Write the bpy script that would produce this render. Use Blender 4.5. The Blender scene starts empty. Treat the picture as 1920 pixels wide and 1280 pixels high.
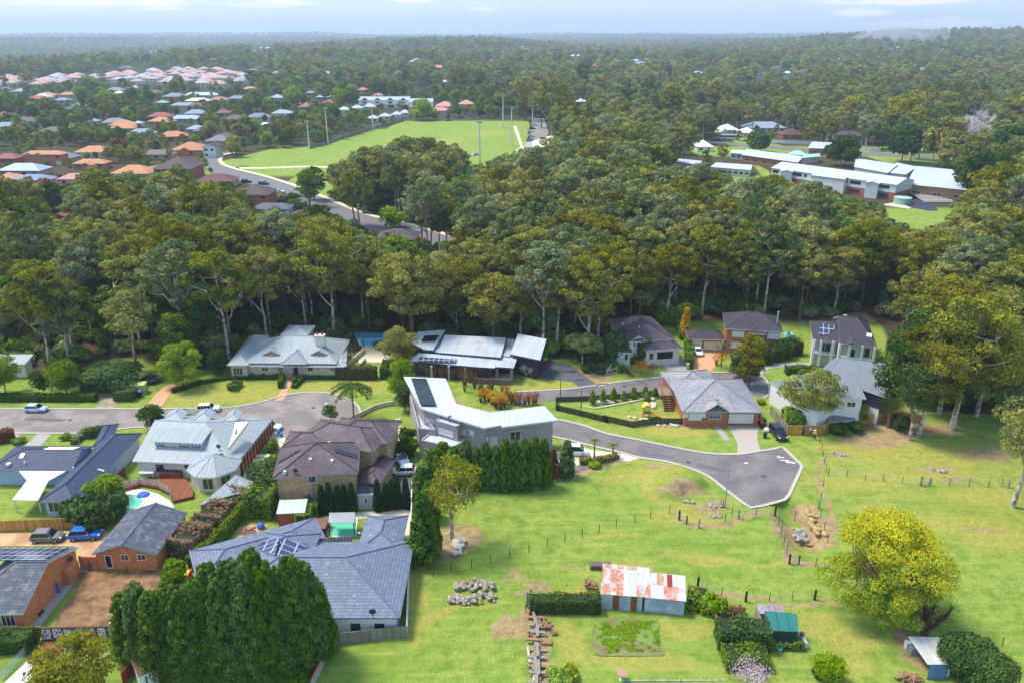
import bpy,math,random
import numpy as np
from mathutils import Vector,Matrix,noise as mnoise
R=math.radians
C=bpy.context.scene.collection
scene=bpy.context.scene
#  camera, sky, sun, exposure
F=1493.0
PITCH=math.atan(580/F)
HCAM=62.0
cam_d=bpy.data.cameras.new('camera');cam=bpy.data.objects.new('camera',cam_d);C.objects.link(cam)
cam_d.sensor_width=36;cam_d.lens=F/1920*36;cam_d.clip_start=1;cam_d.clip_end=60000
cam.location=(0,0,HCAM);cam.rotation_euler=(R(90)-PITCH,0,0)
scene.camera=cam
SUN_EL,SUN_AZ=60,-66
sd=Vector((math.sin(R(SUN_AZ))*math.cos(R(SUN_EL)),math.cos(R(SUN_AZ))*math.cos(R(SUN_EL)),math.sin(R(SUN_EL))))
sun_d=bpy.data.lights.new('sun','SUN');sun=bpy.data.objects.new('sun',sun_d);C.objects.link(sun)
sun_d.energy=2.6;sun_d.angle=R(15);sun_d.color=(1,.91,.77)
sun.rotation_euler=sd.to_track_quat('Z','Y').to_euler();sun.location=(0,0,300)
w=bpy.data.worlds.new('World');scene.world=w;w.use_nodes=True
nt=w.node_tree;nt.nodes.clear()
out=nt.nodes.new('ShaderNodeOutputWorld');bg=nt.nodes.new('ShaderNodeBackground');sky=nt.nodes.new('ShaderNodeTexSky')
sky.sky_type='NISHITA';sky.sun_disc=False;sky.sun_elevation=R(SUN_EL);sky.sun_rotation=R(SUN_AZ)
sky.air_density=1.0;sky.dust_density=.3;sky.ozone_density=4.0;sky.altitude=100
bg.inputs[1].default_value=.15
def wm(op,a,b=None,c=None):
 n=nt.nodes.new('ShaderNodeMath');n.operation=op
 for i,v in enumerate((a,b,c)):
  if v is None:continue
  if isinstance(v,(int,float)):n.inputs[i].default_value=v
  else:nt.links.new(v,n.inputs[i])
 return n.outputs[0]
tc=nt.nodes.new('ShaderNodeTexCoord');sx=nt.nodes.new('ShaderNodeSeparateXYZ');nt.links.new(tc.outputs['Generated'],sx.inputs[0])
az=wm('ARCTAN2',sx.outputs[0],sx.outputs[1]);el=wm('ARCSINE',sx.outputs[2])
cb=nt.nodes.new('ShaderNodeCombineXYZ');nt.links.new(wm('MULTIPLY',az,22),cb.inputs[0]);nt.links.new(wm('MULTIPLY',el,190),cb.inputs[1])
cn=nt.nodes.new('ShaderNodeTexNoise');cn.inputs['Scale'].default_value=1.0;cn.inputs['Detail'].default_value=6;cn.inputs['Roughness'].default_value=.62
nt.links.new(cb.outputs[0],cn.inputs['Vector'])
def pxdir(px,py):
 u,v=(px-960)/F,(640-py)/F
 d=Vector((u,math.cos(PITCH)+v*math.sin(PITCH),-math.sin(PITCH)+v*math.cos(PITCH))).normalized()
 return math.atan2(d.x,d.y),math.asin(d.z)
mask=None
for(px,py,rw,rh)in((175,2,190,14),(505,7,85,8),(1610,24,55,7),(1750,43,110,10),(1700,1,170,8),(770,1,40,5),(900,18,30,4),(1130,-60,500,25),(300,-120,500,30),(1500,-200,700,40)):
 a0,e0=pxdir(px,py)
 dx=wm('DIVIDE',wm('SUBTRACT',az,a0),rw/F);dy=wm('DIVIDE',wm('SUBTRACT',el,e0),rh/F)
 m=wm('SUBTRACT',1.0,wm('ADD',wm('MULTIPLY',dx,dx),wm('MULTIPLY',dy,dy)))
 mask=m if mask is None else wm('MAXIMUM',mask,m)
mask=wm('MAXIMUM',mask,-2.0)
dens=wm('ADD',wm('MULTIPLY',mask,.55),wm('MULTIPLY',wm('SUBTRACT',cn.outputs['Fac'],.5),1.9))
cf=nt.nodes.new('ShaderNodeMapRange');cf.inputs['From Min'].default_value=.02;cf.inputs['From Max'].default_value=.5
cf.inputs['To Max'].default_value=.8;nt.links.new(dens,cf.inputs['Value'])
mx=nt.nodes.new('ShaderNodeMix');mx.data_type='RGBA';nt.links.new(cf.outputs[0],mx.inputs[0]);
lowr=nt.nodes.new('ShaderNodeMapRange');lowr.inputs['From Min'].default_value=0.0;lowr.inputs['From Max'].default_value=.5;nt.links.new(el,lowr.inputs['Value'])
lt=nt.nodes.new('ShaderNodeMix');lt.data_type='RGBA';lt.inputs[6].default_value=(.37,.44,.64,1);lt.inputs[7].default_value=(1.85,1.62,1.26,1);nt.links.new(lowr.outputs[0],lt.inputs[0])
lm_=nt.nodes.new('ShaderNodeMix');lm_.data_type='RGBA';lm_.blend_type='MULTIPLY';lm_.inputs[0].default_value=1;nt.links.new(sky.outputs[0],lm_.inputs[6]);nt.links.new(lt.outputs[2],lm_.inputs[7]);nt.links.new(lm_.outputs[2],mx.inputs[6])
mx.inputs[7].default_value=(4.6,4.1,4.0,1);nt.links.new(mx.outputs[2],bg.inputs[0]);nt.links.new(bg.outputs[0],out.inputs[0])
scene.view_settings.view_transform='Standard';scene.view_settings.look='None';scene.view_settings.gamma=1
scene.view_settings.exposure=1.0
scene.render.engine='CYCLES'
cy=scene.cycles
cy.use_denoising=True;cy.max_bounces=5;cy.diffuse_bounces=3;cy.glossy_bounces=2;cy.transmission_bounces=3;cy.transparent_max_bounces=8
cy.volume_bounces=0;cy.use_adaptive_sampling=True;cy.adaptive_threshold=.01;cy.sample_clamp_indirect=6
cy.caustics_reflective=False;cy.caustics_refractive=False
#  pixel <> place
CP,SP=math.cos(PITCH),math.sin(PITCH)
def ray(px,py):
 u,v=(px-960)/F,(640-py)/F
 return Vector((u,CP+v*SP,-SP+v*CP))
def U(px,py,z=0.0):
 if isinstance(px,tuple):px,py,z=px[0],px[1],py
 d=ray(px,py);t=(z-HCAM)/d.z
 return Vector((d.x*t,d.y*t,z))
def PX(x,y,z):
 zc=y*CP-(z-HCAM)*SP;v=(y*SP+(z-HCAM)*CP)/zc
 return 960+F*x/zc,640-F*v
def hit(p,o,n):
 d=ray(*p);c=Vector((0,0,HCAM));t=(o-c).dot(n)/d.dot(n)
 return c+d*t
def zm(ox,oy,s):return lambda x,y:(ox+x/s,oy+y/s)
R1,R2,R3,R4,R5,R6=zm(0,600,4.2675),zm(400,600,4.2675),zm(740,600,4.2675),zm(1100,560,4.2675),zm(1400,560,3.283),zm(0,850,2.977)
Q1,Q2,Q3,Q4,Q5,Q6=zm(200,850,2.977),zm(480,780,4.2675),zm(560,950,3.88),zm(960,1000,4.364),zm(1300,950,3.097),zm(1000,820,3.4286)
C1,C2,C3,C4=zm(0,120,3.765),zm(360,140,3.764),zm(760,120,3.764),zm(1200,140,2.667)
def PL(f,*xy):return[f(xy[i],xy[i+1])for i in range(0,len(xy),2)]
def inpoly(x,y,poly):
 c=False;j=len(poly)-1
 for i in range(len(poly)):
  xi,yi=poly[i][0],poly[i][1];xj,yj=poly[j][0],poly[j][1]
  if(yi>y)!=(yj>y)and x<(xj-xi)*(y-yi)/(yj-yi)+xi:c=not c
  j=i
 return c
def inpoly_np(X,Y,poly):
 c=np.zeros(X.shape,bool);j=len(poly)-1
 for i in range(len(poly)):
  xi,yi=poly[i][0],poly[i][1];xj,yj=poly[j][0],poly[j][1]
  if yi!=yj:c^=((yi>Y)!=(yj>Y))&(X<(xj-xi)*(Y-yi)/(yj-yi)+xi)
  j=i
 return c
def smooth(pts,n=4,closed=False):
 P=[Vector(p)for p in pts];out=[];m=len(P)
 rng=range(m)if closed else range(m-1)
 for i in rng:
  g=(lambda k:P[k%m])if closed else(lambda k:P[max(0,min(m-1,k))])
  a,b,c,d=g(i-1),g(i),g(i+1),g(i+2)
  for k in range(n):
   t=k/n
   out.append(.5*((2*b)+(c-a)*t+(2*a-5*b+4*c-d)*t*t+(3*b-a-3*c+d)*t**3))
 if not closed:out.append(P[-1].copy())
 return out
#  materials
def lin(c):
 return tuple(((v/255)/12.92 if v/255<=.04045 else((v/255+.055)/1.055)**2.4)for v in c)+(1,)
MATS={}
def mat(name,col,rough=.8,var=.12,vs=.6,pat=None,pp=None,metal=0.0,spec=.3,bump=0.0,col2=None,mix2=(.45,.6),s2=.15,trans=0.0,objvar=0.0,tint=None,detail=None,alpha=None,dark=.75):
 """one procedural material: base colour, patchy variation in world space, a repeating pattern in UV metres"""
 if name in MATS:return MATS[name]
 m=bpy.data.materials.new(name);m.use_nodes=True;t=m.node_tree;N=t.nodes;Lk=t.links.new
 bs=N['Principled BSDF'];mo=N['Material Output']
 def M_(op,a,b=None):
  n=N.new('ShaderNodeMath');n.operation=op
  for i,v in enumerate((a,b)):
   if v is None:continue
   if isinstance(v,(int,float)):n.inputs[i].default_value=v
   else:Lk(v,n.inputs[i])
  return n.outputs[0]
 def mixc(f,a,b,mode='MIX'):
  n=N.new('ShaderNodeMix');n.data_type='RGBA';n.blend_type=mode
  for i,v in((0,f),(6,a),(7,b)):
   if isinstance(v,(int,float,tuple)):n.inputs[i].default_value=v
   else:Lk(v,n.inputs[i])
  return n.outputs[2]
 geo=N.new('ShaderNodeNewGeometry')
 def noise_(scale,det=5,vec=None,rough=.6):
  n=N.new('ShaderNodeTexNoise');n.inputs['Scale'].default_value=scale;n.inputs['Detail'].default_value=det;n.inputs['Roughness'].default_value=rough
  Lk(vec or geo.outputs['Position'],n.inputs['Vector']);return n.outputs['Fac']
 def rng_(v,a,b,c=0.0,d=1.0):
  n=N.new('ShaderNodeMapRange');Lk(v,n.inputs[0])
  for i,q in enumerate((a,b,c,d)):n.inputs[i+1].default_value=q
  return n.outputs[0]
 c=lin(col);cur=c
 if col2:cur=mixc(rng_(noise_(s2,6),mix2[0],mix2[1]),c,lin(col2))
 if var:
  f=rng_(noise_(vs,6),.25,.75,1-var,1+var)
  f2=rng_(noise_(vs*9,3),.2,.8,1-var*.7,1+var*.7)
  cur=mixc(1.0,cur,M_('MULTIPLY',f,f2),'MULTIPLY')
 h=None
 uv=N.new('ShaderNodeUVMap');sp=N.new('ShaderNodeSeparateXYZ');Lk(uv.outputs[0],sp.inputs[0]);u_,v_=sp.outputs[0],sp.outputs[1]
 if pat in('tile','rib'):
  mp=N.new('ShaderNodeMapping');mp.inputs['Scale'].default_value=(1.6,.16,1);Lk(uv.outputs[0],mp.inputs[0])
  cur=mixc(1.0,cur,rng_(noise_(1.0,5,mp.outputs[0]),.3,.7,.86,1.1),'MULTIPLY');cur=mixc(rng_(noise_(.7,6),.6,.75,0,.22),cur,lin((120,112,96)))
 if pat=='tile':
  pu,pv=pp or(.3,.34)
  row=M_('FLOOR',M_('DIVIDE',v_,pv));fr=M_('FRACT',M_('DIVIDE',v_,pv))
  uo=M_('ADD',M_('DIVIDE',u_,pu),M_('MULTIPLY',row,.5));fu=M_('FRACT',uo)
  wn=N.new('ShaderNodeTexWhiteNoise');wn.noise_dimensions='2D';cbn=N.new('ShaderNodeCombineXYZ');Lk(row,cbn.inputs[0]);Lk(M_('FLOOR',uo),cbn.inputs[1]);Lk(cbn.outputs[0],wn.inputs[0])
  cur=mixc(1.0,cur,rng_(wn.outputs[0],0,1,.86,1.12),'MULTIPLY')
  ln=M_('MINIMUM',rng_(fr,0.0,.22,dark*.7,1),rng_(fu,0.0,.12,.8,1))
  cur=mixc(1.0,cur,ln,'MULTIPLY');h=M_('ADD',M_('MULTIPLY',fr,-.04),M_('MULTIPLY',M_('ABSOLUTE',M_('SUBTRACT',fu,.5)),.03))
 elif pat=='rib':
  pu=pp or .45;fu=M_('ABSOLUTE',M_('SUBTRACT',M_('FRACT',M_('DIVIDE',u_,pu)),.5))
  cur=mixc(1.0,cur,rng_(fu,.38,.47,1,dark),'MULTIPLY');h=M_('MULTIPLY',rng_(fu,.36,.46),.04)
 elif pat=='corr':
  pu=pp or .12;h=M_('MULTIPLY',M_('SINE',M_('MULTIPLY',u_,6.283/pu)),.01)
  sh=M_('FLOOR',M_('DIVIDE',u_,.76));wn=N.new('ShaderNodeTexWhiteNoise');wn.noise_dimensions='1D';Lk(sh,wn.inputs['W'])
  cur=mixc(1.0,cur,rng_(wn.outputs[0],0,1,.82,1.1),'MULTIPLY')
 elif pat=='board':
  pu=pp or .12;q=M_('DIVIDE',u_,pu);fu=M_('FRACT',q)
  wn=N.new('ShaderNodeTexWhiteNoise');wn.noise_dimensions='1D';Lk(M_('FLOOR',q),wn.inputs['W'])
  cur=mixc(1.0,cur,rng_(wn.outputs[0],0,1,.72,1.2),'MULTIPLY')
  cur=mixc(1.0,cur,rng_(fu,0,.1,.5,1),'MULTIPLY');h=M_('MULTIPLY',rng_(fu,0,.12),.02)
 elif pat=='lap':
  pv=pp or .2;fr=M_('FRACT',M_('DIVIDE',v_,pv));cur=mixc(1.0,cur,rng_(fr,0,.15,.72,1),'MULTIPLY');h=M_('MULTIPLY',fr,-.02)
 elif pat=='brick':
  bt=N.new('ShaderNodeTexBrick');Lk(uv.outputs[0],bt.inputs['Vector']);bt.inputs['Scale'].default_value=1
  bt.inputs['Brick Width'].default_value=.24;bt.inputs['Row Height'].default_value=.085;bt.inputs['Mortar Size'].default_value=.009
  bt.inputs['Color1'].default_value=(.72,.7,.68,1);bt.inputs['Color2'].default_value=(1.25,1.2,1.15,1);bt.inputs['Mortar'].default_value=(1.1,1.25,1.4,1)
  cur=mixc(1.0,cur,bt.outputs['Color'],'MULTIPLY')
  cur=mixc(1.0,cur,rng_(noise_(5,3),.3,.7,.8,1.2),'MULTIPLY')
 elif pat=='pave':
  pu=pp or .6
  for q in(u_,v_):
   fu=M_('FRACT',M_('DIVIDE',q,pu));cur=mixc(1.0,cur,rng_(fu,0,.07,.7,1),'MULTIPLY')
 elif pat=='solar':
  pu,pv=pp or(1.0,1.6)
  for q,p_ in((u_,pu),(v_,pv)):
   fu=M_('ABSOLUTE',M_('SUBTRACT',M_('FRACT',M_('DIVIDE',q,p_)),.5));cur=mixc(rng_(fu,.44,.46),cur,(.45,.46,.48,1))
  for q,p_ in((u_,pu/6),(v_,pv/10)):
   fu=M_('ABSOLUTE',M_('SUBTRACT',M_('FRACT',M_('DIVIDE',q,p_)),.5));cur=mixc(rng_(fu,.43,.47,0,.25),cur,(.3,.33,.42,1))
 elif pat=='rust':
  nr=noise_(.9,7);q=M_('FLOOR',M_('DIVIDE',u_,.76));r_=M_('FLOOR',M_('DIVIDE',v_,2.1));wn=N.new('ShaderNodeTexWhiteNoise');wn.noise_dimensions='2D'
  cbn=N.new('ShaderNodeCombineXYZ');Lk(q,cbn.inputs[0]);Lk(r_,cbn.inputs[1]);Lk(cbn.outputs[0],wn.inputs[0])
  f=rng_(M_('ADD',M_('MULTIPLY',nr,1.1),M_('MULTIPLY',wn.outputs[0],.62)),.88,1.05,0,.9)
  f=M_('MULTIPLY',f,rng_(noise_(4,6),.3,.52))
  rc=mixc(rng_(noise_(2.5,4),.35,.65),lin((196,112,50)),lin((158,74,32)))
  cur=mixc(f,cur,rc);h=M_('MULTIPLY',M_('SINE',M_('MULTIPLY',u_,52)),.01)
  cur=mixc(1.0,cur,rng_(M_('FRACT',M_('DIVIDE',u_,.76)),0,.08,.72,1),'MULTIPLY')
 if tint:
  at=N.new('ShaderNodeAttribute');at.attribute_name='tint'
  cur=mixc(at.outputs['Fac'],cur,lin(tint))
 if objvar:
  oi=N.new('ShaderNodeObjectInfo');hs=N.new('ShaderNodeHueSaturation')
  Lk(rng_(oi.outputs['Random'],0,1,.5-objvar*.035,.5+objvar*.08),hs.inputs['Hue'])
  wn=N.new('ShaderNodeTexWhiteNoise');wn.noise_dimensions='1D';Lk(M_('MULTIPLY',oi.outputs['Random'],917.3),wn.inputs['W'])
  Lk(rng_(wn.outputs[0],0,1,1-objvar,1+objvar),hs.inputs['Value']);Lk(rng_(wn.outputs[0],0,1,1.25,.9),hs.inputs['Saturation'])
  Lk(cur,hs.inputs['Color']);cur=hs.outputs[0]
 if isinstance(cur,tuple):bs.inputs['Base Color'].default_value=cur
 else:Lk(cur,bs.inputs['Base Color'])
 bs.inputs['Roughness'].default_value=rough;bs.inputs['Metallic'].default_value=metal;bs.inputs['Specular IOR Level'].default_value=spec
 if bump:
  hn=M_('MULTIPLY',noise_(detail or 6,6),bump);h=hn if h is None else M_('ADD',h,hn)
 if h is not None:
  b=N.new('ShaderNodeBump');b.inputs['Strength'].default_value=.7;b.inputs['Distance'].default_value=1.0;Lk(h,b.inputs['Height']);Lk(b.outputs[0],bs.inputs['Normal'])
 if trans:
  tr=N.new('ShaderNodeBsdfTranslucent');ms=N.new('ShaderNodeMixShader');ms.inputs[0].default_value=trans
  if isinstance(cur,tuple):tr.inputs[0].default_value=cur
  else:Lk(cur,tr.inputs[0])
  Lk(bs.outputs[0],ms.inputs[1]);Lk(tr.outputs[0],ms.inputs[2]);Lk(ms.outputs[0],mo.inputs[0])
 if alpha is not None:bs.inputs['Alpha'].default_value=alpha
 MATS[name]=m;return m
#  mesh builder
class MB:
 def __init__(s):s.v=[];s.f=[];s.m=[]
 def face(s,pts,m=0):
  b=len(s.v);s.v+=[tuple(p)for p in pts];s.f.append(tuple(range(b,b+len(pts))));s.m.append(m);return s
 def box(s,a,b,m=0):
  x0,y0,z0=a;x1,y1,z1=b
  return s.frame(Vector((x0,y0,0)),Vector((1,0,0)),Vector((0,1,0)),x1-x0,y1-y0,z0,z1,m)
 def frame(s,o,ex,ey,lx,ly,z0,z1,m=0):
  p=[o+ex*a+ey*b for a,b in((0,0),(lx,0),(lx,ly),(0,ly))]
  return s.prism([(q.x,q.y)for q in p],z0,z1,m)
 def prism(s,pts,z0,z1,m=0,mtop=None):
  """pts: plan polygon; z0/z1 numbers or per-point lists"""
  n=len(pts);A=sum(pts[i][0]*pts[(i+1)%n][1]-pts[(i+1)%n][0]*pts[i][1]for i in range(n))
  z0=z0 if isinstance(z0,(list,tuple))else[z0]*n;z1=z1 if isinstance(z1,(list,tuple))else[z1]*n
  idx=list(range(n))if A>0 else list(range(n-1,-1,-1))
  lo=[(pts[i][0],pts[i][1],z0[i])for i in idx];hi=[(pts[i][0],pts[i][1],z1[i])for i in idx]
  s.face(hi,m if mtop is None else mtop);s.face(lo[::-1],m)
  for i in range(n):
   j=(i+1)%n;s.face([lo[i],lo[j],hi[j],hi[i]],m)
  return s
 def tube(s,pts,rad,k=6,m=0,cap=True):
  pts=[Vector(p)for p in pts]
  if not isinstance(rad,(list,tuple)):rad=[rad]*len(pts)
  b=len(s.v)
  for i,p in enumerate(pts):
   d=(pts[min(i+1,len(pts)-1)]-pts[max(i-1,0)]).normalized()
   a=d.orthogonal()if abs(d.z)<.9 else Vector((1,0,0));a=(a-d*a.dot(d)).normalized();c=d.cross(a)
   for q in range(k):
    t=2*math.pi*q/k;s.v.append(tuple(p+(a*math.cos(t)+c*math.sin(t))*rad[i]))
  for i in range(len(pts)-1):
   for q in range(k):
    q2=(q+1)%k;s.f.append((b+i*k+q,b+i*k+q2,b+(i+1)*k+q2,b+(i+1)*k+q));s.m.append(m)
  if cap:
   s.f.append(tuple(b+q for q in range(k))[::-1]);s.f.append(tuple(b+(len(pts)-1)*k+q for q in range(k)));s.m+=[m,m]
  return s
 def ball(s,c,r,m=0,seed=0,rough=.2,nu=8,nv=5):
  c=Vector(c);rs=r if isinstance(r,(list,tuple))else(r,r,r);b=len(s.v);rr=random.Random(seed)
  for i in range(nv+1):
   ph=math.pi*i/nv
   for j in range(nu):
    th=2*math.pi*j/nu;k=1+rr.uniform(-rough,rough)
    s.v.append((c.x+rs[0]*k*math.sin(ph)*math.cos(th),c.y+rs[1]*k*math.sin(ph)*math.sin(th),c.z+rs[2]*k*math.cos(ph)))
  for i in range(nv):
   for j in range(nu):
    j2=(j+1)%nu;s.f.append((b+i*nu+j,b+(i+1)*nu+j,b+(i+1)*nu+j2,b+i*nu+j2));s.m.append(m)
  return s
 def mesh(s,name,mats,smooth_=False):
  me=bpy.data.meshes.new(name);me.from_pydata(s.v,[],s.f);me.update()
  for m in(mats if isinstance(mats,(list,tuple))else[mats]):me.materials.append(m)
  me.polygons.foreach_set('material_index',s.m)
  if smooth_:me.polygons.foreach_set('use_smooth',[True]*len(s.f))
  uvl=me.uv_layers.new(name='UVMap');co=np.array(s.v)
  nv=np.empty(len(s.f)*3);me.polygons.foreach_get('normal',nv);nv=nv.reshape(-1,3)
  uvs=np.empty((len(me.loops),2));k=0
  for fi,f in enumerate(s.f):
   n=nv[fi];h=math.hypot(n[0],n[1])
   if h<.05:ua=np.array((1.,0,0));va=np.array((0,1.,0))
   else:ua=np.array((-n[1]/h,n[0]/h,0));va=np.cross(n,ua)
   p=co[list(f)];uvs[k:k+len(f),0]=p@ua;uvs[k:k+len(f),1]=p@va;k+=len(f)
  uvl.data.foreach_set('uv',uvs.ravel())
  return me
 def build(s,name,mats,parent=None,smooth_=False):
  if not s.f:return None
  me=s.mesh(name,mats,smooth_)
  return link(name,me,parent)
def link(name,me,parent=None):
 o=bpy.data.objects.new(name,me);C.objects.link(o)
 if parent is not None:
  o.parent=parent;o.matrix_parent_inverse=Matrix.Translation(-Vector(parent.location))if parent.get('_world')else Matrix()
 return o
def empty(name,loc,label,cat,group=None,rz=0,world=True):
 """the thing's root; with world=True its children carry world coordinates"""
 o=bpy.data.objects.new(name,None);C.objects.link(o);o.location=loc;o.rotation_euler.z=rz;o.empty_display_size=.5
 o['label']=label;o['category']=cat;o['kind']='thing'
 if group:o['group']=group
 if world:o['_world']=1
 return o
def tag(o,label=None,cat=None,group=None,kind=None):
 if label:o['label']=label
 if cat:o['category']=cat;o['kind']='thing'
 if group:o['group']=group
 if kind:o['kind']=kind
 return o
def copy_tree(o,parent=None):
 c=o.copy();C.objects.link(c);c.parent=parent
 for ch in list(o.children):copy_tree(ch,c)
 return c
def place(root,loc,rz=0,s=1.0):
 root.location=loc;root.rotation_euler=(0,0,rz);root.scale=(s,s,s)if isinstance(s,(int,float))else s;return root
#  ground
def sstep(a,b,x):t=np.clip((x-a)/(b-a),0,1);return t*t*(3-2*t)
_VT={}
def vnoise(X,Y,s,seed=0):
 """smooth value noise on arrays, 0..1"""
 T=_VT.get(seed)
 if T is None:T=_VT[seed]=np.random.RandomState(seed).rand(256,256)
 x,y=X/s+1000.3,Y/s+1000.7;xi,yi=np.floor(x).astype(int),np.floor(y).astype(int);fx,fy=x-xi,y-yi
 fx,fy=fx*fx*(3-2*fx),fy*fy*(3-2*fy);g=lambda a,b:T[a%256,b%256]
 return(g(xi,yi)*(1-fx)+g(xi+1,yi)*fx)*(1-fy)+(g(xi,yi+1)*(1-fx)+g(xi+1,yi+1)*fx)*fy
def fbm(X,Y,s,seed=0,o=4):
 return sum(vnoise(X,Y,s/2**i,seed+i)*.5**i for i in range(o))/sum(.5**i for i in range(o))
CL0,CL1=U(*Q6(790,398)),U(*Q6(1095,315))
TR0,TR1=U(*Q5(690,-20)),U(*Q5(775,215))
def hills(X,Y):
 X=np.asarray(X,float);Y=np.asarray(Y,float);D=np.hypot(X,Y);az=np.arctan2(X,Y)
 far=sstep(650,2400,D)
 h=far*(fbm(X,Y,1500,3,3)-.48)*56
 h+=sstep(1250,1700,D)*(fbm(X,Y,420,17,2)-.5)*26+sstep(1200,1800,D)*(1-sstep(5000,7000,D))*(fbm(X,Y,800,19,2)-.5)*40
 h+=sstep(1500,2600,D)*(22*sstep(.1,.55,az))*(1-.4*sstep(3500,8000,D))
 h-=sstep(900,2600,D)*22*sstep(.0,-.5,az)*(1-sstep(3500,6500,D))
 h+=sstep(5000,9000,D)*14+sstep(6500,9500,D)*16*fbm(X,Y,2600,9,2)
 return h
def local(X,Y):
 def cut(A,B,H_,back,edge,left=3.0,right=1.2,front=.9):
  d=(B-A);L=math.hypot(d.x,d.y);ex,ey=d.x/L,d.y/L
  t=(X-A.x)*ex+(Y-A.y)*ey;s=-(X-A.x)*ey+(Y-A.y)*ex
  s=s+(vnoise(X,Y,1.6,5)-.5)*1.0
  return H_*sstep(-left,L*.55,t)*(1-sstep(L-.3,L+right,t))*sstep(-front,front*.3,s)*(1-sstep(edge,back,s)),s,t,L
 a=cut(CL0,CL1,1.5,8.5,2.2)[0]
 d=TR1-TR0;L=math.hypot(d.x,d.y);ex,ey=d.x/L,d.y/L
 t=(X-TR0.x)*ex+(Y-TR0.y)*ey;s=(X-TR0.x)*ey-(Y-TR0.y)*ex;s=s*(1 if((U(*Q5(600,120)).x-TR0.x)*ey-(U(*Q5(600,120)).y-TR0.y)*ex)>0 else-1)
 s=s+(vnoise(X,Y,1.4,8)-.5)*1.0
 b=-1.5*sstep(-1.5,1.5,t)*(1-sstep(L-1,L+5,t))*sstep(.1,1.6,s)*(1-sstep(2.8,6.5,s))
 return a+b+.16*(fbm(X,Y,9,21,2)-.5)*sstep(-14,-8,X)*(1-sstep(117,122,Y))*(1-PAVED(X,Y))
def PAVED(X,Y):
 return inpoly_np(X,Y,ROADLOW_GROW).astype(float)
def spacing(a,b,f0,f1,far,step):
 """grid lines: fine step between f0 and f1, growing outwards"""
 xs=list(np.arange(f0,f1+.01,step));q=step;x=f1
 while x<b:q=min(q*1.12,far);x+=q;xs.append(x)
 q=step;x=f0;lo=[]
 while x>a:q=min(q*1.12,far);x-=q;lo.append(x)
 return np.array(lo[::-1]+xs)
road_hi_top=[(-260,767),(0,767),(140,767),(267,767),(400,766),(432,764),(463,760),(495,753),(520,745),(548,739),(580,736),(611,737),(636,742),(655,750),(669,761),(674,773)]
road_hi_bot=[(672,782),(655,792),(630,800),(598,812),(565,828),(530,830),(500,812),(470,800),(380,800),(300,803),(260,800),(211,805),(150,811),(0,811),(-260,811)]
road_lo_top=[(905,776),(940,779),(985,783),(1040,787),(1068,792)]+PL(R4,0,1026,150,1080,400,1130,700,1193,950,1238,1200,1249,1380,1224,1500,1205,1562,1189)
road_lo_end=PL(Q6,1640,105,1690,152,1718,182,1706,215,1660,315,1632,372,1608,396,1570,408,1480,432,1398,448)
road_lo_bot=PL(Q6,1345,412,1250,340,1130,247,1000,192,850,150,700,128,560,92,430,62,330,38,240,16)+[(1030,816),(985,806),(905,800)]
road_up_top=[(968,738)]+PL(R3,980,577,1200,566,1440,549,1560,532,1700,515)+PL(R4,80,698,160,683,400,652,650,624,800,600,980,594,1150,592,1300,590,1400,622,1440,672,1455,715)
road_up_bot=PL(R4,1446,765,1405,792,1330,770,1150,735,950,712,700,720,600,738,350,770,0,803)+[(1060,750),(1007,754),(968,758)]
def plan(pts,n=3,closed=False,z=0):
 return smooth([U(*p,z)for p in pts],n,closed)
LO_TOP,LO_END,LO_BOT=plan(road_lo_top),[U(*p)for p in road_lo_end],plan(road_lo_bot)
ROADLOW=LO_TOP+LO_END+LO_BOT
_c=sum(ROADLOW,Vector())/len(ROADLOW)
ROADLOW_GROW=[p+(p-_c).normalized()*3 for p in ROADLOW]
ROADHI=plan(road_hi_top)+plan(road_hi_bot);ROADUP=plan(road_up_top)+plan(road_up_bot)
rf_a=PL(C2,300,540,130,560,92,590,95,640,150,700,300,745,420,780,560,850,700,880)+PL(C2,900,960,1100,1040,1300,1110,1480,1160,1700,1215,1900,1255)
rf_b=PL(C2,1960,1180,1850,1140,1650,1080,1480,1035,1250,985,980,878,780,798,560,725,330,668,235,635,210,598,245,566,330,552)
ROADFAR=plan(rf_a)+plan(rf_b)
GRASS_NEAR=[U(*p)for p in[(-300,700),(0,700),(130,700),(190,667),(255,667),(300,690),(420,690),(440,670),(690,655),(745,655),(1030,668),(1060,668),(1120,690),(1135,640),(1280,600),(1500,600),(1640,590),(1665,640),(1690,720),(1720,770),(2200,790)]]+[Vector((240,128,0)),Vector((240,-80,0)),Vector((-240,-80,0)),Vector((-240,120,0))]
GRASS_PARK=[U(*p)for p in PL(C2,215,600,310,558,440,550,650,530,800,522,950,490,1130,430,1280,388,1500,335,1700,333,1880,326)+PL(C3,260,400,340,385,720,388,800,400,800,380,880,380,860,520,840,590,900,640,700,740,480,760,300,640,100,600)+PL(C2,1500,700,1200,720,1050,790,980,860,1100,920,1290,990,1480,1040,1240,975,980,876,780,798,560,725,330,668,240,635)]
GRASS_SCHOOL=[U(*p)for p in PL(C4,420,490,640,480,700,560,640,600,480,560)],[U(*p)for p in PL(C4,1190,650,1500,650,1640,700,1640,790,1580,800,1380,790,1220,730)],[U(*p)for p in PL(C4,180,400,500,330,1300,380,1900,330,1900,470,1500,470,1100,410,600,400,300,430)],[U(*p)for p in PL(C1,600,960,1000,700,1600,760,1750,800,1600,900,1200,900,900,1000,500,1000)]
xs=spacing(-9500,9500,-66,84,420,.75);ys=spacing(-90,10500,66,128,420,.75)
GX,GY=np.meshgrid(xs,ys);nx,ny=len(xs),len(ys)
Hh=hills(GX,GY);Hh[:,:]+=np.where((GY<200),local(GX,GY),0)
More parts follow.
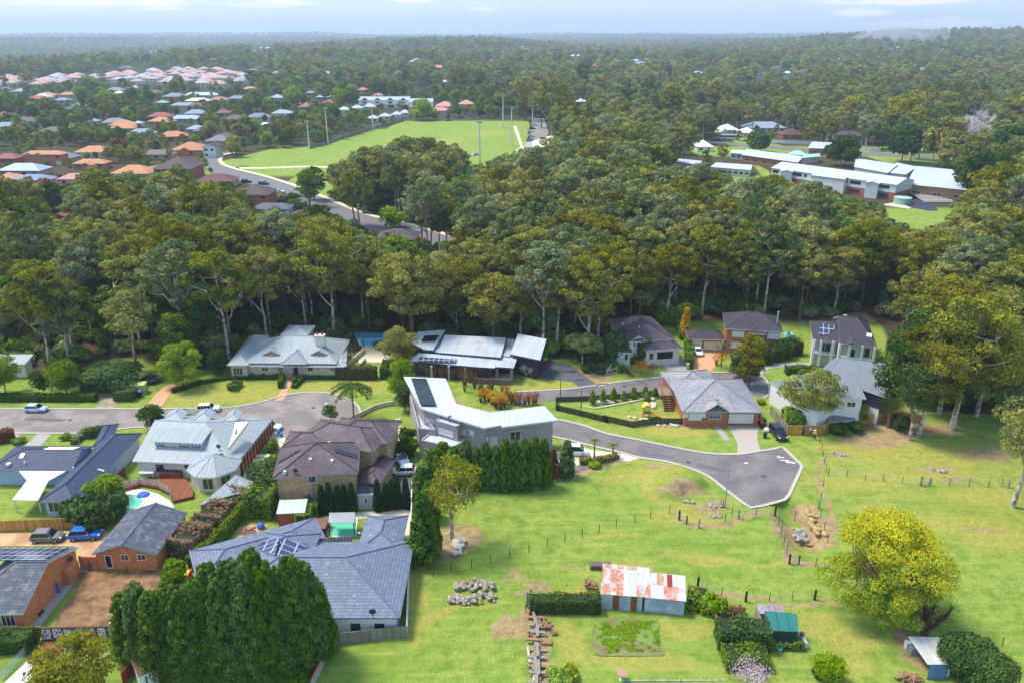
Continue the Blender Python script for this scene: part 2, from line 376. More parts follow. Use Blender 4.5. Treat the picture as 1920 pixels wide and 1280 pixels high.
def gmask(poly):return inpoly_np(GX,GY,poly).astype(float)
ga=np.clip(gmask(GRASS_NEAR)+gmask(GRASS_PARK)+sum(gmask(p)for p in GRASS_SCHOOL),0,1)
k=(ga+np.roll(ga,1,0)+np.roll(ga,-1,0)+np.roll(ga,1,1)+np.roll(ga,-1,1))/5
ga=np.where((GY<200),k,ga)
dry=np.zeros_like(GX);dirt=np.zeros_like(GX)
WX=GX+(fbm(GX,GY,5,31,3)-.5)*3.5;WY=GY+(fbm(GX,GY,5,41,3)-.5)*3.5
def blob(a,p,rx,ry,amt=1.0,ang=0,soft=.5):
 global dry,dirt
 c=U(*p);ca,sa=math.cos(R(ang)),math.sin(R(ang));dx,dy=WX-c.x,WY-c.y
 d=np.hypot((dx*ca+dy*sa)/rx,(-dx*sa+dy*ca)/ry);q=amt*(1-sstep(1-soft,1+soft,d));np.maximum(a,q,out=a)
def trail(a,pts,wdt,amt=1.0):
 P=[U(*p)for p in pts];best=np.full(GX.shape,1e9)
 for A,B in zip(P,P[1:]):
  d=B-A;L2=d.x**2+d.y**2;t=np.clip(((WX-A.x)*d.x+(WY-A.y)*d.y)/L2,0,1)
  best=np.minimum(best,np.hypot(WX-A.x-d.x*t,WY-A.y-d.y*t))
 np.maximum(a,amt*(1-sstep(wdt*.5,wdt*1.3,best)),out=a)
blob(dry,(450,735),14,5,.75);blob(dry,(640,722),16,6,.7);blob(dry,(370,745),9,5,.7);blob(dry,(1070,722),14,4,.7);blob(dry,(215,690),5,9,.5)
blob(dry,R4(750,1060),7,3,.8);blob(dry,R4(350,1060),9,3,.5);blob(dry,R4(450,950),8,4,.55);blob(dry,R4(150,590),6,3,.6);blob(dry,R4(560,570),5,3,.5)
for q in((1640,850,9,4),(1560,835,5,2),(1780,850,10,5),(1720,890,12,3),(1600,905,10,2.5),(1860,930,10,3),(1640,960,4,2),(1790,980,9,3),(1880,1010,6,4)):blob(dry,q[:2],q[2],q[3],.75)
for q in((930,180,7,2.2),(850,260,5,4),(720,150,8,2),(900,430,4,2),(760,330,2,4),(1000,520,7,2.5),(600,250,6,2)):blob(dry,Q6(*q[:2]),q[2],q[3],.7)
for q in((500,500,3,1.6),(650,470,3,1.5),(920,280,3,1.2),(500,850,2.4,3.5),(1030,1040,7,2),(1390,770,3,1.6),(1560,200,5,1),(880,30,6,.8),(480,1000,2,1)):blob(dry,Q4(*q[:2]),q[2],q[3],.8)
for q in((700,650,3,2),(900,800,4,3),(960,950,3,2),(760,750,2,1.5),(450,330,5,.8),(1700,850,3,1),(1500,930,3,2)):blob(dry,Q5(*q[:2]),q[2],q[3],.7)
for q in((940,820,3.2,1.3,25),(870,900,1,2.2,0),(860,640,2,3,20),(1250,745,5,.7,12),(880,480,1.5,3,0)):blob(dry,Q3(*q[:2]),q[2],q[3],.85,q[4])
blob(dry,(1760,885),30,12,.5);blob(dry,(1850,960),16,6,.45);trail(dry,PL(Q6,740,240,745,400),1.3,.8);trail(dry,PL(Q3,830,900,870,960),1,.6)
blob(dirt,Q3(1150,230),4.2,3.2,1);blob(dirt,Q3(1060,330),3,2,.8);blob(dirt,Q3(1590,465),1.6,.9,.8);blob(dirt,Q3(1500,525),1.6,.5,.8);blob(dirt,Q3(1640,640),1.6,.6,.8)
blob(dirt,Q4(200,405),1.6,1.2,.8);blob(dirt,Q4(90,505),2,.7,.8);blob(dirt,Q4(480,260),2,.7,.6);blob(dirt,Q4(0,780),1.8,1.4,.9);blob(dirt,Q4(270,800),1.3,1.6,.8);blob(dirt,Q4(520,720),1.6,.5,.4)
blob(dirt,Q3(1545,820),.9,.6,.9);blob(dirt,Q3(1560,900),2.4,1.8,.7);blob(dirt,Q5(1230,660),2.2,1.4,1);blob(dirt,Q5(1270,830),1.5,3,.9);blob(dirt,Q5(1010,640),4,1,.3);blob(dirt,Q5(1200,760),1.4,2,.8)
blob(dirt,(1640,822),7,3,.8);blob(dirt,(1700,805),10,2.5,.9);blob(dirt,(1850,850),6,3,.6);blob(dirt,(1790,900),5,.7,.7);blob(dirt,(1840,990),4,1,.6);blob(dirt,(1580,852),3,.9,.8);blob(dirt,(1760,880),3,.8,.8)
blob(dirt,Q6(860,195),3.5,.9,.7);blob(dirt,Q6(950,350),5.5,.7,.75,12);blob(dirt,Q6(1090,450),3,1.6,.6);blob(dirt,Q6(1150,400),3,2,.5);blob(dirt,Q6(560,760),3,1,.3)
trail(dirt,PL(Q6,1060,590,1250,540,1400,505,1550,483),.8,.75);trail(dirt,PL(Q6,870,470,940,540,1060,590),.7,.6)
trail(dirt,PL(Q5,480,40,520,200,545,320,700,345,800,365),.8,.75);trail(dirt,PL(Q5,640,10,700,60,745,140,775,220),1.3,.95);trail(dirt,PL(Q5,90,500,180,520,300,540,440,545,700,530,820,535),.8,.75)
trail(dirt,[(1546,850),(1542,900),(1548,950),(1555,990)],.6,.7);trail(dirt,[(1548,875),(1700,900),(1870,915)],.5,.4)
trail(dirt,PL(Q5,1450,765,1600,790,1720,805),.5,.5);trail(dirt,PL(Q4,150,660,240,1220),1.0,.8);trail(dirt,PL(Q4,130,700,100,900),.6,.5);trail(dirt,PL(Q4,730,640,1400,680),.5,.5)
for q in((300,470,38,9),(600,480,22,12),(150,560,25,8),(520,400,30,8)):blob(dry,C3(*q[:2]),q[2],q[3],.8)
blob(dirt,C3(330,500),18,3,.5)
trail(dirt,[(800,905),(880,890),(1000,905),(1080,885),(1130,870),(1180,862)],1.0,.7)
blob(dirt,R4(780,1010),7,.8,.9);blob(dirt,R4(100,570),3,6,.8);trail(dirt,PL(R3,500,640,560,680,780,725),1.0,.8)
blob(dirt,Q5(610,140),2.3,2.3,.8);blob(dirt,Q6(1700,600),2,4,.4)
for a_,q in((dirt,(1440,1200)),):trail(a_,[(775,1060),(770,1190)],.5,.3)
blob(dirt,(1480,600),14,6,.5);blob(dirt,(1600,590),12,6,.9);blob(dirt,(1280,595),8,3,.7)
verts=np.stack([GX,GY,Hh],-1).reshape(-1,3)
ii=np.arange(nx*ny).reshape(ny,nx);quads=np.stack([ii[:-1,:-1],ii[:-1,1:],ii[1:,1:],ii[1:,:-1]],-1).reshape(-1,4)
def npmesh(name,V,Q,mats,tint=None,midx=None,smooth_=False,k=4):
 me=bpy.data.meshes.new(name);me.vertices.add(len(V));me.vertices.foreach_set('co',np.ascontiguousarray(V,dtype=np.float32).ravel())
 me.loops.add(Q.size);me.loops.foreach_set('vertex_index',np.ascontiguousarray(Q,dtype=np.int32).ravel())
 me.polygons.add(len(Q));me.polygons.foreach_set('loop_start',np.arange(0,Q.size,Q.shape[1],dtype=np.int32))
 for m in(mats if isinstance(mats,(list,tuple))else[mats]):me.materials.append(m)
 if midx is not None:me.polygons.foreach_set('material_index',np.asarray(midx,dtype=np.int32))
 if tint is not None:a=me.attributes.new('tint','FLOAT','FACE');a.data.foreach_set('value',np.asarray(tint,dtype=np.float32))
 me.update(calc_edges=True)
 if smooth_:me.polygons.foreach_set('use_smooth',[True]*len(Q))
 return me
def ground_material():
 m=bpy.data.materials.new('ground');m.use_nodes=True;t=m.node_tree;N=t.nodes;Lk=t.links.new;bs=N['Principled BSDF']
 geo=N.new('ShaderNodeNewGeometry');at=N.new('ShaderNodeAttribute');at.attribute_name='cover';sp=N.new('ShaderNodeSeparateColor');Lk(at.outputs['Color'],sp.inputs[0])
 def noise_(s,det=5,vec=None,r=.6):
  n=N.new('ShaderNodeTexNoise');n.inputs['Scale'].default_value=s;n.inputs['Detail'].default_value=det;n.inputs['Roughness'].default_value=r;Lk(vec or geo.outputs['Position'],n.inputs['Vector']);return n.outputs['Fac']
 def rng_(v,a,b,c=0.0,d=1.0):
  n=N.new('ShaderNodeMapRange');Lk(v,n.inputs[0])
  for i,q in enumerate((a,b,c,d)):n.inputs[i+1].default_value=q
  return n.outputs[0]
 def mixc(f,a,b,mode='MIX'):
  n=N.new('ShaderNodeMix');n.data_type='RGBA';n.blend_type=mode
  for i,v in((0,f),(6,a),(7,b)):
   if isinstance(v,(int,float,tuple)):n.inputs[i].default_value=v
   else:Lk(v,n.inputs[i])
  return n.outputs[2]
 def ma(op,a,b):
  n=N.new('ShaderNodeMath');n.operation=op
  for i,v in enumerate((a,b)):
   if isinstance(v,(int,float)):n.inputs[i].default_value=v
   else:Lk(v,n.inputs[i])
  return n.outputs[0]
 mp=N.new('ShaderNodeMapping');mp.inputs['Rotation'].default_value=(0,0,R(-16));mp.inputs['Scale'].default_value=(.09,1.1,1);Lk(geo.outputs['Position'],mp.inputs[0])
 st=noise_(1.0,6,mp.outputs[0],.65)
 g=mixc(rng_(noise_(.07,4),.35,.65),lin((128,150,60)),lin((146,160,74)))
 g=mixc(rng_(noise_(.5,6),.42,.62),g,lin((108,136,52)))
 g=mixc(rng_(st,.5,.72,0,.75),g,lin((160,168,86)))
 g=mixc(rng_(noise_(3.5,6),.55,.7,0,.55),g,lin((150,156,78)))
 g=mixc(rng_(noise_(11,4),.35,.65,0,1),mixc(1.0,g,(.6,.66,.58,1),'MULTIPLY'),mixc(1.0,g,(1.25,1.2,1.16,1),'MULTIPLY'))
 fine=ma('ADD',ma('MULTIPLY',ma('SUBTRACT',noise_(1.6,7,None,.7),.5),1.1),0)
 dr=mixc(rng_(noise_(1.2,6),.35,.65),lin((176,162,84)),lin((150,140,62)))
 g=mixc(rng_(ma('ADD',sp.outputs[1],fine),.32,.8,0,.72),g,dr)
 di=mixc(rng_(noise_(.9,7),.35,.62),lin((170,148,106)),lin((138,114,82)))
 di=mixc(rng_(noise_(5,5),.52,.66,0,.7),di,lin((178,158,124)))
 g=mixc(rng_(ma('ADD',sp.outputs[2],fine),.35,.62),g,di)
 ff=mixc(rng_(noise_(.12,6),.4,.6),lin((74,62,44)),lin((58,62,34)))
 ff=mixc(rng_(noise_(1.1,6),.5,.65,0,.7),ff,lin((112,86,60)))
 ff=mixc(rng_(ma('ADD',sp.outputs[2],fine),.35,.62,0,.8),ff,lin((122,84,58)))
 far=N.new('ShaderNodeVectorMath');far.operation='LENGTH';Lk(geo.outputs['Position'],far.inputs[0])
 ff=mixc(rng_(far.outputs['Value'],350,900),ff,lin((48,62,34)))
 c=mixc(rng_(ma('ADD',sp.outputs[0],ma('MULTIPLY',fine,.5)),.35,.6),ff,g)
 Lk(c,bs.inputs['Base Color']);bs.inputs['Roughness'].default_value=.95;bs.inputs['Specular IOR Level'].default_value=.15
 b=N.new('ShaderNodeBump');b.inputs['Strength'].default_value=.9;b.inputs['Distance'].default_value=.12
 Lk(ma('ADD',ma('MULTIPLY',noise_(9,6),1.0),ma('MULTIPLY',noise_(1.6,4),1.2)),b.inputs['Height']);Lk(b.outputs[0],bs.inputs['Normal'])
 return m
gm=npmesh('ground',verts,quads,ground_material(),smooth_=True)
ca=gm.color_attributes.new('cover','FLOAT_COLOR','POINT')
ca.data.foreach_set('color',np.stack([ga,dry,dirt,np.ones_like(ga)],-1).astype(np.float32).ravel())
tag(link('ground',gm),kind='structure')
#  roads, kerbs, drives, paths
ASPH=mat('asphalt_old',(122,114,112),.93,.16,.3,bump=.004,detail=30,col2=(144,134,128),s2=.2)
ASPH2=mat('asphalt_dark',(104,98,100),.93,.16,.3,bump=.004,detail=30,col2=(122,116,114),s2=.25,mix2=(.4,.65))
CONC=mat('concrete',(186,176,160),.9,.09,.5,bump=.002)
CONCG=mat('concrete_grey',(158,152,148),.9,.09,.5,bump=.002)
EXPO=mat('exposed_aggregate',(168,158,148),.9,.12,3,bump=.003,detail=40)
PAVT=mat('terracotta_paving',(196,150,112),.9,.12,.8,pat='pave',pp=.4)
SAND=mat('sandy_gravel',(190,160,126),.95,.12,.6,col2=(166,128,92),s2=.3,bump=.02)
CREAM=mat('cream_paving',(214,200,172),.85,.07,.7,pat='pave',pp=.6)
DECK=mat('timber_deck',(132,76,48),.7,.12,.8,pat='board',pp=.14)
def sheet(name,pts,z,m,kind='structure',sm=0,plan_=False,**kw):
 P=[Vector((p[0],p[1],0))for p in pts]if plan_ else(plan(pts,sm,True)if sm else[U(*p,z)for p in pts])
 b=MB();A=sum(P[i].x*P[i-1].y-P[i-1].x*P[i].y for i in range(len(P)))
 q=[(p.x,p.y,z)for p in P];b.face(q if A<0 else q[::-1]);o=b.build(name,m);
 if kind:o['kind']=kind
 return tag(o,**kw)
def offset(P,d):
 o=[]
 for i,p in enumerate(P):
  t=(P[min(i+1,len(P)-1)]-P[max(i-1,0)]);t.z=0;t.normalize();o.append(Vector((p.x-t.y*d,p.y+t.x*d,0)))
 return o
def strip(P,d0,d1,z0,z1,mb,m=0):
 a,b=offset(P,d0),offset(P,d1)
 for i in range(len(P)-1):
  q=[a[i],a[i+1],b[i+1],b[i]];lo=[(p.x,p.y,z0)for p in q];hi=[(p.x,p.y,z1)for p in q]
  A=sum(lo[j][0]*lo[(j+1)%4][1]-lo[(j+1)%4][0]*lo[j][1]for j in range(4))
  if A<0:lo,hi=lo[::-1],hi[::-1]
  mb.face(hi,m);mb.face([lo[0],lo[1],hi[1],hi[0]],m);mb.face([lo[2],lo[3],hi[3],hi[2]],m)
  if i==0 or i==len(P)-2:mb.face([lo[1],lo[2],hi[2],hi[1]],m);mb.face([lo[3],lo[0],hi[0],hi[3]],m)
def clean(P):
 o=[P[0]]
 for p in P[1:]:
  if(p-o[-1]).length>.05:o.append(p)
 return o
KERB=mat('kerb_concrete',(176,168,156),.9,.12,1.5,bump=.003)
sheet('road',[(p.x,p.y)for p in ROADHI],.03,ASPH,plan_=True);sheet('road',[(p.x,p.y)for p in ROADLOW],.034,ASPH2,plan_=True)
sheet('road',[(p.x,p.y)for p in ROADUP],.026,ASPH2,plan_=True);sheet('road',[(p.x,p.y)for p in ROADFAR],.06,mat('asphalt_far',(112,108,110),.95,.08,.3),plan_=True)
kb=MB()
strip(clean(plan(road_hi_top+road_hi_bot[:3])),-.05,.38,0,.13,kb);strip(clean(plan(road_hi_bot[3:])),-.05,.38,0,.13,kb)
strip(clean(LO_TOP+LO_END+LO_BOT[:-2]),-.05,.42,0,.13,kb);strip(clean(plan(road_up_top[1:]+road_up_bot[:2])),-.05,.38,0,.13,kb);strip(clean(plan(road_up_bot[3:9])),-.05,.35,0,.13,kb)
tag(kb.build('kerb',KERB),kind='structure')
kf=MB();strip(clean(plan(rf_b)),-.2,1.9,0,.16,kf);tag(kf.build('footpath',mat('far_path',(205,192,160),.9,.05)),kind='structure')
for p,rx,ry,c_ in((R3(1410,412),1.3,.55,'asphalt_stain'),(R3(1480,480),1.0,.35,'asphalt_stain')):
 c0=U(*p);sheet('oil_stain',[(c0.x+rx*(1+.2*math.sin(3*t))*math.cos(t),c0.y+ry*(1+.15*math.cos(5*t))*math.sin(t))for t in np.arange(0,6.28,.4)],.052,mat('asphalt_stain',(58,56,60),.8),plan_=True)
sheet('driveway',PL(R3,1190,322,1240,316,1400,352,1520,440,1625,516,1490,546,1470,530,1420,492,1180,462,1150,440),.045,mat('asphalt_new',(88,88,96),.9,.08,.5))
sheet('driveway',PL(R4,560,490,700,480,770,470,790,500,800,575,700,600,655,575,600,520),.045,CONCG)
sheet('driveway',PL(R4,838,392,918,392,1085,410,1050,460,1030,540,1000,575,860,575,845,530,850,440),.045,PAVT)
sheet('driveway',PL(R4,1133,1003,1340,1003,1410,1010,1370,1060,1365,1130,1395,1218,1300,1236,1207,1243,1205,1150,1170,1080,1118,1015),.045,EXPO)
sheet('path',PL(R4,1015,1018,1070,1018,1150,1130,1100,1133),.045,CONCG)
sheet('driveway',PL(R4,1340,560,1420,520,1550,508,1640,508,1640,520,1480,540,1440,575,1385,615,1300,612),.045,CONCG)
sheet('driveway',PL(R5,60,420,200,392,330,392,480,398,480,412,330,412,230,418,120,432,70,460,40,470),.05,CONCG)
sheet('driveway',PL(Q6,130,90,260,75,330,70,440,85,600,108,690,128,620,150,540,150,400,165,270,190,130,200),.045,CREAM)
sheet('driveway',PL(Q6,200,190,300,172,385,172,350,200,260,220,150,230),.05,ASPH2)
sheet('driveway',PL(R1,775,585,925,585,915,640,960,712,750,712,800,650),.045,mat('gravel_track',(158,142,124),.95,.2,1.2,col2=(118,116,74),s2=.5))
sheet('driveway',PL(R1,1120,708,1200,650,1240,590,1330,520,1480,490,1500,505,1400,560,1340,620,1280,710),.045,PAVT)
sheet('path',PL(R2,495,642,540,560,590,450,625,450,622,510,580,610,550,640),.045,PAVT)
sheet('driveway',PL(R1,190,1010,300,905,420,903,320,1010),.045,CONCG);sheet('driveway',PL(R1,-20,902,165,904,140,935,-20,935),.045,CONCG)
sheet('driveway',PL(R6,-60,440,60,440,200,440,400,430,600,430,640,480,480,640,490,655,460,660,420,600,430,560,420,515,-60,515),.045,SAND)
sheet('path',PL(R6,480,640,495,655,430,700,330,830,215,975,160,975,250,850,380,700,440,645),.05,CONCG)
sheet('driveway',PL(Q2,1030,440,1080,400,1100,330,1060,240,1180,240,1300,420,1240,520,1240,640,1000,640,990,520),.045,mat('paver_dark',(110,100,98),.9,.1,.8,pat='pave',pp=.3))
sheet('patio',PL(Q2,540,800,830,765,960,760,970,770,1180,745,1240,760,1240,930,1200,1110,1170,1110,1170,800,800,820,790,965,590,965,560,940,430,960,440,880),.045,CREAM)
sheet('patio',PL(R2,1190,200,1460,200,1440,340,1230,335,1160,340),.045,CREAM)
sheet('path',PL(R3,-5,560,-5,560,0,561),.01,CREAM)if 0 else None
sheet('path',PL(C3,760,440,785,438,830,580,845,592,790,630,770,622,812,585),.09,mat('far_path',(205,192,160)))
sheet('path',PL(C2,330,655,480,655,780,645,1090,650,1160,655,1160,664,800,655,480,666,340,666),.09,mat('far_path',(205,192,160)))
sheet('car_park',PL(C3,905,385,980,385,1010,480,990,540,910,540,880,520),.09,ASPH)
sheet('road',PL(C4,330,330,900,375,1300,395,1900,420,1900,430,1300,412,900,392,330,345),.09,mat('asphalt_far',(112,108,110)))
sheet('driveway',PL(C1,225,960,240,900,300,900,290,960),.09,CONCG);sheet('road',PL(C1,300,980,470,970,640,950,640,975,470,990,300,1000),.09,ASPH)
sheet('driveway',PL(C1,1100,790,1170,790,1180,830,1120,830),.09,PAVT)
for i,(x,y)in enumerate(((1575,122),(1590,128),(1612,146),(1628,150),(1640,156),(1655,160),(1668,164))):
 c0=U(*Q6(x,y));l_=.3+.25*(i%3);sheet('paint_mark',[(c0.x-l_,c0.y-.1),(c0.x+l_,c0.y-.16),(c0.x+l_*.8,c0.y+.12),(c0.x-l_*.6,c0.y+.1)],.05,mat('road_paint',(206,206,204),.8,.2),plan_=True)
for p in(Q6(1000,160),Q6(1480,250),R1(560,800),R2(800,700),R4(300,700)):
 c0=U(*p);sheet('manhole_cover',[(c0.x+.38*math.cos(t),c0.y+.38*math.sin(t))for t in np.arange(0,6.2,.5)],.05,mat('iron_cover',(70,68,68),.7),plan_=True)
for i,(p,q_,w_)in enumerate(((Q6(1050,175),Q6(1240,215),1.2),(R1(200,790),R1(520,800),1.0),(R4(300,690),R4(480,672),1.1),(Q6(760,105),Q6(900,130),.9))):
 a,b_=U(*p),U(*q_);d=(b_-a).normalized();n=Vector((-d.y,d.x,0))*w_/2;sheet('road_patch',[((a-n).x,(a-n).y),((b_-n).x,(b_-n).y),((b_+n).x,(b_+n).y),((a+n).x,(a+n).y)],.042+.001*i,mat('asphalt_patch',(100,95,96),.93,.15,.8),plan_=True)
sheet('tilled_soil',PL(R6,440,660,600,650,760,660,900,640,940,700,900,800,740,880,690,900,600,960,300,970,340,870,420,780,430,720),.06,mat('tilled_soil',(142,110,78),.97,.25,.9,col2=(106,80,56),s2=.6,bump=.25,detail=2.2))
#  building kit
TRIMW=mat('trim_white',(215,212,205),.6,.04);TRIMG=mat('trim_grey',(150,155,162),.6,.05);TRIMD=mat('trim_dark',(52,54,60),.6,.05);TRIMB=mat('trim_brown',(96,62,44),.7,.08)
GLASS=mat('window_glass',(38,46,54),.08,.15,1.0,spec=.8);GLASSL=mat('window_blind',(205,208,210),.35,.06,1.0,spec=.6)
SOLAR=mat('solar_glass',(38,46,92),.12,.08,pat='solar',spec=.7);SOLARB=mat('solar_black',(30,32,42),.2,.1,pat='rib',pp=.4,spec=.5);SOLARF=mat('solar_dark',(30,38,70),.12,.08,pat='solar',spec=.7)
def area2(P):return sum(P[i][0]*P[(i+1)%len(P)][1]-P[(i+1)%len(P)][0]*P[i][1]for i in range(len(P)))
def up(P):return P if area2(P)>0 else P[::-1]
FOOT=[]
KEEP=[]
class House:
 def __init__(s,name,label,at,roof,wall,trim=TRIMW,cat='house',group=None,thick=.16,kind_small=False):
  p=U(*at);s.root=empty(name,(p.x,p.y,0),label,cat,group);s.rm,s.wm,s.tm=roof,wall,trim
  s.roof=MB();s.wall=MB();s.later=[];s.thick=thick;s.small=kind_small;s.wings=[]
 def slab(s,polys,th=None,mb=None,mats=(0,1)):
  """roof planes (3D polygons seen from above) given a thickness"""
  mb=mb or s.roof;th=th or s.thick;polys=[up([tuple(p)for p in q])for q in polys];cnt={}
  key=lambda p:(round(p[0],2),round(p[1],2),round(p[2],2))
  for q in polys:
   mb.face(q,mats[0]);mb.face([(p[0],p[1],p[2]-th)for p in q][::-1],mats[1])
   for i in range(len(q)):e=frozenset((key(q[i]),key(q[(i+1)%len(q)])));cnt[e]=cnt.get(e,0)+1
  for q in polys:
   for i in range(len(q)):
    a,b=q[i],q[(i+1)%len(q)]
    if cnt[frozenset((key(a),key(b)))]==1:mb.face([(a[0],a[1],a[2]-th),(b[0],b[1],b[2]-th),b,a],mats[1])
 def wing(s,A,B,D,ze,pitch=22,ax='x',ends='hh',oh=.5,zb=0,wall=True,rise=None,clear=True):
  a,b=U(*A,ze),U(*B,ze);ex=(b-a);L=ex.length;ex.normalize();ey=Vector((-ex.y,ex.x,0))
  if ey.y<0:ey=-ey
  tp=math.tan(R(pitch))
  if isinstance(D,tuple)and D[0]=='R':
   lo,hi_=0.5,20
   for _ in range(40):
    md=(lo+hi_)/2;q=U(*D[1],ze+md*tp)
    if(q-a).dot(ey)>md:lo=md
    else:hi_=md
   D=2*lo
  elif isinstance(D,tuple):D=(U(*D,ze)-a).dot(ey)
  D=max(D,1.5)
  W=lambda x,y,z:(a.x+ex.x*x+ey.x*y,a.y+ex.y*x+ey.y*y,z)
  w=dict(a=a,ex=ex,ey=ey,L=L,D=D,ze=ze,oh=oh,tp=tp,W=W,ax=ax,zb=zb);s.wings.append(w)
  if ax in 'xy':
   if ax=='x':P=lambda u,v,z:W(u,v,z);l,d=L,D
   else:P=lambda u,v,z:W(v,u,z);l,d=D,L
   h=d/2;zr=ze+h*tp;r0=min(h,l/2)if ends[0]=='h' else 0;r1=l-min(h,l/2)if ends[1]=='h' else l
   if ends=='hh' and l<d:pass
   f=[[P(0,0,ze),P(l,0,ze),P(r1,h,zr),P(r0,h,zr)],[P(0,d,ze),P(r0,h,zr),P(r1,h,zr),P(l,d,ze)]]
   if ends[0]=='h':f.append([P(0,0,ze),P(r0,h,zr),P(0,d,ze)])
   if ends[1]=='h':f.append([P(l,0,ze),P(l,d,ze),P(r1,h,zr)])
   f=[[p for i,p in enumerate(q)if(Vector(p)-Vector(q[i-1])).length>.01]for q in f]
   s.slab(f)
   for q0,q1 in([(P(r0,h,zr),P(r1,h,zr))]if r1-r0>.3 else[])+([(P(0,0,ze),P(r0,h,zr)),(P(0,d,ze),P(r0,h,zr))]if ends[0]=='h' else[])+([(P(l,0,ze),P(r1,h,zr)),(P(l,d,ze),P(r1,h,zr))]if ends[1]=='h' else[]):
    if not s.small:s.roof.tube([Vector(q0)+Vector((0,0,.01)),Vector(q1)+Vector((0,0,.01))],.09,5,2)
   w['zr']=zr;zt=ze+oh*tp-.1
   if wall:
    s.wall.prism([P(oh,oh,0)[:2],P(l-oh,oh,0)[:2],P(l-oh,d-oh,0)[:2],P(oh,d-oh,0)[:2]],zb,zt)
    for e,u0,u1 in((ends[0],oh,oh+.2),(ends[1],l-oh-.2,l-oh)):
     if e=='g':
      g=[P(u0,oh,zt-.002),P(u0,d-oh,zt-.002),P(u0,h,zr-.1)];g2=[P(u1,oh,zt-.002),P(u1,d-oh,zt-.002),P(u1,h,zr-.1)]
      s.wall.face(g);s.wall.face(g2[::-1]);s.wall.face([g[0],g[2],g2[2],g2[0]]);s.wall.face([g[2],g[1],g2[1],g2[2]])
  else:
   w['zr']=ze+(rise or 0);s.slab([[W(0,0,ze),W(L,0,ze),W(L,D,ze+(rise or 0)),W(0,D,ze+(rise or 0))]])
   if wall:
    q=[W(oh,oh,0)[:2],W(L-oh,oh,0)[:2],W(L-oh,D-oh,0)[:2],W(oh,D-oh,0)[:2]];k=(rise or 0)/D
    s.wall.prism(q,zb,[ze+k*oh-.1,ze+k*oh-.1,ze+k*(D-oh)-.1,ze+k*(D-oh)-.1])
  if clear:
   FOOT.append([Vector(W(x,y,0))for x,y in((-1,-1),(L+1,-1),(L+1,D+1),(-1,D+1))])
  return w
 def plane(s,w,side):
  oh=w['oh'];L,D=w['L'],w['D']
  o,e,n={'f':((oh,oh),w['ex'],-w['ey']),'r':((L-oh,oh),w['ey'],w['ex']),'b':((L-oh,D-oh),-w['ex'],w['ey']),'l':((oh,D-oh),-w['ey'],-w['ex'])}[side]
  return Vector(w['W'](o[0],o[1],0)),e,n
 def win(s,w,side,p0,p1,kind='window',mull=1,fm=None,pm=None,size=None,lab=None):
  """opening whose top left and bottom right corners are seen at p0 and p1"""
  o,e,n=s.plane(w,side)if isinstance(side,str)else side
  q0=hit(p0,o,n);q1=hit(p1,o,n);c0,c1=sorted(((q0-o).dot(e),(q1-o).dot(e)));z0,z1=q1.z,q0.z
  if size:c0=(c0+c1)/2-size[0]/2;c1=c0+size[0];z0=z1-size[1]
  s.opening(o,e,n,c0,c1,max(z0,w['zb']+.02 if w else .02),z1,kind,mull,fm,pm,lab)
 def opening(s,o,e,n,c0,c1,z0,z1,kind='window',mull=1,fm=None,pm=None,lab=None):
  fr=MB();pa=MB();t=.07 if kind=='window' else .09;P=lambda c,z,k:o+e*c+n*k+Vector((0,0,z))
  def bar(a0,a1,b0,b1,k0,k1,mb):
   q=[P(a0,0,k0),P(a1,0,k0),P(a1,0,k1),P(a0,0,k1)];mb.prism([(v.x,v.y)for v in q],b0,b1)
  bar(c0,c1,z1-t,z1,-.03,.06,fr);bar(c0-(.06 if kind=='window' else 0),c1+(.06 if kind=='window' else 0),z0-.03,z0+t-.02,-.03,.09,fr)
  bar(c0,c0+t,z0+t-.018,z1-t-.002,-.03,.058,fr);bar(c1-t,c1,z0+t-.018,z1-t-.002,-.03,.058,fr)
  for i in range(1,mull+1 if mull else 0):x=c0+(c1-c0)*i/(mull+1);bar(x-.03,x+.03,z0+t-.017,z1-t-.003,-.03,.05,fr)
  bar(c0+t-.01,c1-t+.01,z0+t-.03,z1-t+.01,-.03,.025,pa)
  s.later.append((kind,fr,fm or TRIMW,'pane' if kind=='window' else 'door_panel',pa,pm or GLASS,lab))
 def slope(s,w,side):
  """roof plane: origin and upward normal"""
  o={'f':(0,0),'r':(w['L'],0),'b':(0,w['D']),'l':(0,0)}[side];d={'f':w['ey'],'b':-w['ey'],'l':w['ex'],'r':-w['ex']}[side]
  tp=w['tp']if w['ax']in 'xy' else(w['zr']-w['ze'])/w['D']
  return Vector(w['W'](o[0],o[1],w['ze'])),Vector((-d.x*tp,-d.y*tp,1)).normalized()
 def panel(s,w,side,pts,m,name='solar_panel',th=.08,lift=.1,lab=None):
  o,n=s.slope(w,side)if isinstance(side,str)else side
  q=[hit(p,o+n*lift,n)for p in pts];mb=MB();q=[Vector(v)for v in up([tuple(v)for v in q])]
  lo=[v-n*th for v in q];mb.face(q,0);mb.face(lo[::-1],0)
  for i in range(len(q)):j=(i+1)%len(q);mb.face([lo[i],lo[j],q[j],q[i]],0)
  s.later.append((name,mb,m,None,None,None,lab))
 def part(s,name,mb,m,lab=None,under=None):s.later.append((name,mb,m,None,None,None,lab)if not under else(name,mb,m,'^'+under,None,None,lab))
 def pipe(s,w,side,c,z0=0):
  o,e,n=s.plane(w,side);p=o+e*c+n*.06;s.part('downpipe',MB().tube([p+Vector((0,0,z0)),p+Vector((0,0,w['ze']+.05))],.05,5),s.tm)
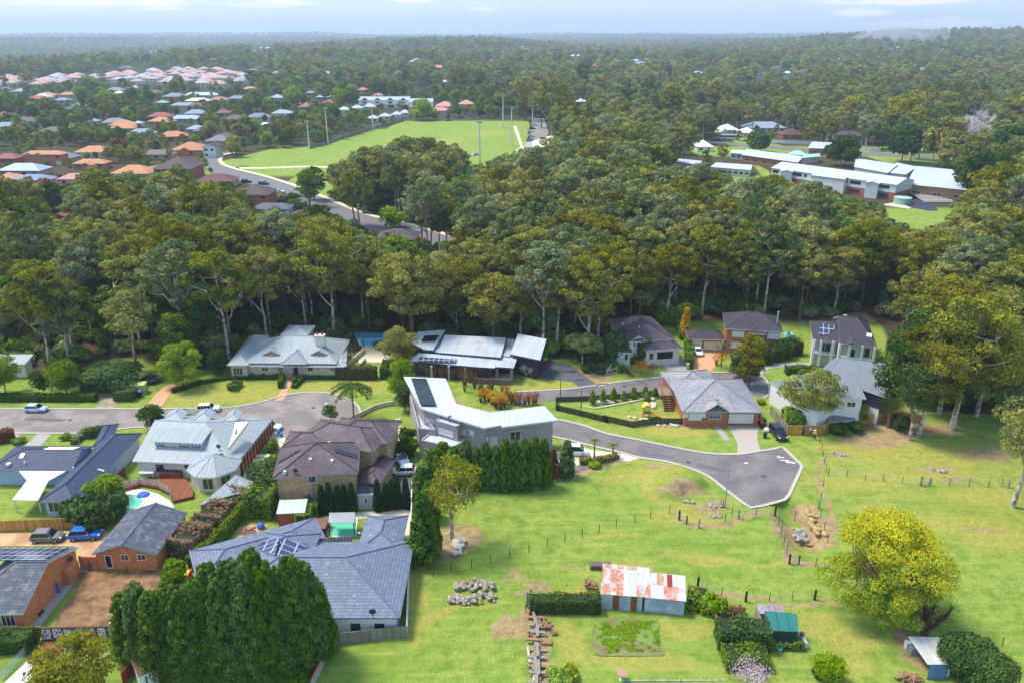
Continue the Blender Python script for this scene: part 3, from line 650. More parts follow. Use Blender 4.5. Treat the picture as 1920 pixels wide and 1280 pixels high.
 def finish(s):
  wo=s.wall.build('wall',s.wm,s.root);ro=s.roof.build('roof',[s.rm,s.tm,CAPS.get(s.rm.name,s.rm)],s.root)
  for name,mb,m,n2,mb2,m2,lab in s.later:
   par=s.root if not(n2 or '').startswith('^')else{'roof':ro,'wall':wo}[n2[1:]]
   o=mb.build(name,m,par)
   if lab:o['label']=lab
   if mb2:mb2.build(n2,m2,o)
  return s
CAPS={}
def keep(pts,shrink=1.0):KEEP.append(pts)
def vent(h,p,w,side,r=.12,hh=.45):
 o,n=h.slope(w,side);q=hit(p,o,n);h.part('vent_pipe',MB().tube([q,q+Vector((0,0,hh))],r,6),TRIMW,under='roof')
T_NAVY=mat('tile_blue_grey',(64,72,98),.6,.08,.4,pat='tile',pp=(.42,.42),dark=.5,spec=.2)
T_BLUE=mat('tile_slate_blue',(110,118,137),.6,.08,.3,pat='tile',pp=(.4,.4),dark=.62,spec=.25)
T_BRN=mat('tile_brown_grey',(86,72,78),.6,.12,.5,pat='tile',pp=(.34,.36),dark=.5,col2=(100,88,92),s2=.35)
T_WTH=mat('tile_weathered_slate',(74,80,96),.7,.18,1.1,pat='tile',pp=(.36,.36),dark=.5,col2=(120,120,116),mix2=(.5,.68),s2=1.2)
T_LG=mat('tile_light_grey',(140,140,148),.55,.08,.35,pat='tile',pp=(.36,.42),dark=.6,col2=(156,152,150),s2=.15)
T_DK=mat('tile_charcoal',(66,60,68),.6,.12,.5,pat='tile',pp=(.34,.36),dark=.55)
M_LB=mat('metal_roof_pale_blue',(150,158,162),.55,.05,.2,pat='rib',pp=.5,dark=.88,spec=.4)
M_WH=mat('metal_roof_white',(186,190,193),.55,.04,.2,pat='rib',pp=.5,dark=.86,spec=.4,col2=(180,188,198),s2=.15)
M_GR=mat('metal_roof_grey',(118,124,130),.6,.06,.3,pat='rib',pp=.5,dark=.82,spec=.4)
M_CL=mat('metal_roof_stained',(174,180,186),.55,.1,.25,pat='rib',pp=.4,dark=.86,col2=(160,164,166),mix2=(.56,.68),s2=.5)
for a_,b_ in((T_NAVY,(48,52,74)),(T_BLUE,(84,96,132)),(T_BRN,(70,56,60)),(T_WTH,(84,90,104)),(T_LG,(120,122,130)),(T_DK,(92,82,86)),(M_LB,(168,178,184))):CAPS[a_.name]=mat(a_.name+'_cap',b_,.6,.08)
BRK_O=mat('brick_orange',(200,124,78),.9,.1,.8,pat='brick');BRK_R=mat('brick_red',(166,100,72),.9,.1,.8,pat='brick');BRK_T=mat('brick_tan',(190,152,112),.9,.08,.8,pat='brick')
W_CREAM=mat('render_cream',(214,206,192),.85,.06,.6);W_WHITE=mat('render_white',(222,222,220),.85,.05,.5);W_GREY=mat('render_warm_grey',(160,152,154),.88,.06,.4,bump=.002)
W_BLUE=mat('render_pale_blue',(160,176,204),.85,.06,.6);W_DARK=mat('cladding_dark',(52,56,68),.7,.08,pat='lap',pp=.25);W_BEIGE=mat('render_beige',(188,174,154),.85,.06,.5)
W_BOARD=mat('weatherboard_white',(212,212,210),.75,.05,pat='lap',pp=.2);GDOOR=mat('garage_door_white',(206,200,190),.6,.05,pat='lap',pp=.42);DOORD=mat('door_dark',(44,34,30),.6,.1)
STONE=mat('stone_cream',(200,186,156),.9,.12,1.5,bump=.02)
def cyl(p,r,z0,z1,k=8):return MB().tube([(p.x,p.y,z0),(p.x,p.y,z1)],r,k)
def post(h,p,wd,z1,m=None,name='column',z0=0):
 q=U(*p,z0);h.part(name,MB().box((q.x-wd/2,q.y-wd/2,z0),(q.x+wd/2,q.y+wd/2,z1)),m or h.tm)
h=House('homestead','long homestead with pale blue-grey metal roof, two eyebrow dormers and a columned portico',R2(640,400),M_LB,W_BEIGE)
w1=h.wing(R2(245,340),R2(985,346),('R',R2(600,128)),3.25,27,clear=True)
w0=h.wing(R2(290,366),R2(1045,372),3.2,2.75,8,ax='m',rise=.45,oh=1.3,wall=False)
wl=h.wing(R2(108,360),R2(282,358),R2(408,130),3.05,27,ax='y',ends='hh')
wr=h.wing(R2(985,372),R2(1068,366),R2(1228,187),2.8,22,ax='y',ends='hh',oh=1.4,wall=False)
wb=h.wing(R2(535,118),R2(755,122),5.5,4.6,20,ax='x',ends='hh',oh=.3)
wp=h.wing(R2(535,350),R2(745,350),R2(620,290),3.4,34,ax='y',ends='hg',oh=.3,wall=False)
for x in(575,700):post(h,R2(x,448),.38,3.2,TRIMW);post(h,R2(x+(22 if x<600 else-22),440),.3,3.2,TRIMW)
h.win(w1,'f',R2(632,352),R2(688,440),'door',0,TRIMW,DOORD)
for x0,x1,y0,y1,q in((155,240,378,438,wl),(385,442,374,408,w1),(512,556,374,410,w1),(752,802,374,408,w1),(930,965,374,404,w1)):h.win(q,'f',R2(x0,y0),R2(x1,y1),mull=2 if x0<200 else 1)
for x in(468,848):
 o,n=h.slope(w1,'f');p=hit(R2(x,272),o,n);ex,ey=w1['ex'],w1['ey'];b=MB();bw=1.75;hh=.95
 L_,R_,T_=p-ex*bw,p+ex*bw,p+Vector((0,0,hh));bk=p+ey*(hh/w1['tp'])+Vector((0,0,hh))
 lf,rf=L_-ey*.35,R_-ey*.35;tf=T_-ey*.35
 h.slab([[lf,tf,bk],[tf,rf,bk]],.1)
 b.face([L_-ey*.05,R_-ey*.05,T_-ey*.05-Vector((0,0,.1))]);h.part('dormer_gable',b,mat('shingle_tan',(170,140,96),.8,.2,4),under='roof')
o,n=h.slope(w1,'f');p=hit(R2(858,190),o,n);b=MB();b.box((p.x-.9,p.y-.5,p.z-.4),(p.x+.9,p.y+.5,p.z+1.7));b.box((p.x-1,p.y-.6,p.z+1.72),(p.x+1,p.y+.6,p.z+1.86))
h.part('chimney',b,W_CREAM,under='roof')
for dx in(-.5,.5):h.part('chimney_pot',MB().tube([(p.x+dx,p.y,p.z+1.85),(p.x+dx,p.y,p.z+2.35)],[.2,.15],7),mat('terracotta',(150,70,48),.8),under='roof')
for x,y in((1072,360),(1100,320),(1130,280),(1160,246),(1205,222)):post(h,R2(x,y+22),.2,2.75,TRIMB)
h.wall.prism([(p.x,p.y)for p in(U(*R2(1080,372)),U(*R2(1215,262)),U(*R2(1200,256)),U(*R2(1068,366)))],0,.9)
h.finish();keep(PL(R2,100,360,260,150,400,110,560,60,750,60,1000,120,1070,105,1230,180,1060,440,120,440))
h=House('bungalow','blue-tiled L-shaped bungalow with a white awning, at the left edge beside the street',(60,930),T_NAVY,W_BLUE,TRIMG)
w1=h.wing((-25,881),(134,881),('R',R1(400,1028)),2.7,22,ends='hg')
w2=h.wing(R6(213,268),R6(428,270),R1(1118,905),2.65,26,ax='y')
w3=h.wing(R1(742,1003),R1(870,990),7,2.72,22,ax='y',ends='hh')
h.panel(w1,'f',PL(R1,345,1030,590,1030,640,1012,400,1012),SOLARB)
for p,w in((R1(170,1080),w1),):h.panel(w,'f',PL(R1,150,1100,182,1100,200,1062,170,1062),GLASSL,'skylight')
h.panel(w2,'r',PL(R1,775,1190,830,1208,838,1196,790,1184),GLASSL,'skylight')
vent(h,R1(70,1160),w1,'f',.35,.35);vent(h,R1(200,1150),w1,'f');vent(h,R1(590,1195),w2,'l')
b=MB();P0=[U(*R6(x,y),z)for x,y,z in((68,256,2.5),(212,260,2.5),(270,150,2.75),(150,148,2.75))];P1=[U(*R6(x,y),z)for x,y,z in((150,148,2.8),(270,150,2.8),(368,96,2.95),(105,95,2.95))]
h.slab([P0],.08,b,(0,0));h.slab([P1],.08,b,(0,0));h.part('awning',b,mat('awning_white',(218,222,230),.4,.04,pat='rib',pp=.8,dark=.9))
for x,y in((95,325),(230,325),(110,170)):post(h,R6(x,y),.12,2.45,TRIMW,'awning_post')
h.win(w2,'f',R6(264,270),R6(364,324),mull=2);h.win(w2,'f',R6(398,272),R6(418,310));h.finish()
h=House('weatherboard_house','white weatherboard house with big pale metal roof, rooftop clerestory and octagonal garden room',(360,860),M_LB,W_CREAM)
w1=h.wing(R1(1056,1126),R2(168,1163),('R',R1(1400,806)),2.8,21,ends='gh')
for x0,x1 in((1296,1448),(1536,1672),(1785,1895)):
 q=h.wing(R1(x0,800),R1(x1,800),3.2,4.6,24,ax='y',ends='hg',oh=.1,wall=False,clear=False)
h.wing(R2(60,1070),R2(170,1158),3,2.75,10,ax='m',rise=.1,wall=False,clear=False)if 0 else None
o,n=h.slope(w1,'f');q0,q1=hit(R1(1242,1000),o,n),hit(R1(1622,1000),o,n);b=MB();ex,ey=w1['ex'],w1['ey']
hgt=.95;z_=q0.z;Lc=(q1-q0).dot(ex)
h.wall.prism([((q0+ex*a+ey*c).x,(q0+ex*a+ey*c).y)for a,c in((0,0),(Lc,0),(Lc,3.2),(0,3.2))],z_-.2,[z_+hgt,z_+hgt,z_+hgt+.3,z_+hgt+.3])
T=lambda a,c,z:tuple(q0+ex*a+ey*c+Vector((0,0,z)))
h.slab([[T(-.3,-.5,hgt),T(Lc+.3,-.5,hgt),T(Lc+.3,3.4,hgt+.45),T(-.3,3.4,hgt+.45)]],.1)
oo=Vector((q0.x,q0.y,0))
for f0,f1 in((.02,.19),(.53,.73),(.8,.97)):h.opening(oo,ex,-ey,Lc*f0,Lc*f1,z_+.12,z_+.82,mull=1,fm=TRIMD,pm=GLASSL)
o,n=h.slope(w1,'f')
for pts,m_,nm in((PL(R2,180,812,278,812,118,1022),mat('trim_cream',(226,220,196),.6,.05),'raised_panel'),):h.panel(w1,'f',pts,m_,nm,.5,.55)
h.panel(w1,'f',PL(R2,172,908,188,915,192,870,180,868),GLASS,'skylight',.1,.6)
for x,y in((45,1035),(70,1110)):
 q=hit(R2(x,y),o,n);b=MB().tube([q,q+Vector((0,0,.5))],.04,5);b.ball(q+Vector((0,0,.6)),(.38,.12,.38),0,1,.02);h.part('satellite_dish',b,mat('dish_blue',(60,82,116),.5),under='roof')
c=U(*Q1(556,128),2.7);c=U(*Q1(556,70),2.7)if 0 else c+Vector((0,3.4,0));rr_=3.9;oc=[(c.x+rr_*math.cos(R(22.5+45*k)),c.y+rr_*math.sin(R(22.5+45*k)))for k in range(8)]
h.slab([[(*oc[k],2.7),(*oc[(k+1)%8],2.7),(c.x,c.y,4.5)]for k in range(8)]);ow=[(c.x+(x-c.x)*.88,c.y+(y-c.y)*.88)for x,y in oc];h.wall.prism(ow,0,2.85)
for k in range(8):h.roof.tube([Vector((*oc[k],2.72)),Vector((c.x,c.y,4.52))],.07,5,2)
for k in(4,5,6):
 A_,B_=Vector((*ow[k],0)),Vector((*ow[(k+1)%8],0));e=(B_-A_);l_=e.length;e.normalize();n_=Vector((e.y,-e.x,0))
 if k!=4:h.opening(A_,e,n_,l_*.2,l_*.8,.5,2.2,mull=1)
h.win(w1,'f',R1(1244,1152),R1(1316,1210),fm=TRIMD);h.win(w1,'f',R1(1476,1150),R1(1504,1180),mull=0,fm=TRIMD)
h.finish();w3_=w1
b=MB();A_=U(*R2(140,1240))+Vector((1.75,0,0));B_=U(*R2(395,900))+Vector((1.75,0,0));d=(B_-A_);L=d.length;d.normalize();nn=Vector((d.y,-d.x,0))
b.frame(A_,d,-nn,L,.12,0,1.75);o_=b.build('timber_screen',mat('timber_orange',(186,104,44),.7,.15,.8,pat='board',pp=.5),h.root)
b=MB()
for k in range(12):q=A_+d*(L*k/11)+nn*.06;b.box((q.x-.07,q.y-.07,0),(q.x+.07,q.y+.07,2.6))
b.build('verandah_posts',TRIMD,h.root)['label']='dark posts along the timber screen'
h=House('brick_house','two-storey tan brick house with stepped brown tiled roofs and roof solar strips',Q2(480,600),T_BRN,BRK_T,TRIMG)
w1=h.wing(Q2(128,497),Q2(822,446),Q2(200,250),5.6,25,ax='y',ends='hh',oh=.55)
w2=h.wing(Q2(322,196),Q2(935,286),7.5,5.5,24,ax='x',ends='hh')
w3=h.wing(Q2(560,190),Q2(1066,216),7.5,5.45,24,ax='x',ends='hh')
w2b=h.wing(Q2(205,245),Q2(560,240),5,5.3,22,ax='x',ends='hh',clear=False)
w4=h.wing(Q2(905,378),Q2(1048,404),Q2(1050,330),2.7,24,ax='x',ends='gh',oh=.4)
w5=h.wing(Q2(800,520),Q2(992,540),Q2(940,330),2.65,20,ax='y',ends='hg',oh=.4)
w6=h.wing(Q2(615,655),Q2(955,652),4.2,1.75,24,ax='x',ends='hh',oh=.4)
h.panel(w1,'l',PL(Q2,175,375,345,275,350,262,185,350),SOLARB);h.panel(w1,'r',PL(Q2,635,285,812,333,812,300,632,250),SOLARB);h.panel(w2,'f',PL(Q2,578,222,750,275,752,245,576,197),SOLARB)
for x,y in((232,460),(438,360),(610,372),(505,250)):vent(h,Q2(x,y),w1,'f',.22,.5)
o,n=h.slope(w1,'f');q=hit(Q2(318,462),o,n);b=MB().tube([q,q+Vector((0,0,.5))],.04,5);b.ball(q+Vector((0,0,.6)),(.36,.12,.36),0,1,.02);h.part('satellite_dish',b,TRIMD,under='roof')
h.win(w1,'f',Q2(414,478),Q2(480,526));h.win(w1,'f',Q2(402,610),Q2(444,656));h.win(w2,'f',Q2(834,303),Q2(858,332),mull=0)
for c_ in(.3,4.6,14.0):h.pipe(w1,'f',c_)
h.finish()
h=House('family_house','large white house with slate-blue hipped tile roof and white-framed solar panels, behind the dark conifers',(620,1160),T_BLUE,W_WHITE,mat('gutter_blue',(88,104,140),.5,.05))
w1=h.wing((371,1158),Q3(738,806),('R',Q3(240,366)),2.75,21,ends='hh',oh=.6)
w2=h.wing(Q3(418,330),Q3(742,330),Q3(753,60),2.74,22,ax='y',ends='hh',oh=.6)
w2b=h.wing(Q1(508,742),Q3(240,300),Q1(590,506),2.72,20,ax='x',ends='hh',oh=.6)
w3=h.wing(Q1(800,600),Q1(1130,605),Q1(848,440),3.7,24,ax='y',ends='hh')
h.panel(w3,'l',PL(Q1,800,585,942,560,966,465,822,508),SOLAR);h.panel(w3,'r',PL(Q1,952,562,1045,612,1118,580,1128,508,978,472),SOLAR)
h.panel(w1,'b',PL(Q3,85,270,350,252,392,212,95,232),SOLARB)if 0 else None
b=MB();q0,q1,q2,q3=(U(*Q3(x,y),z)for x,y,z in((88,272,2.9),(385,250,2.9),(392,212,3.2),(92,232,3.2)));h.slab([[q0,q1,q2,q3]],.1,b,(0,0));h.part('solar_panel',b,SOLARB,'long black solar heating strip')
for x,y,w_,s_ in((210,410,w1,'f'),(205,488,w1,'f'),(425,705,w1,'f'),(405,645,w1,'f'),(520,205,w2,'l'),(440,185,w2,'l'),(685,235,w2,'r'),(700,195,w2,'r')):
 h.panel(w_,s_,PL(Q3,x-10,y+6,x+10,y+6,x+10,y-6,x-10,y-6),mat('tile_pale',(140,150,176),.5,.05),'replaced_tile',.03,.035)
for x0,x1 in((250,272),(388,440),(563,613)):h.win(w1,'f',Q3(x0,840),Q3(x1,895-(x0-250)*.02),mull=0,size=(1.25 if x0>300 else .8,1.5))
o,n=h.slope(w1,'f');q=hit(Q3(540,800),o,n);b=MB().tube([q,q+Vector((0,0,.7))],.04,5);b.ball(q+Vector((0,-.05,.8)),(.42,.14,.36),0,1,.02);h.part('satellite_dish',b,TRIMD,under='roof')
h.finish()
H5=h
h=House('brick_bungalow','orange brick bungalow with weathered slate-coloured tiles and rooftop solar, cut off by the left edge',R6(120,960),T_WTH,BRK_O,TRIMW)
w1=h.wing(R6(-260,893),R6(126,893),('R',R6(262,604)),2.7,21,ends='hg',oh=.35)
h.panel(w1,'b',PL(R6,-60,592,250,592,385,522,-60,522),SOLARF)
h.win(w1,'f',R6(0,898),R6(95,960),mull=2)
b=MB();o,e,n=h.plane(w1,'r');p=o+e*8.0;b.frame(p,n,e,.9,2.2,0,1.9);h.part('brick_lean_to',b,BRK_O)
for p_ in((375,585),(395,612)):q=hit(R6(*p_),o,n);h.part('satellite_dish',MB().ball(q+n*.4,(.2,.4,.35),0,1,.03),TRIMD if p_[0]<380 else TRIMW)
h.finish()
h=House('garage','orange brick garage with gabled slate-blue tile roof and green barge boards',R6(700,640),T_WTH,BRK_O,mat('trim_sage',(120,176,152),.6,.05))
w1=h.wing(R6(512,560),R6(872,566),R6(1016,326),2.55,20,ax='y',ends='gg',oh=.28)
h.win(w1,'f',R6(580,565),R6(634,636),'door',0,TRIMW,mat('doorway_shade',(40,38,36),.8));h.win(w1,'f',R6(672,561),R6(722,595));h.win(w1,'f',R6(764,560),R6(818,595))  # the door panel is dark colour for the shade inside the open doorway
b=MB();o,e,n=h.plane(w1,'f');b.frame(o-e*2.3,e,-n,2.2,.25,0,1.9);h.part('brick_wing_wall',b,BRK_O);h.finish()
h=House('modern_house','angular warm-grey rendered two-storey house with white cranked metal roof and rooftop solar',R3(700,1000),M_WH,W_GREY,TRIMW,thick=.28)
Z8=6.2
r1=[U(*R3(x,y),Z8+.3)for x,y in((72,450),(408,464))]+[U(*R3(492,666),Z8+.15),U(*R3(210,702),Z8)]
r2=[U(*R3(x,y),z)for x,y,z in((492,666,Z8+.15),(762,736,Z8+.1),(716,860,Z8-.1),(210,702,Z8))];r3=[U(*R3(x,y),z)for x,y,z in((762,736,Z8+.1),(1196,683,Z8+.1),(1306,796,Z8-.1),(862,852,Z8-.1),(852,836,Z8-.05),(716,860,Z8-.1))]
h.slab([r1,r2,r3])
def inset(P,k=.7):
 c=sum((Vector(p)for p in P),Vector())/len(P);o=[]
 for i in range(len(P)):
  a,b,d=Vector(P[i-1]),Vector(P[i]),Vector(P[(i+1)%len(P)])
  for v in(a,b,d):v.z=0
  e1,e2=(b-a).normalized(),(d-b).normalized();s_=1 if area2([(p[0],p[1])for p in P])>0 else-1
  n1,n2=Vector((-e1.y,e1.x,0))*s_,Vector((-e2.y,e2.x,0))*s_;m=(n1+n2);m=m/max(.4,m.dot(n1)if m.length>0 else 1)
  o.append(b+m*k)
 return[(p.x,p.y)for p in o]
outl=[Vector(p)for p in(r1[0],r1[1],r1[2],r3[0],r3[1],r3[2],r3[3],r3[5],r1[3])]
W8=inset([(p.x,p.y)for p in outl],.55)if 0 else inset([tuple(p)for p in outl],.55)
h.wall.prism(W8,0,Z8-.2);FOOT.append([Vector((x,y,0))for x,y in W8])
h.panel(None,(U(*R3(300,560),Z8+.3),Vector((0,0,1))),PL(R3,132,462,252,464,334,678,206,672),SOLARB)
def facepl(p,q,z=0):
 """wall plane through two ground-plan points given as photo pixels at height z"""
 a,b=U(*p,z),U(*q,z);e=(b-a).normalized();e.z=0;n=Vector((e.y,-e.x,0));return Vector((a.x,a.y,0)),e,n if n.y<0 or(abs(n.y)<.01)else-n
def face2(a,b):a,b=Vector((*a,0)),Vector((*b,0));e=(b-a).normalized();n=Vector((e.y,-e.x,0));return a,e,(n if n.y<0 else-n)
dm=dict(zb=0)
fr_=face2(W8[6],W8[5]);fm_=face2(W8[8],W8[7])
h.win(dm,fr_,R3(922,892),R3(1006,955));h.win(dm,fm_,R3(248,772),R3(318,832),mull=2,pm=GLASSL)
def block(pts,z1,pz,m=None,name=None,lip=None,z0=0):
 """flat-roofed block: corner pixels seen at height pz"""
 q=[U(*p,pz)for p in pts];b=MB();b.prism([(p.x,p.y)for p in q],z0,z1,0,1 if lip else 0)
 if lip:
  c=sum(q,Vector())/len(q)
  for i in range(len(q)):
   A_,B_=q[i-1],q[i];e=(B_-A_);L=e.length;e.normalize();n=Vector((-e.y,e.x,0));n=n if n.dot(c-A_)>0 else-n;b.frame(A_,e,n,L,.22,z1,z1+lip)
 h.part(name or 'annex',b,[m or h.wm,M_WH,TRIMW]);return q
a1=block(PL(R3,320,800,372,770,545,815,500,852),5.3,5.4,name='bay_block',lip=.15)
b1=face2((a1[0].x,a1[0].y),(a1[3].x,a1[3].y));h.win(dm,b1,R3(352,860),R3(470,936),pm=GLASSL,mull=1)
a2=block(PL(R3,205,955,330,862,560,960,470,1010,385,995),2.9,3.1,name='ground_floor_block',lip=.2)
b2=face2((a2[0].x,a2[0].y),(a2[4].x,a2[4].y));h.win(dm,b2,R3(240,1022),R3(268,1062),mull=0)
a3=block(PL(R3,638,862,665,840,870,855,882,872,850,885,735,893),5.0,5.1,name='bay_block',lip=.08)
b3=face2((a3[5].x,a3[5].y),(a3[4].x,a3[4].y));h.win(dm,b3,R3(760,936),R3(852,1000),pm=GLASSL,mull=1)
b3=face2((a3[0].x,a3[0].y),(a3[5].x,a3[5].y));h.win(dm,b3,R3(720,932),R3(750,996),pm=GLASSL,mull=0)
h.win(dm,face2(W8[7],W8[6]),R3(540,868),R3(570,918),pm=GLASSL,mull=0)if 0 else h.win(dm,fm_,R3(540,868),R3(570,918),pm=GLASSL,mull=0)
h.win(dm,fm_,R3(598,872),R3(636,925),pm=GLASSL,mull=1)
a4=block(PL(R3,108,560,150,556,215,715,330,870,190,860,150,700),3.0,4.0,name='side_terrace',lip=.9)
q=U(*R3(445,800),5.5);h.part('satellite_dish',MB().tube([(q.x,q.y,5.3),(q.x,q.y,5.9)],.04).ball((q.x,q.y,6.0),(.4,.15,.35),0,1,.02),mat('dish_blue',(60,82,116),.5))
for p in((650,885),(630,1000)):q=U(*R3(*p),3.5);h.part('downpipe',MB().tube([(q.x,q.y-.1,0),(q.x,q.y-.1,5.0)],.07,6),TRIMG)
h.finish();keep(PL(R3,75,450,410,465,490,665,760,735,1195,682,1305,795,1265,1000,210,1000,110,700))
h=House('pavilion_house','long low modern house with pale tilted skillion roofs, dark walls and pale pillars',R3(600,420),M_CL,W_DARK,mat('trim_slate',(74,80,96),.6,.05),thick=.3)
def sk(pts,zs,wall=True,z0=0,m=None,ins=.6):
 P=[U(*R3(x,y),z)for(x,y),z in zip(pts,zs)];h.slab([P])
 if wall:h.wall.prism(inset([tuple(p)for p in P],ins),z0,[min(z,sum(zs)/len(zs))-.34 for z in zs])
 FOOT.append(P)
 return P
sk([(345,258),(848,298),(893,142),(402,118)],(4.0,4.0,5.0,5.0))
s2_=sk([(118,326),(640,372),(800,382),(832,300),(188,262)],(3.1,3.1,3.15,3.6,3.6))
sk([(232,236),(308,240),(408,78),(190,92),(120,175)],(4.2,4.2,4.8,4.8,4.4))
s4_=sk([(924,270),(1166,320),(1214,152),(986,110)],(4.3,4.3,6.2,6.2))
sk([(806,372),(952,382),(984,296),(828,290)],(3.3,3.3,3.5,3.5),wall=False)
sk([(850,284),(925,290),(962,152),(905,148)],(3.7,3.7,3.9,3.9));sk([(232,246),(345,256),(395,125),(375,120)],(3.7,3.7,3.8,3.8))
nz=Vector((0,0,1))
h.panel(None,(U(*R3(340,315),3.4),Vector((0,-.08,1)).normalized()),PL(R3,175,325,488,340,500,312,205,292),SOLARF,lift=.12)
h.panel(None,(U(*R3(280,145),4.7),Vector((0,-.05,1)).normalized()),PL(R3,214,166,320,162,356,120,240,124),SOLARB,lift=.12)
for x in(298,436,566,728):post(h,R3(x,478 if x<700 else 458),.42,2.9,mat('pillar_grey',(168,162,156),.8,.06))
for x,y in((820,470),(935,475)):post(h,R3(x,y),.55,3.1,mat('pillar_grey',(168,162,156),.8,.06))
f9=face2(*[(p.x,p.y)for p in(U(*R3(130,350),3.1),U(*R3(800,400),3.1))])
o9=Vector((s2_[0].x,s2_[0].y,0));e9=(s2_[1]-s2_[0]);e9.z=0;e9.normalize();n9=Vector((e9.y,-e9.x,0));n9=n9 if n9.y<0 else-n9;o9-=n9*.6
for c_ in(1.5,4.8,8.1,11.4):h.opening(o9,e9,n9,c_,c_+2.4,.3,2.5,mull=2,fm=TRIMD)
b=MB();p,q=U(*R3(1148,462)),U(*R3(1195,262));d=(q-p);L=d.length;d.normalize();b.frame(p,d,Vector((-d.y,d.x,0)),L,.35,0,4.2);h.part('blade_wall',b,W_WHITE)
b=MB();p,q=U(*R3(930,515)),U(*R3(640,500));d=(q-p);L=d.length;d.normalize();b.frame(p,d,Vector((-d.y,d.x,0)),L,.3,0,1.1);h.part('garden_wall',b,mat('stack_stone',(104,98,94),.9,.2,4,bump=.03))
b=MB();p=U(*R3(870,455));b.box((p.x-1.9,p.y-1,.0),(p.x+1.9,p.y+1,.42));h.part('porch_floor',b,CONC)
h.finish();keep(PL(R3,118,300,200,95,405,75,890,140,985,108,1213,150,1165,460,940,480,180,400))
h=House('two_storey_house','white two-storey house with long dark tiled roof and an open double garage',R4(500,470),T_BRN,W_CREAM,TRIMW)
w1=h.wing(R4(332,346),R4(700,322),R4(166,166),4.7,25,ax='y',ends='hh')
w1b=h.wing(R4(345,346),R4(480,332),5,4.72,32,ax='y',ends='gh',clear=False)
w2=h.wing(R4(470,415),R4(772,396),8.5,3.5,24,ax='x',ends='hh')
w3=h.wing(R4(232,425),R4(362,432),6.5,2.8,20,ax='x',ends='gh',oh=.3)
h.win(w2,'f',R4(562,424),R4(690,478),'garage_door',0,TRIMW,mat('garage_shade',(38,34,34),.9));h.win(w2,'f',R4(500,432),R4(534,484),'door',0,W_CREAM,mat('porch_shade',(70,62,58),.9))  # both panels are painted-in shade: inside the open garage, and the porch recess
for x0,x1,y0,y1 in((376,390,342,386),(400,426,340,388),(436,448,338,378),(556,580,328,360),(606,634,324,356),(480,505,336,358)):h.win(w1,'f',R4(x0,y0),R4(x1,y1),mull=0 if x1-x0<20 else 1)
h.win(w1,'f',R4(375,430),R4(388,468),mull=0);h.win(w1,'f',R4(398,430),R4(412,466),mull=0)
h.win(w3,'f',R4(304,440),R4(332,490),'door',0,TRIMW,DOORD)
for y in(230,290):h.win(w1,'l',R4(215+(y-230)*.75,y),R4(228+(y-230)*.75,y+22),mull=0)
for x,y in((288,210),(420,235)):vent(h,R4(x,y),w1,'f')
h.finish();keep(PL(R4,168,160,430,108,520,150,770,390,765,470,380,470,180,300))
h=House('brick_villa','two-storey red brick house with charcoal hipped roof, white bays and attached double garage',R4(1300,400),T_DK,BRK_R,TRIMW)
w1=h.wing(R4(1108,238),R4(1574,268),('R',R4(1320,108)),5.5,25,ends='hh')
w2=h.wing(R4(815,322),R4(1112,328),('R',R4(940,250)),2.8,24,ends='hh')
w3=h.wing(R4(1300,280),R4(1440,284),5,5.0,34,ax='y',ends='hh',oh=.3)
h.win(w2,'f',R4(838,334),R4(918,392),'garage_door',0,TRIMW,mat('garage_door_cream',(206,192,160),.6,.05,pat='lap',pp=.42));h.win(w2,'f',R4(940,342),R4(1086,408),'garage_door',0,TRIMW,mat('garage_door_cream',(206,192,160)))
for x0,x1,y0,y1,nm in((1166,1258,256,308,2),(1448,1540,270,324,2),(1380,1412,290,332,1),(1152,1232,342,396,2),(1494,1532,360,384,1)):h.win(w1 if x0!=1380 else w3,'f',R4(x0,y0),R4(x1,y1),mull=nm,pm=GLASSL if x0 in(1166,1448,1152)else GLASS)
p=U(*R4(1526,180),6.5);h.part('flue',MB().tube([(p.x,p.y,5.5),(p.x,p.y,8.6)],.2,8),TRIMG,under='roof')
h.finish();keep(PL(R4,820,240,1070,240,1080,105,1500,118,1575,265,1560,390,1120,400,1085,405,840,385))
h=House('columned_house','two-storey house with dark tilted tile roof, tall white columns and shaded balconies',R5(600,350),T_DK,W_BEIGE,mat('gutter_grey',(176,182,190),.5,.05))
w1=h.wing(R5(408,252),R5(580,268),('R',R5(520,144)),5.6,21,ax='x',ends='hg',oh=.6)
h.wing(R5(462,262),R5(530,268),4,5.62,24,ax='y',ends='gh',oh=.2,wall=False,clear=False)
w2=h.wing(R5(572,272),R5(802,294),('R',R5(710,120)),5.75,21,ax='x',ends='gh',oh=.6)
h.wing(R5(600,280),R5(700,288),4.5,5.77,24,ax='y',ends='gh',oh=.2,wall=False,clear=False)
h.panel(w1,'f',PL(R5,440,225,500,222,560,165,460,152),SOLARF);h.panel(w2,'f',PL(R5,735,232,770,236,772,214,740,210),GLASSL,'skylight')
for x,y,w_ in((408,318,w1),(450,330,w1),(520,340,w1),(562,360,w2),(620,374,w2),(700,380,w2),(776,386,w2)):
 o,e,n=h.plane(w_,'f');q=hit(R5(x,y),o+n*.5,n);h.part('column',MB().box((q.x-.22,q.y-.22,0),(q.x+.22,q.y+.22,5.65)),W_WHITE)
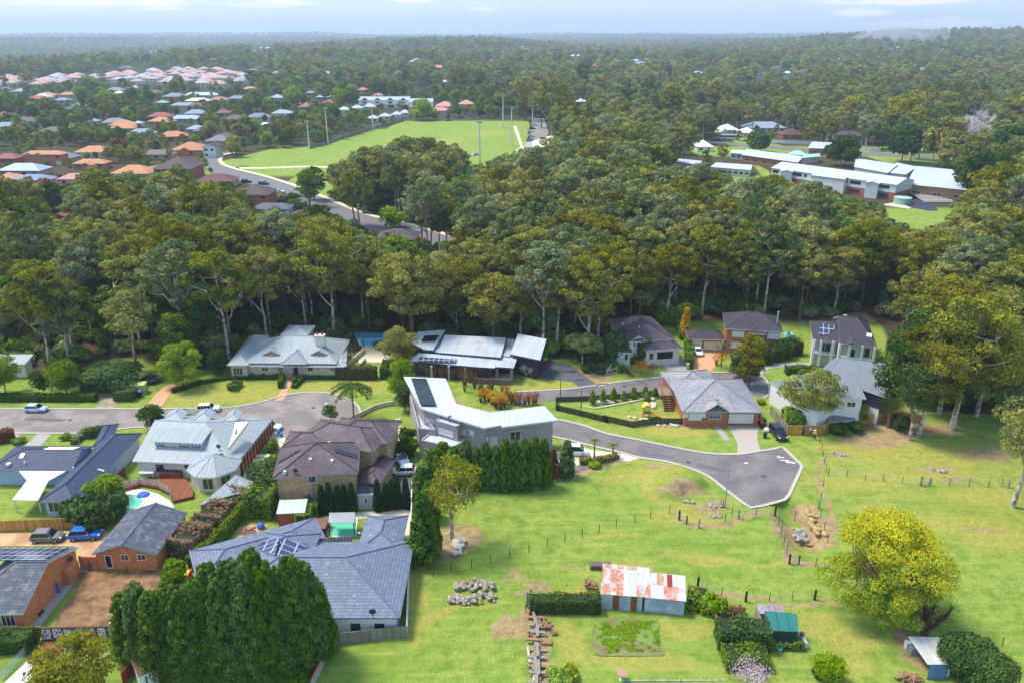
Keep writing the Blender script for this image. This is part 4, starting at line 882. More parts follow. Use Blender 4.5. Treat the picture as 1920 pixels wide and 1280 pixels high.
for w_,c0,c1,z0,z1 in((w1,.6,3.2,3.1,5.0),(w1,3.8,6.2,3.1,5.0),(w2,.9,2.6,.1,4.6),(w2,3.2,6.4,3.1,5.1),(w2,7.0,9.6,3.1,5.1),(w2,3.2,6.4,.1,2.4),(w2,7.0,9.6,.1,2.2)):
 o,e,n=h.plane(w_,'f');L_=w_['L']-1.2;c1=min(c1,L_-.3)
 if c1>c0+.5:h.opening(o,e,n,c0,c1,z0,z1,'window',1,TRIMW,mat('balcony_shade',(46,46,52),.4,.2,2))  # dark panes stand in for the shade within the open balconies
for w_ in(w1,w2):
 o,e,n=h.plane(w_,'f');h.part('balcony_slab',MB().frame(o-n*.0,e,n,w_['L']-1.2,.75,2.75,2.98),W_WHITE)
p=U(*R5(602,140),7.0);h.part('chimney',MB().box((p.x-.3,p.y-.3,6),(p.x+.3,p.y+.3,8.4)),TRIMG,under='roof')
h.finish();keep(PL(R5,445,140,590,145,605,105,810,140,800,290,780,380,570,360,400,340))
h=House('grey_roof_bungalow','brick bungalow with big light-grey hipped tile roof, small front gable and white garage door',R4(1080,1000),T_LG,BRK_R,TRIMG)
w1=h.wing(R4(768,904),R4(1412,907),R4(1272,640),2.9,24,ax='y',ends='hh',oh=.5)
w2=h.wing(R4(764,896),R4(1000,800),R4(652,578),2.88,20,ax='y',ends='hg',clear=True)if 0 else None
A_=U(*R4(1000,700),2.88)
w2=h.wing(R4(700,740),R4(1098,720),R4(652,578),2.88,21,ax='y',ends='hh',oh=.5)
w3=h.wing(R4(938,905),R4(1150,905),3.6,2.95,34,ax='y',ends='gh',oh=.3,wall=False)
o,e,n=h.plane(w1,'f')
def on(c,z,k=0):return o+e*c+n*k+Vector((0,0,z))
h.win(w1,'f',R4(1136,912),R4(1336,998),'garage_door',0,TRIMD,GDOOR)
h.win(w1,'f',R4(985,922),R4(1072,960),mull=3);h.win(w1,'f',R4(820,906),R4(920,968),mull=3,pm=GLASSL)
for x in(795,935):h.win(w1,'f',R4(x-16,908),R4(x+16,945),mull=0,pm=GLASSL)
for x in(968,1106):post(h,R4(x,1008),.5,2.75,BRK_R)
o5,e5,n5=h.plane(w1,'l');h.finish();keep(PL(R4,655,580,1265,640,1410,905,1400,1000,780,990,660,640))
h=House('white_house','white modern house with two big grey metal roofs, half hidden by a gum tree',R5(500,680),M_GR,W_WHITE,TRIMW)
w1=h.wing(R5(468,600),R5(738,614),R5(600,482),5.6,14,ax='m',rise=1.0,oh=.5)
def quadroof(pts,f=R5,z0=0,ins=.5,wall=True):
 P=[U(*f(x,y),z)for x,y,z in pts];h.slab([P]);FOOT.append(P)
 if wall:h.wall.prism(inset([tuple(p)for p in P],ins),z0,[min(p[2],sum(q[2]for q in pts)/4)-.3 for p in pts])
 return P
P1=quadroof([(430,458,5.6),(850,602,5.6),(880,400,6.2),(545,360,6.2)])
P2=quadroof([(500,762,1.7),(668,742,1.7),(640,690,2.2),(505,700,2.2)])
quadroof([(145,512,4.0),(440,690,4.0),(560,640,4.1),(300,490,4.1)],ins=.1);quadroof([(270,468,5.2),(350,500,5.2),(480,478,5.2),(365,458,5.2)],ins=.1)
h.win(w1,'f',R5(620,632),R5(668,664),mull=1)
ff=face2(*(inset([tuple(p)for p in P1],.5)[:2]));
b=MB();oo,ee,nn=ff;b.frame(oo,ee,nn,(Vector(P1[1])-Vector(P1[0])).length-1,.06,2.9,5.2);h.part('dark_cladding',b,W_DARK)
h.opening(oo,ee,nn*1.0 if nn.length else nn,8.5,11.2,3.6,4.9,mull=1,fm=TRIMD);
h.finish();keep(PL(R5,440,420,545,360,830,395,850,600,735,720,560,740,500,600))
h=House('rear_cottage','low cream cottage with pale grey roof behind trees at the left edge',R1(120,480),M_LB,W_CREAM)
w1=h.wing(R1(-200,355),R1(200,352),R1(262,298),2.9,12,ax='m',rise=.7);h.win(w1,'f',R1(60,440),R1(110,500));h.finish()
#  middle distance houses
def rooft(c):return mat('tile_%d_%d_%d'%c,c,.7,.1,.5,pat='tile',pp=(.4,.4),dark=.7)
def wallm(c):return mat('wall_%d_%d_%d'%c,c,.85,.06,.4)
def farhouse(label,x0,x1,ye,yr,roof,wall,st=1,f=None,kind='hh',ax='x',dep=None,wing2=None,win=True,group=None,cat='house',name='suburban_house',yb=None,pitch=24,metal=False):
 """x0..x1 eave line at ye, ridge at yr; f turns zoom coordinates into photo pixels"""
 f=f or(lambda a,b:(a,b));ze=2.8 if st==1 else 5.5
 rm=(mat('metal_%d_%d_%d'%roof,roof,.45,.05,.2,pat='rib',pp=.5,dark=.9)if metal else rooft(roof))
 h=House(name,label,f((x0+x1)/2,ye),rm,wallm(wall),TRIMW,cat,group,kind_small=True)
 D=dep or('R',f((x0+x1)/2,yr))
 w_=h.wing(f(x0,ye),f(x1,ye),D,ze,pitch,ax=ax,ends=kind,oh=.5)
 if wing2:
  for(a0,a1,b0,kk)in wing2:h.wing(f(a0,b0),f(a1,b0),7,ze-.01,26,ax='y',ends=kk,oh=.4,clear=False)
 if win:
  o,e,n=h.plane(w_,'f');L=w_['L']-1.0;rr=random.Random(int(x0*7+ye))
  for k in range(st):
   z=.9+2.7*k;nwin=max(2,int(L/4))
   for i in range(nwin):
    c_=L*(i+.5)/nwin;ww=rr.choice((1.1,1.6,2.0))
    if k==0 and st==2 and i==nwin-1:h.opening(o,e,n,c_-1.2,c_+1.2,.1,2.2,'garage_door',0,TRIMW,GDOOR)
    else:h.opening(o,e,n,c_-ww/2,c_+ww/2,z,z+1.25,mull=0)
 h.finish()
 a,b=f(x0,ye),f(x1,yr);hb=(b[1]-a[1]);ht=(6 if st==1 else 10)*160/max(60,62/max(.02,.362-(640-a[1])/F*.932))
 keep([(a[0]+2,b[1]),(b[0]-2,b[1]),(b[0]-2,a[1]+ht*.6),(a[0]+2,a[1]+ht*.6)])
 return h
OR,OR2,PK,DKB,RD,GR,BL,LBL,WH=(192,132,96),(186,124,88),(186,140,122),(84,66,70),(120,62,58),(128,132,144),(122,142,168),(150,168,190),(206,208,212)
BRO,BRR,CRM,TAN,PNK=(186,112,74),(150,84,64),(206,192,168),(180,150,120),(196,150,130)
G='houses of the old estate left of the park'
farhouse('orange-roofed brick house with two small front gables beside a blue-grey roof',150,440,640,612,OR,BRO,2,C1,wing2=[(170,220,640,'gh'),(240,290,640,'gh')])
farhouse('blue-grey hipped roof house just right of the orange-roofed brick house',288,505,665,622,(118,124,140),TAN,1,C1)
farhouse('orange house with pointed hipped roof among trees, furthest back of the orange ones',515,755,625,578,OR,CRM,1,C1)
farhouse('orange hipped house with a white gable panel, centre of the orange cluster',505,740,705,670,OR,BRO,1,C1,wing2=[(560,640,718,'gh')])
farhouse('wide orange-roofed brick house with arched gable windows',770,1050,775,712,OR,BRO,1,C1,wing2=[(810,880,790,'gh'),(910,950,785,'gh')])
farhouse('dark-roofed red brick house with twin white-edged gables and a white garage door',1070,1345,738,655,DKB,BRR,2,C1,wing2=[(1120,1190,728,'gh'),(1245,1330,728,'gh')])
farhouse('blue-roofed two-storey house with a white car on its drive',80,335,822,778,BL,TAN,2,C1)
farhouse('salmon-roofed two-storey house with cream front and tall entry',392,650,815,770,PK,(200,170,146),2,C1,wing2=[(500,580,830,'gh')])
farhouse('pink-roofed house cut off by the left edge',-60,100,815,765,PK,PNK,2,C1)
farhouse('long pale blue-grey metal-roofed house at the left edge',-30,280,755,700,LBL,TAN,1,C1,metal=True)
farhouse('dark red tiled house cut off by the left edge',-60,110,668,632,(150,84,70),BRR,1,C1)
farhouse('brown-roofed long low house under the yellow-leaved tree',980,1210,640,605,(120,104,98),TAN,1,C1)
farhouse('orange house under the bare pale tree by the bend in the road',1195,1440,610,552,OR2,BRO,1,C1,wing2=[(1260,1340,612,'gh')])
farhouse('white gabled house at the end of the curved road',1420,1520,590,540,(70,62,72),(214,214,212),2,C1,kind='gg',ax='y',dep=12)
farhouse('wide slate-grey house behind the white gabled house',1440,1620,545,502,(116,118,132),TAN,1,C1)
farhouse('charcoal-roofed house furthest along the curved road',1520,1640,512,478,DKB,TAN,1,C1)
farhouse('maroon-roofed low brick house beside the curved road',1375,1640,830,775,(104,62,64),(196,160,120),1,C1)
farhouse('two-storey brick house with dark roof and white awning beside the road',1640,1900,922,855,DKB,BRO,2,C1,wing2=[(1560,1660,940,'hh')])
farhouse('dark slate-roofed house with a white gable wall, half hidden by the wood',420,690,948,905,(92,96,116),(206,204,200),1,C2,wing2=[(500,590,965,'gh')])
farhouse('maroon-roofed house with pale side gable deep in the trees at the left',345,470,1085,1010,(140,70,74),BRR,2,C1,kind='gg',ax='y',dep=14)
farhouse('dark-roofed house with a solar array beside the road, only its roof above the trees',1290,1590,1165,1085,(84,74,84),BRR,1,C2)
farhouse('low dark-roofed house behind the solar-roofed one',700,800,985,955,DKB,TAN,1,C2)
far2=[('pale cream low house with grey roof among the back rows',40,120,205,190,GR,CRM,1),('small blue-hipped house in the trees at the left',370,480,258,238,BL,PNK,1),('orange roofed low house behind a round green tree',410,550,218,198,OR,CRM,1),('green-roofed house in the middle of the back rows',1095,1180,275,258,(130,180,160),(170,120,90),1),('wide blue-grey roofed house with pink brick front',1195,1390,295,272,(140,148,168),(196,160,150),1),('pale low house with a long white roof',1300,1470,262,240,WH,CRM,1),('grey two-storey house with dark balcony',1605,1740,245,225,(130,134,146),(180,180,186),2),('grey house with orange brick wall in the back rows',1140,1290,232,205,GR,BRO,1),('long pale grey roof right of the orange brick wall',1290,1530,222,200,(190,194,200),CRM,1),('orange low house next to the grey two-storey',1480,1600,250,232,OR2,TAN,1),('blue-white low roofs in the trees before the back rows',1190,1410,388,362,LBL,(120,130,150),1),('slate-roofed house half hidden near the park road',1305,1440,462,432,(150,160,186),TAN,1),('tiny dark-roofed house between trees at the left',440,510,318,302,(96,70,80),TAN,1),('red-roofed house at the far left edge',-20,30,360,335,(190,80,70),PNK,1),('red-brown low house right in the back rows',1520,1620,345,322,(140,74,70),TAN,1),('blue roof in the trees left of the orange cluster',610,690,405,385,(130,140,160),CRM,1),('light blue roof behind the tall pencil pines',930,1000,420,402,LBL,CRM,1),('white-roofed low house at the left of the pink estate',790,870,208,190,WH,CRM,1)]
for l,a,b,c,d,e_,f_,s_ in far2:farhouse(l,a,b,c,d,e_,f_,s_,C1,metal=e_ in(WH,LBL))
far3=[('red brick house with grey roof behind the townhouses',790,870,132,112,GR,(160,90,80),1),('orange brick house with pale roof left of the cypress',870,985,160,138,LBL,BRO,1),('cream gabled house with brown roof beside the clipped trees',740,840,228,200,(150,110,90),CRM,1),('white-walled grey-roofed house with big windows near the park trees',555,700,275,248,(160,166,176),CRM,2),('pale house behind a bare tree',540,640,165,140,(170,176,184),CRM,1),('low white roof at the wood behind the park',465,560,355,338,WH,CRM,1),('red-roofed cottage in the back rows',430,520,250,232,(150,80,80),(196,150,130),1),('pink house behind the cypress pair',1160,1240,110,92,(210,120,110),CRM,1),('flat pink-roofed building behind the townhouses',1265,1345,150,130,(196,140,150),PNK,1),('pale green-grey roof beside the long road',130,245,180,160,(160,120,100),(196,170,120),1),('blue metal roof left of the clubhouse trees',0,60,315,292,LBL,CRM,1),('dark-roofed house at the lower left of the road bend trees',0,80,398,370,(104,110,128),(190,110,80),1)]
for l,a,b,c,d,e_,f_,s_ in far3:farhouse(l,a,b,c,d,e_,f_,s_,C2,metal=e_ in(WH,LBL))
def terrace(label,x0,x1,ye,n,f,group,wm=(222,218,206),rm=(170,178,186),slope=0):
 h=House('terrace_row',label,f((x0+x1)/2,ye),mat('metal_%d_%d_%d'%rm,rm,.45,.05,.2,pat='rib',pp=.5,dark=.9),wallm(wm),TRIMW,'townhouses',kind_small=True)
 w_=h.wing(f(x0,ye),f(x1,ye+slope),13,6.6,22,ax='x',ends='gg',oh=.4)
 L=w_['L']
 for k in range(n):
  c_=L*(k+.5)/n;a=w_['a']+w_['ex']*(c_-L/n*.28);b_=w_['a']+w_['ex']*(c_+L/n*.28)
  pa,pb=PX(a.x,a.y,6.62),PX(b_.x,b_.y,6.62);g=h.wing(pa,pb,6,6.62,34,ax='y',ends='gh',oh=.1,wall=False,clear=False)
  o,e,nn=h.plane(w_,'f');p=o+e*(c_-L/n*.3)
  h.opening(o,e,nn,c_-L/n*.22,c_+L/n*.1,3.8,5.4,mull=1);h.opening(o,e,nn,c_-L/n*.22,c_+L/n*.22,.4,2.5,mull=2)
 h.part('balcony',MB().frame(h.plane(w_,'f')[0]+w_['ey']*-1.4,w_['ex'],w_['ey'],L-.8,1.3,3.0,3.4),wallm((230,226,214)))
 h.finish();keep([f(x0,ye-20),f(x1,ye-20),f(x1,ye+70),f(x0,ye+70)])
terrace('white terrace of townhouses with four peaked grey gables behind the park',1172,1535,182,4,C2,None);terrace('shorter white townhouse terrace right of the four-gabled one',1530,1700,196,2,C2,None)
for i,(a,b,y)in enumerate(((1020,1110,250),(1110,1200,238),(1200,1290,228),(1310,1400,296),(1400,1475,284),(1460,1530,272),(1230,1310,310))):
 farhouse('low pale townhouse with grey skillion roof beside the park fence',a,b,y,y-26,(176,182,188),(214,210,200),1,C2,group='low townhouses beside the park fence',name='townhouse',metal=True)
farhouse('pink-roofed two-storey block with arched front at the park corner',210,340,300,262,(198,144,132),(200,150,130),2,C3);farhouse('pink-roofed house right of the pink block, edge of the park',375,480,285,252,(198,144,132),(190,130,100),2,C3)
farhouse('low pink-roofed annex before the pink block',170,310,330,306,(198,144,132),(200,150,140),1,C3)
farhouse('pale roofed house behind the tall gums right of the park',1200,1285,268,245,(214,206,196),(190,120,90),1,C3);farhouse('small white house deep in the trees behind the park',250,300,128,112,WH,(220,220,220),1,C3)
h=House('school_building','long two-storey school block with white metal roof, white upper walls and red brick below',C4(1000,560),M_WH,W_BOARD,TRIMW,'school')
A_,B_=C4(655,460),C4(1300,555)
w1=h.wing(C4(655,466),C4(1285,552),('R',C4(980,472)),6.2,12,ends='gg',oh=.4,zb=2.9)
w1g=h.wing(C4(657,467),C4(1283,552),8,2.9,4,ends='gg',oh=.6,wall=True,clear=False)if 0 else None
for x0,x1,y0,y1 in((700,765,484,488),(855,1025,503,524),(1125,1195,540,547)):h.wing(C4(x0,y0),C4(x1,y1),5,6.0,14,ax='y' if x1-x0<100 else 'x',ends='gg',oh=.3,clear=False)
h.wing(C4(1300,556),C4(1395,548),8,4.6,12,ax='x',ends='gg',oh=.3)
b=MB();o,e,n=h.plane(w1,'f');b.frame(o+n*-.1,e,-n,w1['L']-.8,w1['D']-1.2,0,2.9);h.part('brick_base',b,BRK_R)
L=w1['L']
for f0,f1,z0,z1 in((.01,.06,4.2,5.4),(.17,.26,4.2,5.4),(.28,.3,4.2,5.4),(.34,.5,4.0,5.2),(.58,.63,4.2,5.4),(.65,.73,4.2,5.4),(.85,.94,4.2,5.4),(.65,.73,.9,2.2),(.85,.94,.6,2.2),(.58,.62,.9,2.2)):
 h.opening(o+n*(.02 if z0>3 else .02),e,n,L*f0,L*f1,z0,z1,mull=3 if f1-f0>.05 else 0,fm=mat('frame_blue',(90,110,140),.5))
q=o+e*(L*.3)+n*.2;h.part('covered_way',MB().frame(q,e,n,L*.24,3,2.4,2.55),mat('roof_mint',(150,190,176),.5))
h.finish()
def schoolblock(label,pts,zr=3.4,wall=(200,196,190),tilt=.35,wins=3,rm=M_WH):
 h=House('school_wing',label,C4(*pts[0]),rm,wallm(wall)if isinstance(wall,tuple)else wall,TRIMW,'school wing');P=[U(*C4(x,y),zr+(tilt if i>1 else 0))for i,(x,y)in enumerate(pts)]
 h.slab([P]);W_=inset([tuple(p)for p in P],.5);h.wall.prism(W_,0,[p.z-.2 for p in P]);FOOT.append(P)
 o,e,n=face2(W_[0],W_[1]);L=(Vector(W_[1])-Vector(W_[0])).length
 for i in range(wins):c_=L*(i+.5)/wins;h.opening(o,e,n,c_-min(1.6,L/wins*.35),c_+min(1.6,L/wins*.35),1.0,2.2,mull=1)
 h.finish();keep([C4(*p)for p in pts])
schoolblock('wide flat white school roof behind the two-storey block',[(1070,462),(1240,492),(1290,450),(1080,418)],4.5);schoolblock('low white school roof around the dark courtyard',[(1215,488),(1330,500),(1385,462),(1285,440)],4.0)
schoolblock('large white hall roof at the right end of the school',[(1330,548),(1660,580),(1560,475),(1380,458)],4.6,(150,120,100));schoolblock('long low white school wing with red brick wall in the middle',[(510,402),(790,440),(820,410),(530,372)],3.6,BRK_R,wins=6)
schoolblock('low grey-white school wing furthest left',[(450,392),(540,400),(545,380),(460,376)],3.2);schoolblock('long cream classroom hut on the grass in front of the school',[(350,462),(555,478),(562,452),(380,440)],3.4,(206,200,186),wins=7)
schoolblock('white-roofed classroom hut nearest the left of the school',[(180,436),(300,452),(310,432),(190,420)],3.2);schoolblock('mint green roofed shelter between the school wings',[(735,398),(840,405),(800,380),(770,380)],3.2,tilt=.8,wins=0,rm=mat('roof_mint',(150,190,176),.5))
schoolblock('second mint green roof beside the red brick wing',[(810,418),(900,410),(900,395),(820,400)],3.2,wins=0,rm=mat('roof_mint',(150,190,176),.5));schoolblock('small white-roofed brick block behind the mint roofs',[(840,368),(960,372),(960,340),(860,336)],3.6,BRK_R,wins=2)
farhouse('white shed with pitched roof left of the school',283,372,362,326,(214,214,214),(222,222,220),1,C4,name='hall',metal=True)
farhouse('cream gabled hall behind the bus',398,500,278,246,(196,202,208),(214,206,186),1,C4,name='hall',metal=True,wing2=[(398,450,290,'gh')])
farhouse('wide grey-roofed building with dark gable behind the school street',530,735,268,236,(150,160,176),(200,196,186),1,C4,metal=True);farhouse('red brick cottage with dark roof behind the yellow tree',715,830,300,272,(88,66,64),BRR,1,C4)
farhouse('dark-roofed white cottage behind the school fence',990,1130,308,282,(92,80,84),(200,206,214),1,C4);farhouse('small white-roofed building beside the red brick cottage',505,590,292,264,WH,(216,210,196),1,C4,metal=True)
b=empty('water_tank',U(*C4(1310,645)),'round pale green water tank beside the school block','tank',world=False)
MB().tube([(0,0,0),(0,0,2.4)],3.2,24).build('tank_body',mat('tank_green',(150,186,168),.5,.05,pat='rib',pp=.6),b);MB().tube([(0,0,2.4),(0,0,2.9)],[3.3,.3],24).build('tank_lid',mat('tank_green',(150,186,168)),b)
p,q=U(*C4(1490,605)),U(*C4(1655,628));d=q-p;L=d.length;d.normalize();b=MB();b.frame(p,d,Vector((-d.y,d.x,0)),L,.3,0,2.6)
wmur=b.build('mural_wall',mat('mural_blue',(70,150,214),.8,.12,.7,col2=(206,70,84),mix2=(.56,.6),s2=.35));tag(wmur,'bright blue mural wall with red patches at the end of the school','wall')
sheet('play_court',PL(C4,1330,640,1390,622,1470,650,1490,680,1440,680,1340,660),.1,mat('court_navy',(50,54,78),.8));sheet('path',PL(C4,1215,648,1270,640,1360,662,1345,672,1230,656),.1,CONC)
b=MB();p=U(*C4(1425,640))
for k in range(7):b.box((p.x,p.y+k*2.0,.1+k*.18),(p.x+13-k,p.y+k*2.0+1.9,.3+k*.18))
tag(b.build('terrace_steps',CONCG),'wide grey concrete terrace steps beside the mural wall','steps')
rr=random.Random(5);n_e=0;protoE=[]
for rc in((188,150,142),(176,150,150),(156,160,172),(196,152,130),(178,176,182)):
 for k in range(2):
  mb=House('estate_house','x',(0,0),rooft(rc),wallm(CRM));
  bpy.data.objects.remove(mb.root);r_=MB();w_=MB();lx,ly=(17,13)if k else(14,17);zz=5.2
  s_=House.slab;hr=min(lx,ly)/2;zr=zz+hr*.45
  if lx>ly:f_=[[(0,0,zz),(lx,0,zz),(lx-hr,hr,zr),(hr,hr,zr)],[(0,ly,zz),(hr,hr,zr),(lx-hr,hr,zr),(lx,ly,zz)],[(0,0,zz),(hr,hr,zr),(0,ly,zz)],[(lx,0,zz),(lx,ly,zz),(lx-hr,hr,zr)]]
  else:f_=[[(0,0,zz),(hr,hr,zr),(hr,ly-hr,zr),(0,ly,zz)],[(lx,0,zz),(lx,ly,zz),(hr,ly-hr,zr),(hr,hr,zr)],[(0,0,zz),(lx,0,zz),(hr,hr,zr)],[(0,ly,zz),(hr,ly-hr,zr),(lx,ly,zz)]]
  mb.slab(f_,.2,r_,(0,1));w_.prism([(.5,.5),(lx-.5,.5),(lx-.5,ly-.5),(.5,ly-.5)],0,zz-.1)
  for wx in(2,6.5,11):w_.box((wx,.44,3.4),(wx+1.8,.5,4.7),1);w_.box((wx,.44,.8),(wx+1.8,.5,2.2),1)
  protoE.append((r_.mesh('roof',[rooft(rc),TRIMW]),w_.mesh('wall',[wallm((204,190,172)),GLASS])))
ESTATE=[PL(C1,-40,185,-40,125,330,118,520,105,560,165,330,185),PL(C1,560,110,870,90,1200,72,1560,70,1560,110,1220,150,1180,180,990,160,700,130),PL(C1,1220,150,1560,100,1780,90,1760,150,1640,185,1480,190,1240,170)]
for poly in ESTATE:
 P=[U(*p)for p in poly];x0,x1=min(p.x for p in P),max(p.x for p in P);y0,y1=min(p.y for p in P),max(p.y for p in P);y=y0
 FOOT.append(P);keep([(a,b-6)for a,b in poly])
 row=0
 while y<y1:
  x=x0+rr.uniform(0,8)
  while x<x1:
   if inpoly(x,y,P):
    rm,wm_=rr.choice(protoE);zz=float(hills(x,y));o=bpy.data.objects.new('estate_house',None);C.objects.link(o);o.location=(x,y,zz-.3);o.rotation_euler.z=rr.choice((0,math.pi))+rr.uniform(-.15,.15)
    tag(o,'small house with pink-grey roof packed in the estate near the horizon','house','packed estate houses near the horizon');a=link('roof',rm,o);b_=link('wall',wm_,o);n_e+=1
   x+=rr.uniform(19,24)
  y+=rr.uniform(32,40);row+=1
print('estate houses',n_e)
for l,px,py,s_ in(('white building far off in the wood, upper centre',985,98,1.5),('cream building with pale roofs on the far rise right of centre',1080,112,2.0),('white house lone in the far wood right of the cream building',1135,165,1.2),('white-roofed house beside the drifting smoke',1680,102,1.6),('long pale roof right of the smoke',1745,104,1.5),('pale roofed cluster on the far left plain',480,100,2.0),('long white shed roof on the far left plain',500,97,2.2),('lone white roof in the wood above the park',620,148,1.0),('pale far roof left of the smoke',1240,82,2.4),('small white house in the wood behind the school',1425,150,1.1),('pale cottage in the wood behind the school',1480,148,1.1),('tiny white roof on the far left plain',60,92,1.6),('pale shed at the foot of the far left ridge',290,102,1.6),('low white roof before the far right ridge',1385,80,2.2)):
 p=U(px,py);D=math.hypot(p.x,p.y)
 for _ in range(30):
  z=float(hills(p.x,p.y));p=U(px,py,z)if z<HCAM-8 else p
 z=float(hills(p.x,p.y));r_,w_=MB(),MB();lx,ly=16*s_,11*s_
 o=bpy.data.objects.new('distant_house',None);C.objects.link(o);o.location=(p.x,p.y,z);tag(o,l,'house')
 w_.box((-lx/2,-ly/2,-1),(lx/2,ly/2,6+s_));zz=6.1+s_;r_.face([(-lx/2-1,-ly/2-1,zz),(lx/2+1,-ly/2-1,zz),(lx/2+1,0,zz+2.5),(-lx/2-1,0,zz+2.5)]);r_.face([(-lx/2-1,0,zz+2.5),(lx/2+1,0,zz+2.5),(lx/2+1,ly/2+1,zz),(-lx/2-1,ly/2+1,zz)])
 r_.build('roof',M_WH,o);w_.build('wall',W_WHITE,o)
 FOOT.append([Vector((p.x+a,p.y+b_,0))for a,b_ in((-lx,-ly),(lx,-ly),(lx,ly),(-lx,ly))]);keep([(px-6*s_,py-5*s_),(px+6*s_,py-5*s_),(px+6*s_,py+1),(px-6*s_,py+1)])
rr=random.Random(12)
FP=[]
for rc,wc in(((196,132,94),BRO),((128,132,144),CRM),((150,84,74),BRR),((188,194,200),(214,210,200)),((96,80,84),TAN),((140,152,172),CRM)):
 r_,w_=MB(),MB();lx,ly,zz=17,11,3.2;hr=ly/2;zr=zz+hr*.48
 MBs=[[(0,0,zz),(lx,0,zz),(lx-hr,hr,zr),(hr,hr,zr)],[(0,ly,zz),(hr,hr,zr),(lx-hr,hr,zr),(lx,ly,zz)],[(0,0,zz),(hr,hr,zr),(0,ly,zz)],[(lx,0,zz),(lx,ly,zz),(lx-hr,hr,zr)]]
 House.slab(mb,MBs,.2,r_,(0,1));w_.prism([(.5,.5),(lx-.5,.5),(lx-.5,ly-.5),(.5,ly-.5)],0,zz-.1)
 for wx in(2,6.5,12):w_.box((wx,.44,.9),(wx+2,.5,2.3),1)
 FP.append((r_.mesh('roof',[rooft(rc),TRIMW]),w_.mesh('wall',[wallm(wc),GLASS])))
def filler(px,py,label,group,s=1.0):
 p=U(px,py)
 if any(inpoly(p.x+a,p.y+b,f)for f in FOOT for a,b in((-9,0),(0,0),(9,0),(0,9))):return
 z=float(hills(p.x,p.y));o=bpy.data.objects.new('suburban_house',None);C.objects.link(o);o.location=(p.x-8,p.y,z-.2);o.rotation_euler.z=rr.uniform(-.3,.3);o.scale=(s,s,s)
 tag(o,label,'house',group);rm,wm_=rr.choice(FP);link('roof',rm,o);link('wall',wm_,o);FOOT.append([Vector((p.x+a,p.y+b,0))for a,b in((-11,-2),(11,-2),(11,14),(-11,14))])
 q=PX(p.x-7,p.y,z+5),PX(p.x+7,p.y,z+3.2);keep([q[0],(q[1][0],q[0][1]),q[1],(q[0][0],q[1][1])])
for i in range(44):
 px,py=rr.uniform(-10,640),rr.uniform(172,268)if rr.random()<.75 else rr.uniform(172,215)
 if px>560 and py>215:continue
 filler(px,py,'small hipped-roof house among garden trees in the back rows of the old estate','back row houses of the old estate')
for i in range(100):filler(rr.uniform(0,1900),78+74*rr.random(),'small pale roof scattered deep in the far wood','pale roofs scattered in the far wood',rr.uniform(1.1,1.8))
#  foliage
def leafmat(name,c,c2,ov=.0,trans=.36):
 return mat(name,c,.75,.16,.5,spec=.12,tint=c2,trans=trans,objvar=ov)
L_EUC=leafmat('leaf_eucalypt',(84,98,42),(176,166,76),.28);L_EUCG=leafmat('leaf_eucalypt_grey',(92,108,66),(160,164,106),.22)
L_DARK=leafmat('leaf_dark',(56,80,40),(106,126,56),.25);L_LIME=leafmat('leaf_lime',(110,142,36),(172,188,56),.1);L_YEL=leafmat('leaf_golden',(112,144,32),(228,214,48))
L_CON=leafmat('leaf_conifer',(62,88,42),(124,146,60),.1,.15);L_CYP=leafmat('leaf_cypress',(34,56,32),(62,86,42),.1,.1);L_HDG=leafmat('leaf_hedge',(56,80,34),(102,124,50),.12,.15)
L_HLIME=leafmat('leaf_hedge_lime',(112,146,20),(166,190,40));L_AUT=leafmat('leaf_autumn',(176,96,20),(216,150,30));L_YAUT=leafmat('leaf_autumn_yellow',(200,150,14),(236,196,30));L_RUST=leafmat('leaf_russet',(110,62,40),(156,92,56))
L_MID=leafmat('leaf_mid',(96,124,48),(148,164,64),.2);L_PALM=leafmat('leaf_palm',(62,92,30),(124,148,56));L_OLV=leafmat('leaf_olive',(112,120,46),(176,168,70),.05);L_PINK=leafmat('blossom_pink',(202,166,182),(238,220,228));L_BRN=leafmat('leaf_dead',(110,78,52),(150,110,76))
BARK_P=mat('bark_pale',(192,178,160),.85,.2,2,col2=(120,104,88),s2=1.2);BARK_B=mat('bark_brown',(112,88,70),.9,.2,2);BARK_G=mat('bark_grey',(128,118,108),.9,.2,2);BARK_W=mat('twig_grey',(150,138,128),.9,.15,2)
def quadleaf(P,N,size,rng,jit=.7,asp=.62):
 n=N+rng.normal(0,jit,N.shape);n/=np.linalg.norm(n,axis=1,keepdims=True)+1e-9
 a=rng.normal(0,1,N.shape);a-=n*(a*n).sum(1,keepdims=True);a/=np.linalg.norm(a,axis=1,keepdims=True)+1e-9;b=np.cross(n,a)
 s=(size*rng.uniform(.6,1.35,(len(P),1)));V=np.stack([P-a*s,P-b*s*asp,P+a*s,P+b*s*asp],1)
 return V
